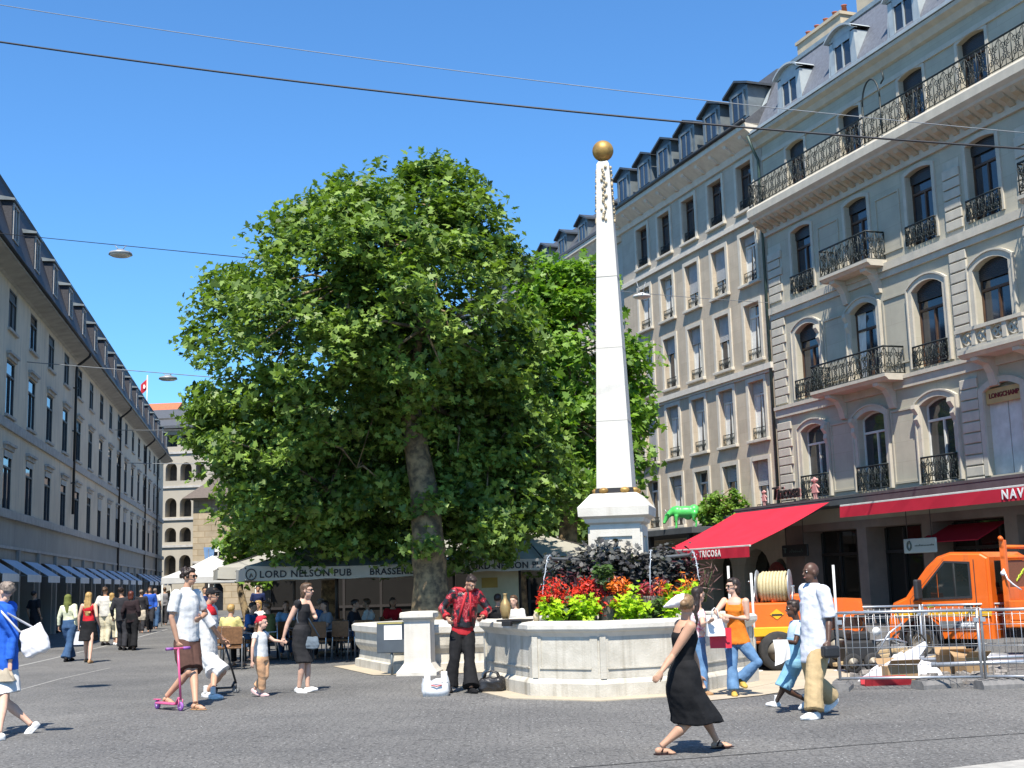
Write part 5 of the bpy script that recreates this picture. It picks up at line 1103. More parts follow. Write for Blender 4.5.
Cm = thing('compressor_trailer', 'orange road compressor trailer with a hose reel on top', 'trailer', (cp.x, cY, 0), rad(2))
zt, zb = at(760, 603, cY).z, at(760, 644, cY).z; Lc = 116*k
mb = MB(); z3 = zt-.40
mb.bbox(0, .62*Lc, 0, 1.1, zb, zt, .03); mb.build('body', ORANGE, Cm)
mb = MB(); mb.prism([(.60*Lc, zb), (1.03*Lc, zb-.02), (.985*Lc, zt+.03), (.62*Lc, zt+.04)], 0.02, 1.08, M=Matrix(((1, 0, 0, 0), (0, 0, 1, 0), (0, 1, 0, 0), (0, 0, 0, 1)))); eb = mb.build('engine_cover', ORANGE, Cm)
mb = MB()
for i in range(9): mb.box(.66*Lc, .96*Lc, .003, .02, zb+.24+i*.02, zb+.25+i*.02)
mb.build('louvres', CHASSIS, eb)
mb = MB(); mb.bbox(.22*Lc, .60*Lc, .1, 1.0, zt+.001, zt+.13, .03); mb.build('hood', ORANGE, Cm)
mb = MB(); mb.bbox(.04*Lc, .58*Lc, -.05, 0.0, zb+.12, zb+.28, .015); mb.build('yellow_band', YEL, Cm)
mb = MB(); mb.prism([(.19*Lc, zt-.20), (.25*Lc, zt-.11), (.31*Lc, zt-.20), (.25*Lc, zt-.29)], -.012, -.002, M=Matrix(((1, 0, 0, 0), (0, 0, 1, 0), (0, 1, 0, 0), (0, 0, 0, 1)))); em = mb.build('diamond_emblem', YEL, Cm)
mb = MB(); mb.box(.205*Lc, .295*Lc, -.016, -.012, zt-.225, zt-.20); mb.box(.205*Lc, .295*Lc, -.016, -.012, zt-.20, zt-.195); mb.build('emblem_line', CHASSIS, em)
letter('22', .16, CHASSIS, Cm, frame((.30*Lc, -.004, zb+.06), (1, 0, 0), (0, 0, 1)), extrude=.003, shear=.3)
mb = MB(); mb.box(.05, Lc*.98, .25, .85, zb-.14, zb); mb.box(-.5, .1, .5, .58, zb-.1, zb-.03); mb.build('chassis', CHASSIS, Cm)
for (wx, wy) in ((.24*Lc, -.04), (.75*Lc, -.04), (.24*Lc, 1.02), (.75*Lc, 1.02)): wheel(Cm, wx, wy, .335, .335, .2)
mb = MB(); mb.tube([(-.62, -.1, .42), (.1, .1, .34)], .035, 8); mb.tube([(-.02, -.1, .33), (-.02, -.1, .05)], .03, 8); mb.build('drawbar', WHITEPAINT, Cm)
zr = zt+.27; rx = .10*Lc; M0 = Matrix.Rotation(PI/2, 4, 'Y')
Rl = obj('hose_reel', None, Cm, (rx+.08, .35, zr), rad(-22))
for x in (0, .56):
    mb = MB(); Mx = Matrix.Translation((x, 0, 0)) @ M0
    mb.lathe([(.29, -.012), (.30, 0), (.29, .012), (.16, .006), (.06, .03), (.01, .03)], n=28, M=Mx); mb.build('reel_disc', DULL, Rl)
mb = MB(); pts = []
for i in range(9*16+1): a = i*PI/8; pts.append((.05+.46*i/(9*16), .215*math.cos(a), .215*math.sin(a)))
mb.tube(pts, .03, 6); pts = [(.51-.44*i/(8*16), .245*math.cos(i*PI/8), .245*math.sin(i*PI/8)) for i in range(8*16+1)]; mb.tube(pts, .03, 6); mb.lathe([(.2, 0), (.2, .5)], n=20, M=Matrix.Translation((.03, 0, 0)) @ M0); mb.build('hose', HOSE, Rl)
mb = MB()
for x in (-.05, .61):
    for y in (-.2, .2): mb.tube([(x, y, -.26), (x, 0, 0)], .018, 6)
mb.tube([(-.08, 0, 0), (.64, 0, 0)], .02, 6); mb.tube([(-.08, 0, 0), (-.12, -.08, .1), (-.12, -.2, .1)], .015, 6); mb.build('reel_stand', STEEL, Rl)
# bicycle-like machinery clutter beside the compressor
def small(name, lbl, cat, mb, m, loc=(0, 0, 0), rz=0, group=None): o = mb.build(name, m, None, loc, rz); tag(o, lbl, cat, group); return o
CARD = mat('brown_cardboard', (.34, .22, .115), (.28, .18, .09), scale=3, rough=.9); SHEET = mat('white_plastic_sheet', (.72, .72, .74), (.62, .62, .66), rough=.5); REDP = mat('red_plastic', (.45, .03, .04), rough=.5); WOOD = mat('raw_timber', (.46, .34, .19), (.36, .26, .14), scale=5, rough=.85)
def crumple(w, d, h, seed, n=14):
    mb = MB(); rr = random.Random(seed); V = []
    for j in range(n+1):
        for i in range(n+1):
            u, v = i/n, j/n; z = h*math.sin(PI*u)**.6*math.sin(PI*v)**.8*(.6+.8*noise.noise(Vector((u*3+seed, v*3, 0)))+.3*noise.noise(Vector((u*8, v*8, seed))))
            V.append(((u-.5)*w*(1+.15*noise.noise(Vector((seed, v*4, 1)))), (v-.5)*d, max(.004, z)))
    mb.add(V, [(j*(n+1)+i, j*(n+1)+i+1, (j+1)*(n+1)+i+1, (j+1)*(n+1)+i) for j in range(n) for i in range(n)], True); return mb
def gx(x, y): p = G(x, y); return (p.x, p.y)
x, y = gx(905, 675); small('plastic_sheet', 'crumpled white plastic sheet lying on the rubble behind the fence', 'sheet', crumple(1.0, .8, .42, 3), SHEET, (x, y, 0), .3)
mb = MB(); mb.prism([(-.55, 0), (-.5, .05), (.55, .56), (.58, .50), (.2, .06), (.1, 0)], -.02, .02, M=Matrix(((1, 0, 0, 0), (0, 0, 1, 0), (0, 1, 0, 0), (0, 0, 0, 1)))); x, y = gx(893, 680); small('white_board', 'long pointed white board leaning on the rubble behind the fence', 'board', mb, SHEET, (x, y, 0), .1)
mb = MB(); mb.extr([(-.10, 0), (.10, 0), (.14, .12), (.12, .12), (.09, .02), (-.09, .02), (-.12, .12), (-.14, .12)], -.34, .34); x, y = gx(886, 685); small('red_tray', 'long red and white plastic channel lying behind the fence bottom rail', 'channel', mb, REDP, (x, y, 0), .04)
def carton(lbl, px, py, w, d, h, rz, tilt=0):
    x, y = gx(px, py); T = thing('cardboard_box', lbl, 'box', (x, y, 0), rz, 'flattened cardboard boxes'); mb = MB(); mb.bbox(-w/2, w/2, -d/2, d/2, 0, h, .006); mb.build('carton', CARD, T)
    for s in (-1, 1): mb = MB(); mb.add([(-w/2, s*d/2, h), (w/2, s*d/2, h), (w/2, s*d*.9, h+.09), (-w/2, s*d*.9, h+.09), (-w/2, s*d/2, h+.006), (w/2, s*d/2, h+.006), (w/2, s*d*.9, h+.096), (-w/2, s*d*.9, h+.096)], [(0, 1, 2, 3), (7, 6, 5, 4), (0, 4, 5, 1), (1, 5, 6, 2), (2, 6, 7, 3)]); mb.build('flap', CARD, T)
carton('brown cardboard box in front of the plastic sheet, behind the fence', 899, 680, .5, .3, .22, .2); carton('brown cardboard box at the right end of the rubble', 955, 673, .5, .34, .3, -.15); carton('pale brown cardboard box just left of the fence joint', 972, 675, .4, .3, .28, .25)
for i, (px, py, L, rz, m, nm, lb) in enumerate(((960, 672, 2.6, .05, STEEL, 'steel_tube', 'long steel tube lying on the ground behind the fence joint'), (1000, 668, 3.0, -.03, STEEL, 'steel_tube', 'long steel tube behind the right hand fence panel'), (1010, 676, 2.4, .02, STEEL, 'steel_tube', 'steel tube nearest the right hand fence panel'), (985, 664, 3.2, .0, STEEL, 'steel_tube', 'steel tube farthest back beside the truck wheel'), (872, 668, 1.5, .35, WOOD, 'timber_batten', 'timber batten lying crooked beside the compressor'), (890, 662, 1.3, -.3, WOOD, 'timber_batten', 'timber batten crossing the rubble behind the sheet'), (925, 668, 1.2, .6, WOOD, 'timber_batten', 'timber batten behind the cardboard boxes'))):
    x, y = gx(px, py); mb = MB(); zz = .05+.035*(i % 3)
    if m is STEEL: mb.tube([(-L/2, 0, zz), (L/2, 0, zz+.02)], .035, 8)
    else: mb.bbox(-L/2, L/2, -.05, .05, zz-.03, zz+.03, .008, M=Matrix.Rotation(-.1, 4, 'Y'))
    small(nm, lb, 'tube' if m is STEEL else 'batten', mb, m, (x, y, .08), rz, 'steel tubes on the ground' if m is STEEL else 'timber battens in the rubble')
rr = random.Random(8)
mb = MB()
for i in range(130):
    px, py = rr.uniform(850, 1010), rr.gauss(672, 7); x, y = gx(px, min(684, max(656, py))); s = rr.uniform(.03, .11)
    M = Matrix.Translation((x, y, s*.3)) @ Matrix.Rotation(rr.uniform(0, 6), 4, 'Z') @ Matrix.Rotation(rr.uniform(-.5, .5), 4, 'X'); mb.box(-s, s, -s*.6, s*.6, -s*.4, s*.4, M=M)
o = mb.build('rubble', mat('rubble_chunks', (.30, .27, .24), (.12, .11, .1), scale=12, rough=.95)); tag(o, 'loose broken paving chunks spread behind the fence', 'rubble', None, 'stuff')
# breaker / generator with handles in front of the compressor end
x, y = gx(858, 672); T = thing('hand_machine', 'small dark motor machine with tubular handles and a round lamp, right of the compressor', 'machine', (x, y, 0), rad(10))
mb = MB(); mb.bbox(-.28, .28, -.2, .2, .18, .52, .04); mb.bbox(-.12, .2, -.15, .15, .52, .66, .03); mb.build('motor', CHASSIS, T)
mb = MB(); mb.tube([(-.25, -.2, .3), (-.32, -.25, .75), (-.28, -.25, .95), (-.10, -.25, 1.0)], .018, 7); mb.tube([(.25, -.2, .3), (.5, -.2, .62), (.75, -.2, .78)], .018, 7); mb.tube([(.3, -.1, .5), (.62, -.1, .52), (.85, -.1, .45)], .022, 7); mb.build('handles', STEEL, T)
mb = MB(); mb.lathe([(.01, 0), (.06, .02), (.075, .07)], n=16, M=Matrix.Translation((.24, -.22, .66)) @ Matrix.Rotation(PI/2, 4, 'X')); mb.build('lamp', WHITEPAINT, T)
for sx in (-1, 1): wheel(T, sx*.18, -.22, .16, .16, .07)
T = thing('bicycle', 'parked dark bicycle lying among the tools by the compressor', 'bicycle', tuple(gx(880, 668))+(0,), rad(-8))
for wx in (-.5, .5):
    o = obj('wheel', None, T, (wx, 0, .33)); mb = MB(); mb.tube([(.31*math.cos(i*PI/14), 0, .31*math.sin(i*PI/14)) for i in range(29)], .018, 6); mb.build('tyre', TYRE, o); mb = MB()
    for i in range(14): mb.tube([(0, 0, 0), (.3*math.cos(i*PI/7), 0, .3*math.sin(i*PI/7))], .003, 3)
    mb.build('spokes', STEEL, o)
mb = MB(); mb.tube([(-.5, 0, .33), (-.15, 0, .3), (.38, 0, .72), (-.22, 0, .75), (-.15, 0, .3)], .016, 6); mb.tube([(-.5, 0, .33), (-.22, 0, .75), (-.25, 0, .86)], .014, 6); mb.tube([(.5, 0, .33), (.36, 0, .92)], .015, 6); mb.build('bicycle_frame', CHASSIS, T)
mb = MB(); mb.bbox(-.37, -.13, -.06, .06, .86, .91, .02); mb.build('saddle', TYRE, T); mb = MB(); mb.tube([(.25, -.26, .95), (.36, 0, .93), (.25, .26, .95)], .014, 6); mb.build('handlebar', STEEL, T)

# ------------------------------------------------------------------ orange tipper truck (nose to the left, seen from its rear left)
ta = math.atan2(.68, -.733)                 # heading of the nose
q = G(926, 661.5); TK = thing('tipper_truck', 'orange tipper truck with a headboard and yellow stripe parked at the right edge', 'truck', (q.x, q.y, 0), ta)
# local axes: x = forward, y = left of the truck (towards the viewer is +y), origin under the near front wheel
sc = .91
def Z(pts): return [(a*sc, b*sc) for a, b in pts]
MXZ = lambda y: Matrix(((1, 0, 0, 0), (0, 0, -1, y), (0, 1, 0, 0), (0, 0, 0, 1)))
near, wdt = .12, 1.78
side = Z([(-1.02, .46), (-1.02, 2.02), (-.86, 2.12), (-.25, 2.14), (.02, 2.06), (.26, 1.86), (.50, 1.58), (.74, 1.27), (1.02, 1.16), (1.10, .98), (1.12, .46), (.95, .46), (.87, .68), (.68, .86), (.24, .86), (.04, .68), (-.02, .46)])
mb = MB(); bm = bmesh.new()
vs = [bm.verts.new((x, near, z)) for x, z in side]; bm.faces.new(vs); ex = bmesh.ops.extrude_face_region(bm, geom=list(bm.faces)); bmesh.ops.translate(bm, vec=(0, -wdt, 0), verts=[g for g in ex['geom'] if isinstance(g, bmesh.types.BMVert)])
bmesh.ops.bevel(bm, geom=[e for e in bm.edges if abs(e.verts[0].co.y-e.verts[1].co.y) < .01 and max(e.verts[0].co.z, e.verts[1].co.z) > 1.0], offset=.05, segments=3, affect='EDGES'); bmesh.ops.recalc_face_normals(bm, faces=bm.faces)
bm.verts.index_update(); mb.add([v.co for v in bm.verts], [tuple(v.index for v in f.verts) for f in bm.faces]); bm.free(); cab = mb.build('cab', ORANGE, TK)
TGLASS = glass_mat('vehicle_glass', (.012, .016, .015), .03); TRIMB = mat('black_trim', (.03, .03, .032), rough=.5); GREYB = mat('grey_bumper', (.14, .145, .15), rough=.7)
def plate(P, name, pts, m, y, t=.012): mb = MB(); mb.prism(Z(pts), y, y+t, M=Matrix(((1, 0, 0, 0), (0, 0, 1, 0), (0, 1, 0, 0), (0, 0, 0, 1)))); return mb.build(name, m, P)
door = plate(cab, 'door', [(-.72, .62), (-.72, 1.98), (-.14, 2.0), (.62, 1.22), (.60, .95), (.22, .90), (.06, .80), (-.02, .62)], ORANGE, near+.001, .012)
plate(cab, 'side_window', [(-.62, 1.28), (-.62, 1.90), (-.16, 1.93), (.015, 1.775), (.015, 1.26)], TGLASS, near+.014)
plate(cab, 'quarter_window', [(.03, 1.26), (.03, 1.76), (.30, 1.49), (.50, 1.24)], TGLASS, near+.014)
mb = MB(); ring(mb, Z([(-.62, 1.28), (-.62, 1.90), (-.16, 1.93), (.50, 1.24), (-.62, 1.28)][:4]), Z([(-.66, 1.24), (-.66, 1.94), (-.14, 1.97), (.56, 1.20)]), near+.012, near+.03, True); mb.build('window_seal', TRIMB, cab)
mb = MB(); dp_ = Z([(-.72, .62), (-.72, 1.98), (-.14, 2.0), (.62, 1.22), (.60, .95), (.22, .90), (.06, .80), (-.02, .62)]); dq_ = [(x-(.014 if x < -.5 else -.014), z) for x, z in dp_]; ring(mb, dp_, dq_, near+.002, near+.006, True); mb.build('door_gap', TRIMB, cab)
plate(cab, 'yellow_stripe', [(-1.015, .90), (-1.015, 1.0), (.95, 1.0), (1.0, .90)], YEL, near+.0145, .006)
plate(cab, 'door_moulding', [(-.72, .66), (-.72, .80), (.04, .80), (-.0, .66)], GREYB, near+.0145, .02); plate(cab, 'white_label', [(-.66, .70), (-.66, .77), (-.40, .77), (-.40, .70)], WHT, near+.036, .004)
mb = MB(); mb.bbox(-.66*sc, -.48*sc, near+.012, near+.045, 1.06*sc, 1.13*sc, .01); mb.build('handle', TRIMB, cab)
plate(cab, 'bonnet_emblem', [(.12, 1.08), (.2, 1.14), (.34, 1.12), (.26, 1.06)], mat('green_yellow_mark', (.45, .55, .05), rough=.5), near+.0145, .004)
mb = MB(); mb.add([(.72*sc+.02, near-.1, 1.30*sc), (.05*sc+.02, near-.1, 2.04*sc), (.05*sc+.02, near-wdt+.1, 2.04*sc), (.72*sc+.02, near-wdt+.1, 1.30*sc)], [(0, 1, 2, 3)]); mb.build('windscreen', TGLASS, cab)
mb = MB(); mb.bbox(1.02*sc, 1.2*sc, near-wdt+.02, near-.02, .34*sc, .62*sc, .04); mb.build('bumper', GREYB, cab)
for y_ in (near-.22, near-wdt+.22): mb = MB(); mb.bbox(1.06*sc, 1.135*sc, y_-.14, y_+.14, .78*sc, .98*sc, .03); mb.build('headlight', SHEET, cab)
mb = MB(); mb.bbox(.30*sc, .40*sc, near+.10, near+.30, 1.22*sc, 1.62*sc, .03); mb.tube([(.4*sc, near, 1.3*sc), (.36*sc, near+.14, 1.34*sc)], .02, 6); mb.build('wing_mirror', TRIMB, cab)
mb = MB(); mb.box(-1.03*sc, -1.021*sc, near-wdt+.25, near-.25, 1.3*sc, 1.95*sc); mb.build('rear_window', TGLASS, cab)
mb = MB(); c = [(.46+.46*math.cos(PI*i/12), .43+.46*math.sin(PI*i/12)) for i in range(13)]; ci = [(.46+.40*math.cos(PI*i/12), .43+.40*math.sin(PI*i/12)) for i in range(13)]
ring(mb, Z(ci), Z(c), near-.1, near+.03); mb.build('wheel_arch', TRIMB, cab); cab.location.x = -.46*sc
wheel(TK, 0, near-.13, .34, .34, .2); wheel(TK, 0, near-wdt+.13, .34, .34, .2); wheel(TK, -3.1, near-.15, .34, .34, .3); wheel(TK, -3.1, near-wdt+.15, .34, .34, .3)
mb = MB(); mb.box(-3.9, -.9, near-1.3, near-1.1, .42, .56); mb.box(-3.9, -.9, near-.7, near-.5, .42, .56); mb.build('chassis', CHASSIS, TK)
bd = obj('tipper_body', None, TK, (-.46*sc, 0, 0)); xb = -1.30*sc; yb0, yb1 = near-wdt-.06, near+.10
mb = MB(); mb.bbox(-4.1, xb, yb0, yb1, .62, .74, .02)
mb.build('load_floor', ORANGE, bd)
mb = MB(); mb.bbox(-4.1, xb, yb1-.05, yb1, .74, 1.08, .015); mb.build('drop_side', ORANGE, bd); mb = MB(); mb.bbox(-4.1, xb, yb0, yb0+.05, .74, 1.08, .015); mb.build('drop_side', ORANGE, bd)
mb = MB(); mb.bbox(-4.14, -4.09, yb0, yb1, .74, 1.08, .015); mb.build('tailgate', ORANGE, bd)
mb = MB(); zt = 2.12
for y_ in (yb1-.05, yb0+.05): mb.bbox(xb-.10, xb, y_-.05, y_+.05, .62, zt, .012)
for z_ in (zt-.12, zt-.30): mb.tube([(xb-.05, yb0, z_), (xb-.05, yb1, z_)], .035, 8)
mb.bbox(xb-.08, xb-.02, yb0+.1, yb1-.1, .74, 1.30, .01); mb.tube([(xb-.05, yb1-.03, zt), (xb-.05, yb1+.05, zt+.04)], .04, 8); mb.build('headboard', ORANGE, bd)
MESHB = mat('brown_mesh_panel', (.20, .085, .04), (.13, .055, .028), scale=40, rough=.7); LIMEP = mat('lime_paint', (.45, .62, .04), rough=.6)
mb = MB(); mb.box(xb-.055, xb-.045, yb0+.1, yb1-.1, 1.30, zt-.36); mb.build('headboard_mesh', MESHB, bd)
mb = MB(); rr = random.Random(3)
for i in range(5): y0_ = yb1-.50-.07*i; mb.tube([(xb-.06, y0_, 1.40+.03*i), (xb-.06, y0_-.05, 1.47+.03*i+rr.uniform(-.04, .04)), (xb-.06, y0_-.12, 1.46+.04*i)], .012, 5)
mb.build('lime_graffiti', LIMEP, bd)
mb = MB(); mb.tube([(xb-.05, yb1+.02, 1.62), (xb-.12, yb1+.05, 1.45), (xb-.2, yb1+.03, 1.36), (xb-.3, yb1-.05, 1.26)], .014, 6); mb.ball((xb-.04, yb1+.02, 1.55), .045, 6); mb.build('tied_rag', SHEET, bd)
mb = crumple(.55, .35, .30, 9); small('tool_bag', 'dark grey tool bag lying in the back of the orange truck', 'bag', mb, TRIMB, tuple((Matrix.Translation(TK.location) @ Matrix.Rotation(ta, 4, 'Z')) @ Vector((xb-1.1, near-.25, .745))), ta)

# ------------------------------------------------------------------ green cow on the lower canopy roof
COWG = mat('green_cow_paint', (.10, .55, .12), (.05, .40, .08), scale=2.5, rough=.35, coat=.4); COWD = mat('dark_cow_patch', (.30, .26, .10), rough=.5)
def remesh(mbv, voxel, smooth=4, disp=None):
    """one continuous surface from overlapping closed pieces"""
    me = bpy.data.meshes.new('raw'); me.from_pydata(mbv.v, [], mbv.f); o = bpy.data.objects.new('raw', me); TMP.collection.objects.link(o)
    m = o.modifiers.new('r', 'REMESH'); m.mode = 'VOXEL'; m.voxel_size = voxel; m.adaptivity = 0; m.use_smooth_shade = True
    if smooth: s = o.modifiers.new('s', 'SMOOTH'); s.factor = .5; s.iterations = smooth
    dg = tmp_dg(); out = bpy.data.meshes.new_from_object(o.evaluated_get(dg))
    bpy.data.objects.remove(o); bpy.data.meshes.remove(me)
    if disp:
        n = len(out.vertices); co = np.empty(n*3); out.vertices.foreach_get('co', co); co = co.reshape(-1, 3); no = np.empty(n*3); out.vertices.foreach_get('normal', no); no = no.reshape(-1, 3)
        a, f, st = disp; d = np.array([noise.noise(Vector((c[0]*f, c[1]*f, c[2]*f*st))) + .5*noise.noise(Vector((c[0]*f*1.7+c[2]*f*1.4, c[1]*f*1.7, c[2]*f*1.9))) for c in co]); co = co + no*(a*d)[:, None]; out.vertices.foreach_set('co', co.ravel()); out.update()
    return out
cw = RW(4.35, 1.9, 3.47); T = thing('cow_statue', 'bright green painted cow statue grazing on the edge of the canopy roof', 'statue', cw, rad(172)); T.scale = (.80, .80, .80)
mb = MB()                                   # nose points to +x (left in the picture)
def taper(mb, p, q, r0, r1, n=12):
    p, q = Vector(p), Vector(q); mb.tube([p, q], [r0, r1], n); mb.ball(p, r0, 7); mb.ball(q, r1, 7)
mb.ball((-.10, 0, .78), .34, 12, (1.7, .85, .88)); mb.ball((.30, 0, .80), .30, 12, (1.0, .9, 1.0)); mb.ball((-.5, 0, .86), .27, 12, (1, .95, 1))
taper(mb, (.45, 0, .88), (.80, 0, .62), .19, .13); taper(mb, (.80, 0, .60), (.93, 0, .34), .125, .085); mb.ball((.95, 0, .30), .085, 8, (1, 1.1, .8))
for y in (-.16, .16):
    taper(mb, (.36, y, .6), (.38, y, .34), .11, .07); taper(mb, (.38, y, .34), (.38, y, .04), .06, .055); mb.ball((.40, y, .04), .065, 6, (1.1, 1, .6))
    taper(mb, (-.52, y, .7), (-.46, y, .42), .16, .08); taper(mb, (-.46, y, .42), (-.58, y, .30), .075, .06); taper(mb, (-.58, y, .30), (-.55, y, .04), .055, .05); mb.ball((-.53, y, .04), .065, 6, (1.1, 1, .6))
taper(mb, (-.74, 0, .98), (-.80, 0, .5), .035, .03); mb.ball((-.8, 0, .44), .06, 6, (1, 1, 1.6)); mb.ball((-.2, 0, .48), .14, 8, (1.2, 1, .6))
me = remesh(mb, .028, 4); me.materials.append(COWG); obj('body', me, T)
mb = MB()
for s in (-1, 1): mb.tube([(.80, s*.09, .73), (.84, s*.22, .82), (.88, s*.25, .92)], [.03, .022, .008], 6)
mb.build('horns', SHEET, T); mb = MB()
for s in (-1, 1): mb.ball((.76, s*.19, .70), .07, 6, (.6, 1.4, .5))
mb.build('ears', COWG, T)

# ------------------------------------------------------------------ overhead wires and street lamps
WIRE = mat('black_cable', (.02, .022, .028), rough=.5); WIREG = mat('steel_span_wire', (.20, .22, .24), rough=.5)
def lplane(x, y):                           # pixel to the left facade
    d = ray(x, y); n = Vector((LT.y, -LT.x, 0)); k = (LP-CAM_POS).dot(n)/d.dot(n); return CAM_POS+d*k
def rplane(x, y, off=0):
    d = ray(x, y); k = (RP+RN*off-CAM_POS).dot(RN)/d.dot(RN); return CAM_POS+d*k
def wire(lbl, a, b, r, m, sag=.1, group='overhead wires'):
    mb = MB(); a, b = Vector(a), Vector(b); mb.tube([a.lerp(b, i/24)-Vector((0, 0, sag*4*(i/24)*(1-i/24))) for i in range(25)], r, 6); o = mb.build('overhead_wire', m); tag(o, lbl, 'wire', group); return o
wire('thick black cable crossing the sky above the obelisk to the right hand building', lplane(-40, 36), rplane(1075, 152), .028, WIRE, .35)
wire('thin pale span wire high above the black cable', lplane(-30, 0), rplane(1060, 136), .012, WIREG, .3)
lw1 = at(120, 250, 27.5); w1a, w1b = lplane(-25, 231), at(330, 266, 27.6)
wire('thin span wire carrying the nearest street lamp from the left terrace into the plane tree', w1a, w1b, .011, WIRE, .0)
w2a, w2b = lplane(27, 362), at(260, 381, 42)
wire('thin span wire carrying the farther street lamp from the left terrace', w2a, w2b, .016, WIREG, .0)
wire('thin span wire low across the far part of the left terrace', lplane(115, 430), at(260, 428, 60), .02, WIREG, .05)
wire('thin span wire in front of the cream arcaded house', lplane(128, 463), at(250, 463, 80), .024, WIREG, .05)
LAMPM = mat('lamp_grey', (.30, .32, .33), (.24, .25, .26), rough=.45, metal=.3); LAMPG = mat('lamp_diffuser', (.55, .55, .52), rough=.3); LAMPW = mat('lamp_white', (.66, .66, .64), rough=.4)
def lamp(lbl, c, s, m, zw):
    T = thing('street_lamp', lbl, 'street lamp', c, 0, 'suspended street lamps')
    mb = MB(); mb.lathe([(.05, .16), (.10, .15), (.16, .10), (.30, .06), (.325, 0), (.30, -.01)], n=28, M=Matrix.Diagonal((s, s, s, 1))); mb.build('lamp_housing', m, T)
    mb = MB(); mb.lathe([(.30, -.005), (.26, -.035), (.12, -.05), (.01, -.05)], n=28, M=Matrix.Diagonal((s, s, s, 1))); mb.build('diffuser', LAMPG, T)
    mb = MB()
    for a in (-.10, .10): mb.tube([(a*.5*s, 0, .14*s), (a*1.6*s, 0, zw)], .012*s, 5)
    mb.build('hanger', LAMPM, T); return T
def on_wire(a, b, Y): f = (Y-a.y)/(b.y-a.y); return a.lerp(b, f)
def wire_at_px(a, b, px):
    best = None
    for i in range(401):
        p = a.lerp(b, i/400); v = p-CAM_POS; u = 512+CAM_F*v.dot(_r)/v.dot(_f)
        if best is None or abs(u-px) < best[0]: best = (abs(u-px), p)
    return best[1]
q = wire_at_px(w1a, w1b, 121); lamp('grey disc street lamp hanging on the nearest wire left of the tree', q-Vector((0, 0, .26)), 1.12*q.y/38, LAMPM, .26)
q = wire_at_px(w2a, w2b, 168); lamp('grey disc street lamp hanging farther down the street above the tiled roof', q-Vector((0, 0, .2)), 1.0, LAMPM, .2)
q = at(641.7, 297, 40); lamp('white bell street lamp hanging beside the obelisk in front of the sandstone building', q, .9, LAMPW, .5)
wire('thin span wire carrying the white lamp beside the obelisk', at(560, 285, 37), rplane(775, 303), .010, WIREG, .05)
# lamp outside the frame whose round shadow lies on the square at the left
g = G(93, 686); hgt = 10.5; q = g + sdir*(hgt/sdir.z)
lamp('disc street lamp above the photo frame whose shadow falls on the square', (q.x, q.y, hgt), 1.0, LAMPM, .3); wire('span wire above the photo frame carrying the unseen lamp', (q.x-13, q.y, hgt+.3), (q.x+20, q.y-.5, hgt+.3), .004, WIRE, 0)
f0 = at(147, 402, 100); T = thing('flag', 'red flag with a white cross on a pole above the left terrace roof', 'flag', f0)
mb = MB(); mb.tube([(0, 0, -2.5), (0, 0, 2.2)], .05, 6); mb.build('flagpole', WHITEPAINT, T)
REDF = mat('red_flag_cloth', (.55, .03, .04), rough=.8); mb = MB(); n = 8
for i in range(n):
    a, b = i/n, (i+1)/n; P_ = lambda u, v: (.05+.55*u*-1, .12*math.sin(u*5), 2.1-.9*v-.7*u); mb.quad(P_(a, 0), P_(b, 0), P_(b, 1), P_(a, 1))
fl_ = mb.build('flag_cloth', REDF, T); mb = MB(); mb.box(-.36, -.14, -.02, .16, 1.2, 1.32); mb.box(-.31, -.19, -.021, .161, 1.1, 1.42); mb.build('white_cross', WHT, fl_)
# ------------------------------------------------------------------ people
SKIN = {'fair': mat('fair_skin', (.58, .36, .26), (.52, .31, .22), scale=8, rough=.55), 'tan': mat('tanned_skin', (.46, .26, .165), (.40, .22, .14), scale=8, rough=.55), 'dark': mat('dark_skin', (.085, .042, .026), (.065, .032, .02), scale=8, rough=.45)}
def cloth(name, c, c2=None, **k): return mat(name, c, c2, scale=k.pop('scale', 6), rough=.9, spec=.15, bump=.3, bscale=k.pop('bscale', 18), **k)
HAIRM = {'dark': mat('dark_brown_hair', (.035, .02, .013), (.014, .009, .007), scale=40, rough=.5, stretch=(1, 1, .25)), 'brown': mat('brown_hair', (.11, .06, .03), (.05, .028, .016), scale=40, rough=.5, stretch=(1, 1, .25)), 'blond': mat('blond_hair', (.46, .29, .10), (.28, .17, .06), scale=40, rough=.5, stretch=(1, 1, .25)),
         'grey': mat('grey_brown_hair', (.24, .19, .15), (.12, .09, .07), scale=30, rough=.6), 'darkblond': mat('dark_blond_hair', (.25, .15, .07), (.12, .07, .035), scale=40, rough=.5), 'auburn': mat('auburn_hair', (.12, .03, .016), (.06, .015, .01), scale=40, rough=.5)}
EYEW = mat('eye_white', (.7, .68, .64), rough=.3); EYED = mat('eye_dark', (.02, .015, .012), rough=.2); LIPS = mat('lips', (.42, .16, .13), rough=.5); SHADES = mat('dark_sunglasses', (.008, .008, .008), rough=.1)
UP = Vector((0, 0, 1))
def loft(mb, rings, n=18):
    """closed tube through oriented elliptical rings: (centre, side axis, front axis, half width, half depth)"""
    vs = []
    for c, l, f, rx, ry in rings: vs += [c+l*(rx*math.cos(2*PI*k/n))+f*(ry*math.sin(2*PI*k/n)) for k in range(n)]
    fs = [(i*n+k, i*n+(k+1) % n, (i+1)*n+(k+1) % n, (i+1)*n+k) for i in range(len(rings)-1) for k in range(n)]
    fs += [tuple(reversed(range(n))), tuple(range((len(rings)-1)*n, len(rings)*n))]; mb.add(vs, fs, True)
def limb(mb, pts, rs, n=12):
    pts = [Vector(p) for p in pts]
    mb.tube(pts, rs, n)
    for p, r in zip(pts[1:-1], rs[1:-1]): mb.ball(p, r, 7)
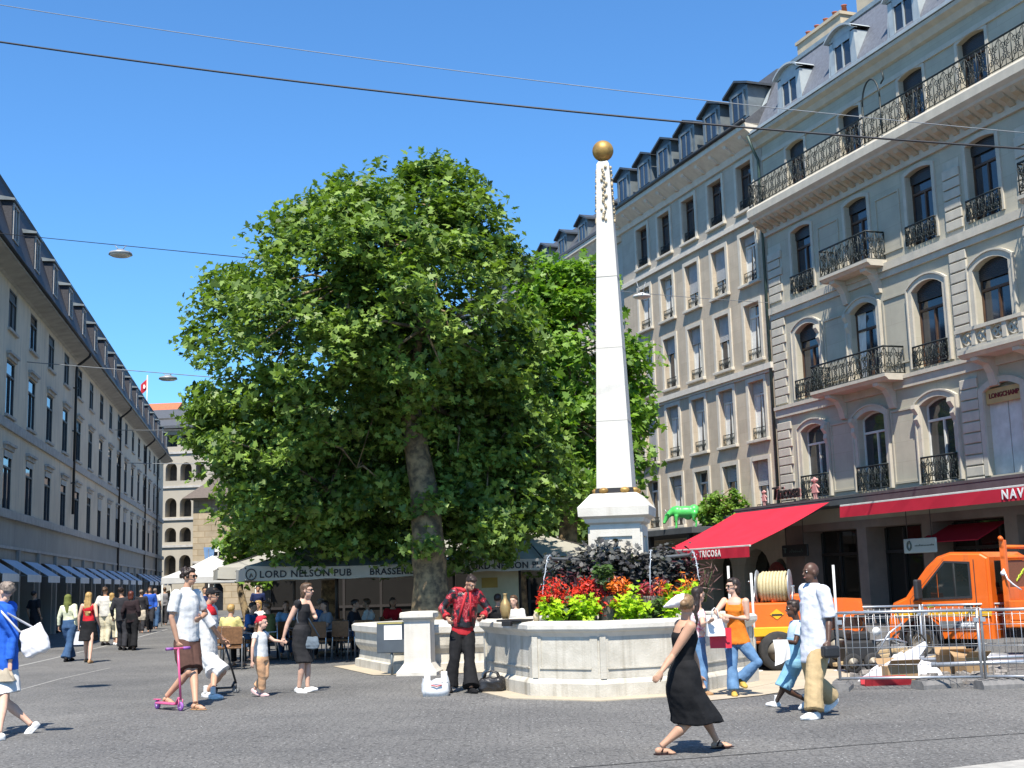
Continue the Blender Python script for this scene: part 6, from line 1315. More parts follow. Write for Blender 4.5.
def ell(mb, c, R, rx, ry, rz, n=10):
    pr = [(max(1e-4, math.sin(PI*i/n)), -math.cos(PI*i/n)) for i in range(n+1)]
    mb.lathe(pr, n=n*2, M=Matrix.Translation(c) @ R @ Matrix.Diagonal((rx, ry, rz, 1)))
def ik(a, c, l1, l2, hint):
    d = (c-a).length; u = (c-a)/max(d, 1e-6)
    if d >= (l1+l2)*.999: return a+u*d*l1/(l1+l2)
    x = (l1*l1-l2*l2+d*d)/(2*d); h = math.sqrt(max(0, l1*l1-x*x)); p = hint-u*hint.dot(u); p = p.normalized() if p.length > 1e-5 else u.orthogonal().normalized()
    return a+u*x+p*h
def solve(parent, px, py, L, sgn):
    """point on the pixel's ray at limb length L from its parent joint"""
    d = ray(px, py); w_ = CAM_POS-parent; A = d.dot(d); B_ = 2*d.dot(w_); C_ = w_.dot(w_)-L*L; D = B_*B_-4*A*C_
    if sgn == 0: return at(px, py, parent.y)
    if D <= 0: return CAM_POS+d*(-B_/(2*A))
    return CAM_POS+d*((-B_+sgn*math.sqrt(D))/(2*A))
def person(lbl, J, H, face, skin='fair', look=None, hair=('short', 'dark'), wear=(), female=False, vox=.0095, group=None, feet=None, shades=False, curl=.5, headk=1.0, build=1.0, name='person', twist=0):
    S = H/1.75; f = Vector((face[0], face[1], 0)).normalized(); lat = Vector((f.y, -f.x, 0))
    Pv, Nk, Hd = J['pel'], J['neck'], J['head']; tu = (Nk-Pv).normalized(); tf = (f-tu*f.dot(tu)).normalized(); tl = tf.cross(tu)
    fs_ = Quaternion(tu, twist); slat = fs_ @ tl
    TL = (Nk-Pv).length
    sh = {'R': Nk+slat*(.165 if female else .185)*S*build-tu*.055*S, 'L': Nk-slat*(.165 if female else .185)*S*build-tu*.055*S}
    hip = {'R': Pv+lat*.088*S-Vector((0, 0, .03*S)), 'L': Pv-lat*.088*S-Vector((0, 0, .03*S))}
    el, wr, kn, an = {}, {}, {}, {}
    AN = {s: (G(J['an'+s][0], J['an'+s][1], .085*S+(J['an'+s][2] if len(J['an'+s]) > 2 else 0)) if isinstance(J['an'+s], tuple) else J['an'+s]) for s in 'RL'}
    LL = min(.245*H, max((AN[s]-hip[s]).length for s in 'RL')*.5*J.get('bend', 1.006))
    for s in 'RL':
        e, w_ = J['el'+s], J['wr'+s]; LA1, LA2 = .170*H, .150*H
        if isinstance(e, tuple): e = solve(sh[s], e[0], e[1], LA1, e[2])
        if isinstance(w_, tuple): w_ = solve(e, w_[0], w_[1], LA2, w_[2])
        el[s], wr[s] = e, w_
        a = J['an'+s]
        if isinstance(a, tuple): a = G(a[0], a[1], .085*S+(a[2] if len(a) > 2 else 0))
        an[s] = a; kh = J.get('kh'+s, f); kn[s] = J['kn'+s] if 'kn'+s in J else ik(hip[s], a, LL, LL, kh)
    base = Vector((Pv.x, Pv.y, 0)); O = base
    T = thing(name, lbl, 'person', tuple(base), 0, group)
    q = lambda v: v-O
    # ---- body
    mb = MB(); b = build
    prof = ((-.10, .10, .085), (0, .155 if not female else .165, .112), (.20, .145 if not female else .140, .10), (.45, .138 if not female else .118, .095 if not female else .085), (.72, .162 if not female else .142, .118 if not female else .120), (.90, .150 if not female else .130, .095), (1.0, .075, .06))
    loft(mb, [(q(Pv+tu*TL*t), (slat if t > .5 else tl), (slat if t > .5 else tl).cross(tu)*-1, rx*S*b, ry*S*b) for t, rx, ry in prof])
    hu = ((Hd-Nk).normalized()*.5+UP*.5).normalized(); lk = Vector(look if look else face)
    if len(lk) == 2: lk = Vector((lk.x, lk.y, 0))
    lk = lk.normalized(); hu = (hu-lk*hu.dot(lk)).normalized(); hx = lk.cross(hu); hk = headk*(.5+.5*S)
    R = Matrix(((hx.x, lk.x, hu.x, 0), (hx.y, lk.y, hu.y, 0), (hx.z, lk.z, hu.z, 0), (0, 0, 0, 1))); hp = lambda x, y, z: q(Hd)+hx*(x*hk)+lk*(y*hk)+hu*(z*hk)
    limb(mb, [q(Nk-tu*.06*S), q(Nk+tu*.01), hp(0, -.015, -.06)], [.062*S, .053*S, .05*hk])
    ell(mb, hp(0, -.008, .025), R, .074*hk, .093*hk, .092*hk); ell(mb, hp(0, .018, -.045), R, .056*hk, .066*hk, .070*hk); ell(mb, hp(0, .056, -.088), R, .026*hk, .022*hk, .022*hk)
    limb(mb, [hp(0, .082, .018), hp(0, .098, -.012), hp(0, .106, -.030)], [.008*hk, .012*hk, .016*hk], 8); ell(mb, hp(0, .08, -.058), R, .026*hk, .014*hk, .012*hk, 7); ell(mb, hp(0, .083, .028), R, .05*hk, .010*hk, .012*hk, 7)
    for s in (-1, 1): ell(mb, hp(s*.076, -.008, -.008), R, .011*hk, .022*hk, .033*hk, 7)
    for s in 'RL':
        limb(mb, [q(sh[s]-slat*(.03 if s == 'R' else -.03)*S), q(sh[s]), q(sh[s].lerp(el[s], .45)), q(el[s]), q(el[s].lerp(wr[s], .3)), q(wr[s])], [.05*S, .056*S*b, .048*S*b, .037*S, .038*S*b, .025*S])
        d = (wr[s]-el[s]).normalized(); hn = J.get('palm'+s)                                  # hand
        inward = (slat if s == 'L' else -slat); pn = Vector(hn) if hn else inward; pn = (pn-d*pn.dot(d)); pn = pn.normalized() if pn.length > 1e-3 else d.orthogonal().normalized(); sd = d.cross(pn)
        if sd.dot(f) < 0: sd = -sd
        hs = S*(.5+.5*headk); w0 = q(wr[s])
        loft(mb, [(w0-d*.01, sd, pn, .024*hs, .019*hs), (w0+d*.035*hs, sd, pn, .036*hs, .017*hs), (w0+d*.085*hs, sd, pn, .042*hs, .015*hs), (w0+d*.098*hs, sd, pn, .038*hs, .012*hs)], 12)
        c_ = J.get('curl'+s, curl)
        for i, (off, ln) in enumerate(((.032, .066), (.011, .075), (-.011, .069), (-.031, .052))):
            a0 = w0+d*.088*hs+sd*off*hs; d1 = (d+pn*c_*.7).normalized(); d2 = (d+pn*c_*2.0-d*.3*c_).normalized(); d3 = (d*(1-1.5*c_)+pn*c_*1.6).normalized()
            k1 = a0+d1*ln*.46*hs; k2 = k1+d2*ln*.32*hs; k3 = k2+d3*ln*.26*hs; mb.tube([a0-d*.02*hs, a0, k1, k2, k3], [.0105*hs, .0105*hs, .0098*hs, .009*hs, .007*hs], 7); mb.ball(k3, .0075*hs, 4)
        t0 = w0+d*.022*hs+sd*.028*hs; t1 = t0+(d*.7+sd*.6+pn*.35)*.042*hs; t2 = t1+(d*.9+sd*.15+pn*.6*c_)*.034*hs; mb.tube([t0-sd*.012*hs, t0, t1, t2], [.014*hs, .0135*hs, .0115*hs, .0085*hs], 7); mb.ball(t2, .009*hs, 4)
        limb(mb, [q(hip[s]+Vector((0, 0, .04*S))), q(hip[s]), q(hip[s].lerp(kn[s], .5)), q(kn[s]), q(kn[s].lerp(an[s], .32)), q(kn[s].lerp(an[s], .7)), q(an[s])], [.08*S, .086*S*b, .072*S*b, .053*S, .055*S*b, .040*S, .034*S])
        fd, pit = (feet or {}).get(s, (None, 0)); fd = Vector((fd[0], fd[1], 0)).normalized() if fd else f; fu = UP
        fv = fd*math.cos(pit)-UP*math.sin(pit); fn = fd*math.sin(pit)+UP*math.cos(pit); sdv = fd.cross(UP)
        A_ = q(an[s]); J['_foot'+s] = (A_, fv, fn, sdv)
        RF = Matrix(((sdv.x, fv.x, fn.x, 0), (sdv.y, fv.y, fn.y, 0), (sdv.z, fv.z, fn.z, 0), (0, 0, 0, 1)))
        ell(mb, A_-fn*.045*S-fv*.025*S, RF, .034*S, .045*S, .038*S, 8); ell(mb, A_-fn*.047*S+fv*.045*S, RF, .033*S, .085*S, .030*S, 8); ell(mb, A_-fn*.062*S+fv*.108*S, RF, .040*S, .058*S, .018*S, 8)
    me = remesh(mb, vox, 3); me.materials.append(SKIN[skin]); obj('body', me, T)
    # ---- face details
    if vox < .012:
        for s in (-1, 1):
            mb = MB(); ell(mb, hp(s*.031, .073, .010), R, .013*hk, .009*hk, .008*hk, 6); mb.m = 1; ell(mb, hp(s*.031, .080, .010), R, .006*hk, .005*hk, .006*hk, 6); mb.build('eye', [EYEW, EYED], T)
        mb = MB(); ell(mb, hp(0, .091, -.058), R, .023*hk, .006*hk, .007*hk, 6); mb.build('lips', LIPS, T)
    if shades:
        mb = MB()
        for s in (-1, 1): ell(mb, hp(s*.033, .090, .010), R, .029*hk, .008*hk, .021*hk, 8); mb.tube([hp(s*.060, .085, .016), hp(s*.082, .04, .012), hp(s*.082, -.02, .01)], .005*hk, 5)
        mb.tube([hp(-.012, .098, .014), hp(.012, .098, .014)], .005*hk, 5); mb.build('sunglasses', SHADES, T)
    # ---- hair
    st, hc = hair; hv = max(vox, .010); mb = MB(); hm = HAIRM.get(hc, hc) if isinstance(hc, str) else hc
    if st != 'bald':
        rr = random.Random(lbl)
        if st in ('cap',):
            ell(mb, hp(0, -.012, .045), R, .086*hk, .104*hk, .085*hk); ell(mb, hp(0, .09, .035), R, .062*hk, .06*hk, .012*hk)
        else:
            ell(mb, hp(0, -.026, .042), R, .085*hk, .094*hk, .090*hk); ell(mb, hp(0, .03, .085), R, .066*hk, .055*hk, .040*hk, 8)
            if st in ('curly', 'short'):
                for i in range(46 if st == 'curly' else 12):
                    a, z = rr.uniform(0, 2*PI), rr.uniform(.0, .13); rr_ = math.sqrt(max(.02, 1-((z-.04)/.10)**2)); y_ = .098*math.sin(a)*rr_-.03
                    if y_ < .045 or z > .085: mb.ball(hp(.086*math.cos(a)*rr_, y_, z), (.027 if st == 'curly' else .014)*hk, 5)
            if st == 'bob':
                loft(mb, [(hp(0, -.045, .05), hx, lk, .080*hk, .065*hk), (hp(0, -.05, -.03), hx, lk, .086*hk, .055*hk), (hp(0, -.052, -.10), hx, lk, .080*hk, .048*hk), (hp(0, -.05, -.13), hx, lk, .06*hk, .035*hk)])
            if st in ('long', 'wavy'):
                bk = -lk*.06*hk; L_ = .36 if st == 'long' else .30
                pts = [hp(0, -.045, .04), hp(0, -.06, -.06), hp(0, -.075, -.16), hp(0, -.085, -.16-L_*.5), hp(0, -.085, -.1-L_)]
                loft(mb, [(p, hx, lk, rx*hk, ry*hk) for p, rx, ry in zip(pts, (.080, .088, .092, .085, .05), (.062, .05, .042, .034, .02))])
                for i in range(14 if st == 'wavy' else 6): p = pts[1].lerp(pts[4], rr.random()); mb.ball(p+hx*rr.uniform(-.08, .08)*hk-lk*rr.uniform(0, .03), .028*hk, 5)
            if st == 'bun': mb.ball(hp(0, -.12, .03), .042*hk, 7)
            if st == 'scarf':
                loft(mb, [(hp(0, -.02, .06), hx, lk, .09*hk, .095*hk), (hp(0, -.03, -.06), hx, lk, .095*hk, .09*hk), (hp(0, -.04, -.15), hx, lk, .11*hk, .09*hk)]); loft(mb, [(hp(.0, -.10, -.08), hx, lk, .06*hk, .03*hk), (hp(.01, -.12, -.26), hx, lk, .05*hk, .02*hk), (hp(.02, -.12, -.36), hx, lk, .02*hk, .01*hk)])
            if st == 'bandana': mb.ball(hp(0, -.11, .0), .035*hk, 6)
        me = remesh(mb, hv, 2, (.004, 45, .4) if st != 'cap' else None); me.materials.append(hm); obj({'cap': 'cap', 'bandana': 'bandana', 'scarf': 'headscarf'}.get(st, 'hair'), me, T)
        if st == 'bandana':
            mb = MB(); pts = [hp(0, -.08, .0), hp(0, -.095, -.08), hp(.02, -.10, -.16), hp(.03, -.10, -.24)]
            loft(mb, [(p, hx, lk, rx*hk, ry*hk) for p, rx, ry in zip(pts, (.07, .08, .075, .04), (.035, .04, .035, .02))])
            for i in range(12): mb.ball(pts[0].lerp(pts[3], rr.random())+hx*rr.uniform(-.07, .07)*hk, .025*hk, 5)
            me = remesh(mb, hv, 2, (.004, 45, .4)); me.materials.append(HAIRM['brown']); obj('hair', me, T)
    # ---- clothes
    for c in wear:
        kind, m = c[0], c[1]; o = dict(c[2]) if len(c) > 2 else {}; sl = o.get('slack', .014)*S; mb = MB(); nm = o.get('name', kind)
        if kind in ('shirt', 'top', 'dress_top'):
            hem = o.get('hem', -.12); t1 = o.get('neck', .985)
            def rxy(t):
                for (ta, xa, ya), (tb, xb, yb) in zip(prof, prof[1:]):
                    if ta <= t <= tb: k = (t-ta)/(tb-ta); return xa+(xb-xa)*k, ya+(yb-ya)*k
                return (prof[1][1], prof[1][2]) if t < 0 else (prof[-1][1], prof[-1][2])
            ts = [hem]+[t for t in (-.05, 0, .2, .45, .72, .9) if hem < t < t1]+[t1]; rings = []
            for t in ts:
                rx, ry = rxy(max(t, 0)); rx, ry = rx*S*b+sl, ry*S*b+sl
                if o.get('straight') and t < .72: rx, ry = max(rx, .155*S*b+sl), max(ry, .115*S*b+sl)
                ax = slat if t > .5 else tl
                rings.append((q(Pv+tu*TL*t), ax, ax.cross(tu)*-1, rx*(1+o.get('flare', 0)*max(0, .3-t)), ry*(1+o.get('flare', 0)*max(0, .3-t))))
            loft(mb, rings)
            sv = o.get('sleeve', .5)
            if sv > 0:
                for s in 'RL':
                    p1 = sh[s].lerp(el[s], min(1, sv)); pts = [q(sh[s]-slat*(.04 if s == 'R' else -.04)*S), q(sh[s])]; rs = [.050*S+sl*.7, .057*S*b+sl*.7]
                    if sv > 1: pts += [q(el[s]), q(el[s].lerp(wr[s], min(1, sv-1)))]; rs += [.041*S+sl*.7, .032*S+sl*.7]
                    else: pts.append(q(p1)); rs.append(.047*S*b+sl*.95)
                    limb(mb, pts, rs)
            elif o.get('straps', True):
                for s in 'RL':
                    a = sh[s]-slat*(.055 if s == 'R' else -.055)*S
                    mb.tube([q(a-tu*.14*S+tf*.105*S), q(a-tu*.03*S+tf*.07*S), q(a+tu*.03*S), q(a-tu*.03*S-tf*.07*S), q(a-tu*.14*S-tf*.10*S)], .016*S, 6)
            if o.get('collar'): loft(mb, [(q(Nk-tu*.03*S), slat, slat.cross(tu)*-1, .085*S, .075*S), (q(Nk+tu*.035*S), slat, slat.cross(tu)*-1, .066*S, .066*S)])
        elif kind in ('trousers', 'shorts'):
            ln = o.get('len', 2.0); fl = o.get('flare', 0)
            loft(mb, [(q(Pv-tu*.07*S), tl, tf, .145*S*b+sl, .115*S+sl), (q(Pv), tl, tf, prof[1][1]*S*b+sl, .115*S+sl), (q(Pv+tu*TL*.2), tl, tf, .148*S*b+sl, .105*S+sl), (q(Pv+tu*TL*o.get('waist', .3)), tl, tf, .138*S*b+sl, .1*S+sl)])
            for s in 'RL':
                pts = [q(hip[s]+Vector((0, 0, .05*S))), q(hip[s]), q(hip[s].lerp(kn[s], .5))]; rs = [.085*S+sl, .092*S*b+sl, .08*S*b+sl*1.3]
                if ln <= 1: pts[-1] = q(hip[s].lerp(kn[s], ln*.6)); pts.append(q(hip[s].lerp(kn[s], ln))); rs[-1] = .084*S*b+sl*1.6; rs.append(.082*S*b+sl*1.9)
                else:
                    pts += [q(kn[s]), q(kn[s].lerp(an[s], min(1, ln-1)*.55)), q(kn[s].lerp(an[s], ln-1))]; rs += [.060*S+sl*1.4, .056*S+sl*1.5+fl*.4, .048*S+sl*1.6+fl]
                limb(mb, pts, rs)
        elif kind == 'skirt':
            wt = o.get('waist', .42); z1 = o['hem']; wtp = Pv+tu*TL*wt; n = 28
            kmid = (kn['R']+kn['L'])/2; amid = (an['R']+an['L'])/2
            def legs_at(z):
                out = []
                for s in 'RL':
                    a, k_, b_ = hip[s], kn[s], an[s]
                    if z >= k_.z: t_ = (a.z-z)/max(.05, a.z-k_.z); out.append(a.lerp(k_, min(1, max(0, t_))))
                    else: t_ = (k_.z-z)/max(.05, k_.z-b_.z); out.append(k_.lerp(b_, min(1, max(0, t_))))
                return out
            rings = []
            for t in [i/9 for i in range(10)]:
                z = wtp.z+(z1-wtp.z)*t; la, lb = legs_at(z); c_ = (la+lb)/2; wgt = min(1, max(0, (Pv.z+.05-z)/.25)); cc = Vector((wtp.x, wtp.y, z)).lerp(Vector((c_.x, c_.y, z)), wgt)
                ext = abs((la-lb).dot(f))/2; exl = abs((la-lb).dot(lat))/2; fl = o.get('flare', .05)*t
                rx0 = (.118 if female else .14)*S+sl if t < .05 else 0; ry0 = .09*S+sl if t < .05 else 0
                rings.append((cc, max(.165*S*min(1, .72+t*1.6)+fl, exl+.085*S+sl)+sl if t > .05 else rx0, max(.118*S*min(1, .78+t*1.2)+fl, ext+.085*S+sl)+sl if t > .05 else ry0))
            vs = []
            for i, (cc, rx, ry) in enumerate(rings):
                amp = o.get('fold', .05)*(i/9)
                for k in range(n): a = 2*PI*k/n; m_ = 1+amp*math.sin(a*5+1.3)+amp*.6*math.sin(a*9+i*.2); vs.append(q(cc+lat*(rx*math.cos(a)*m_)+f*(ry*math.sin(a)*m_))+Vector((0, 0, .012*math.sin(a*3)*(i/9))))
            mb.add(vs, [(i*n+k, i*n+(k+1) % n, (i+1)*n+(k+1) % n, (i+1)*n+k) for i in range(9) for k in range(n)]+[tuple(reversed(range(n))), tuple(range(9*n, 10*n))], True)
        elif kind in ('shoe', 'sandal', 'boot', 'sock'):
            for s in 'RL':
                A_, fv, fn, sdv = J['_foot'+s]; mb = MB(); RF = Matrix(((sdv.x, fv.x, fn.x, 0), (sdv.y, fv.y, fn.y, 0), (sdv.z, fv.z, fn.z, 0), (0, 0, 0, 1)))
                if kind == 'sandal':
                    nm_ = 'sandal'
                    ell(mb, A_-fn*.078*S+fv*.05*S, RF, .049*S, .138*S, .012*S, 8); mb.tube([A_+sdv*.045*S+fv*.05*S-fn*.072*S, A_+fv*.085*S-fn*.026*S, A_-sdv*.045*S+fv*.05*S-fn*.072*S], .010*S, 6); mb.tube([A_+sdv*.04*S-fv*.0*S-fn*.05*S, A_+fv*.035*S-fn*.004*S, A_-sdv*.04*S-fv*.0*S-fn*.05*S], .009*S, 6); mb.build(nm, m, T); continue
                elif kind == 'sock': limb(mb, [A_-fn*.02*S, A_+fn*.06*S, A_+fn*o.get('h', .1)*S], [.046*S, .042*S, .044*S])
                else:
                    ell(mb, A_-fn*.045*S-fv*.025*S, RF, .044*S, .056*S, .048*S, 8); ell(mb, A_-fn*.045*S+fv*.05*S, RF, .045*S, .10*S, .042*S, 8); ell(mb, A_-fn*.058*S+fv*.115*S, RF, .050*S, .072*S, .032*S, 8); ell(mb, A_-fn*.078*S+fv*.05*S, RF, .050*S, .138*S, .014*S, 8)
                    if kind == 'boot' or o.get('collar'): limb(mb, [A_-fn*.02*S, A_+fn*.05*S], [.045*S, .044*S])
                me = remesh(mb, vox, 2); me.materials.append(m); obj(nm, me, T)
            continue
        me = remesh(mb, max(vox, .0105), o.get('smooth', 3), (o.get('wrinkle', .012)*S, o.get('freq', 7), .5)); me.materials.append(m); obj(nm, me, T)
    J['_'] = dict(sh=sh, el=el, wr=wr, kn=kn, an=an, hip=hip, T=T, S=S, f=f, lat=lat, tu=tu, tf=tf, hx=hx, lk=lk, hu=hu, hp=lambda x, y, z: hp(x, y, z)+O, Pv=Pv, Nk=Nk, TL=TL, hk=hk)
    return J['_']
def hung(o, lbl, cat): tag(o, lbl, cat); return o
WHITEC = cloth('white_cotton', (.62, .61, .59), (.54, .54, .53)); BROWNC = cloth('brown_cotton', (.085, .045, .035), (.065, .034, .027)); BLACKC = cloth('black_cloth', (.014, .014, .015), (.009, .009, .010)); JEANS = cloth('blue_denim', (.12, .22, .36), (.08, .155, .27), scale=9)
DKJEANS = cloth('dark_denim', (.05, .10, .19), (.035, .07, .14), scale=9); REDC = cloth('red_cloth', (.50, .02, .03), (.40, .015, .022)); KHAKI = cloth('khaki_cotton', (.42, .31, .17), (.34, .25, .135)); CREAM = cloth('cream_cloth', (.62, .57, .42), (.55, .50, .36))
PINKC = cloth('pink_plastic_paint', (.62, .10, .20), (.55, .08, .17)); LEATHER = mat('black_leather', (.02, .02, .022), rough=.4, bump=.2, bscale=50); TANL = mat('tan_leather', (.34, .20, .10), (.27, .15, .07), rough=.6); WSHOE = mat('white_shoe', (.68, .67, .65), (.58, .57, .55), rough=.6)
PATH = lambda px, py, Y: at(px, py, Y)

# --- man with the pink scooter
Y = 18.45
J = dict(pel=at(187, 641, Y), neck=at(186.5, 590.5, Y), head=at(189.5, 577, Y), elR=(171.5, 618, -1), wrR=(177.5, 642, -1), elL=(205.5, 613.5, 1), wrL=(200.5, 618, -1), anR=(166.5, 696.5, .07), anL=(195.5, 703), curlR=.9)
m1 = person('man in white shirt and brown shorts standing on a pink scooter', J, 1.93, (.86, -.5), 'tan', (.95, -.3), ('curly', 'dark'), [('shirt', WHITEC, dict(sleeve=.75, hem=-.02, slack=.024, collar=True, straight=True)), ('shorts', BROWNC, dict(len=.92, slack=.022)), ('sandal', TANL)], shades=True, feet={'R': ((.75, -.65), .05), 'L': ((.9, -.45), 0)})
scp = G(172, 706); hdl = m1['wr']['R']
def scooter(lbl, back, front, top, m, mw, wid=.36, deckh=.075):
    T = thing('kick_scooter', lbl, 'scooter', tuple(back), 0); O = Vector(back); b, fr, tp = Vector((0, 0, 0)), front-O, top-O; d = (fr-b); d.z = 0; L = d.length; d.normalize(); s = Vector((d.y, -d.x, 0))
    fr = Vector((fr.x, fr.y, .06)); MD = Matrix(((d.x, s.x, 0, 0), (d.y, s.y, 0, 0), (0, 0, 1, 0), (0, 0, 0, 1)))
    mb = MB(); mb.bbox(.02, L*.82, -.055, .055, deckh, deckh+.028, .01, M=MD); mb.build('deck', m, T)
    mb = MB(); mb.tube([d*L*.8+UP*(deckh+.01), d*(L*.92)+UP*.17, tp.lerp(fr, .86)], .02, 8); mb.build('neck', m, T)
    for x in (0.0, L):
        o = obj('wheel', None, T, tuple(d*x+UP*.062)); mb = MB(); Mw = Matrix(((d.x, 0, s.x, 0), (d.y, 0, s.y, 0), (0, 1, 0, 0), (0, 0, 0, 1)))
        mb.lathe([(.035, -.013), (.058, -.014), (.062, -.006), (.062, .006), (.058, .014), (.035, .013)], n=22, M=Mw); mb.build('tyre', mw, o); mb = MB(); mb.lathe([(.034, -.011), (.012, -.014), (.012, .014), (.034, .011)], n=14, M=Mw); mb.build('hub', WHITEPAINT, o)
    mb = MB(); mb.tube([fr+UP*.09, tp], .017, 8); mb.tube([fr+s*.03, fr+s*.03+UP*.1], .008, 5); mb.tube([fr-s*.03, fr-s*.03+UP*.1], .008, 5); mb.build('steering_tube', m, T)
    mb = MB(); mb.tube([tp-s*wid/2, tp+s*wid/2], .015, 8); mb.build('handlebar', m, T)
    for e in (-1, 1): mb = MB(); mb.tube([tp+s*e*wid/2, tp+s*e*(wid/2-.11)], .021, 8); mb.build('grip', mw, T)
    mb = MB(); mb.bbox(-.07, .05, -.03, .03, .125, .14, .005, M=MD); mb.build('rear_brake', m, T); return T
PNK = mat('pink_enamel', (.58, .10, .22), (.50, .08, .18), rough=.35); VIO = mat('violet_rubber', (.28, .10, .36), rough=.6)
fr = G(180.5, 711); bk = G(157.5, 709); tpv = at(178, 648.5, fr.y+.02)
scooter('pink and violet kick scooter under the right foot of the man in brown shorts', bk, fr, tpv, PNK, VIO, .38)
# --- teenager with the black scooter
Y = 20.0
J = dict(pel=at(208, 654, Y), neck=at(207.5, 606.5, Y), head=at(212.5, 595.5, Y), elR=(214, 628, -1), wrR=(221, 639, 1), elL=(214, 629, 1), wrL=(224, 640, 1), anR=(206, 692), anL=(213, 693.5), curlR=.9, curlL=.9)
m2 = person('teenager in a dark cap and red and white shirt pushing a black scooter', J, 1.70, (.95, -.2), 'tan', (.95, -.25), ('short', 'dark'), [('top', WHITEC, dict(sleeve=.9, hem=-.3, slack=.03, straight=True, name='shirt')), ('shirt', REDC, dict(sleeve=0, hem=.8, slack=.034, collar=True, straps=False, name='red_collar')), ('shorts', WHITEC, dict(len=1.0, slack=.03)), ('sock', WHITEC), ('shoe', WSHOE)], shades=True)
CAPM = cloth('black_cap_cloth', (.02, .02, .022))
mb = MB(); hp = m2['hp']; hk = m2['hk']; R_ = Matrix(((m2['hx'].x, m2['lk'].x, m2['hu'].x, 0), (m2['hx'].y, m2['lk'].y, m2['hu'].y, 0), (m2['hx'].z, m2['lk'].z, m2['hu'].z, 0), (0, 0, 0, 1)))
ell(mb, hp(0, -.015, .055), R_, .09*hk, .105*hk, .085*hk); ell(mb, hp(0, .10, .05), R_, .06*hk, .05*hk, .012*hk); me = remesh(mb, .01, 2); me.materials.append(CAPM); o = obj('cap', me, m2['T']); o.location = -m2['T'].location
BLKP = mat('black_enamel', (.02, .02, .022), rough=.35); GRW = mat('grey_wheel', (.18, .18, .18), rough=.6)
fr = G(236, 693); bk = G(214, 694); scooter('black kick scooter held by the teenager', bk, fr, at(223.5, 639.5, fr.y+.05), BLKP, GRW, .36)
# --- girl with the red bandana
Y = 19.7
PEACH = cloth('peach_cotton', (.62, .36, .20), (.55, .31, .17)); BAND = cloth('red_bandana_cloth', (.55, .035, .05), (.45, .025, .04))
J = dict(pel=at(261.5, 658, Y), neck=at(259.7, 632, Y), head=at(262, 622.5, Y), elR=(252.5, 647, -1), wrR=(252, 661.5, -1), elL=(274, 640.5, 0), wrL=(281, 641.5, 0), anR=(262, 692.5), anL=at(254.5, 689, 19.75))
person('small girl in a red bandana, white top and peach trousers holding the woman\'s hand', J, 1.24, (.9, -.35), 'fair', (.97, -.2), ('bandana', BAND), [('shirt', WHITEC, dict(sleeve=.35, hem=-.02, slack=.02, straight=True)), ('trousers', PEACH, dict(len=1.8, slack=.022)), ('shoe', mat('pale_pink_shoe', (.62, .42, .40), rough=.7))], headk=1.0, vox=.009, feet={'L': ((.8, -.5), .45)})
# --- mother on the phone
Y = 20.3
BLK2 = cloth('charcoal_jersey', (.028, .027, .029), (.02, .02, .021))
J = dict(pel=at(301, 641, Y), neck=at(303.2, 600, Y), head=at(307, 590.5, Y), elR=(287.5, 624, 0), wrR=(283.6, 637.5, 0), elL=(315.5, 617.5, -1), wrL=(309, 600.5, -1), anR=(299, 687.5), anL=(307.5, 687), curlL=.7)
m4 = person('woman in a short charcoal dress with a phone at her ear leading the small girl', J, 1.68, (.92, -.4), 'fair', (.97, -.2), ('bob', 'brown'), [('top', BLK2, dict(sleeve=.22, hem=.1, slack=.013, name='dress_top', neck=.9)), ('skirt', BLK2, dict(hem=.47, flare=.0, waist=.40, fold=.02)), ('shoe', WSHOE)], female=True, shades=True, feet={'L': ((.95, -.3), -.15), 'R': ((.9, -.4), .25)})
mb = MB(); w_ = m4['wr']['L']; hd = m4['hp'](.085, .0, -.005); mb.bbox(-.022, .022, -.01, .01, -.06, .06, .006, M=Matrix.Translation(m4['hp'](-.092, .02, -.02)) @ Matrix.Rotation(.5, 4, 'Y')); o = small('mobile_phone', 'small dark mobile phone held at the ear of the woman in charcoal', 'phone', mb, BLKP)
GBAG = cloth('grey_blue_canvas', (.13, .16, .19), (.10, .125, .15))
def bag(lbl, c, w, h, d, rz, m, strap=None, name='shoulder_bag', tilt=.0, r=.012):
    """slouching bag, wider and fuller towards the bottom"""
    T = thing(name, lbl, 'bag', tuple(c), rz); mb = MB(); n = 20; V = []; lev = ((0, .55, .5), (.05, .92, .95), (.3, 1.0, 1.0), (.62, .93, .75), (.9, .86, .35), (1.0, .80, .15))
    for i, (t, kw, kd) in enumerate(lev):
        for j in range(n):
            a = 2*PI*j/n; sx = math.copysign(abs(math.cos(a))**.6, math.cos(a)); sy = math.copysign(abs(math.sin(a))**.7, math.sin(a)); V.append((sx*w/2*kw, sy*d/2*kd, h*t-(.06*h*(1-abs(sx)) if i == len(lev)-1 else 0)))
    Mt = Matrix.Translation((0, 0, h)) @ Matrix.Rotation(tilt, 4, 'Y') @ Matrix.Translation((0, 0, -h)); k = len(lev)
    mb.add([Mt @ Vector(v) for v in V], [(i*n+j, i*n+(j+1) % n, (i+1)*n+(j+1) % n, (i+1)*n+j) for i in range(k-1) for j in range(n)]+[tuple(reversed(range(n))), tuple(range((k-1)*n, k*n))])
    me = remesh(mb, max(.008, min(w, h)/26), 3, (.012, 11, 1)); me.materials.append(m); obj('pouch', me, T)
    if strap:
        mb = MB(); mb.tube([Matrix.Rotation(-rz, 4, 'Z') @ (Vector(p)-Vector(c)) for p in strap], r, 6); mb.build('strap', m, T)
    return T
c = m4['hip']['L']+m4['f']*.10+m4['lat']*(.02)+Vector((.05, -.10, -.10)); sp1 = m4['sh']['R']+Vector((0, 0, .05))
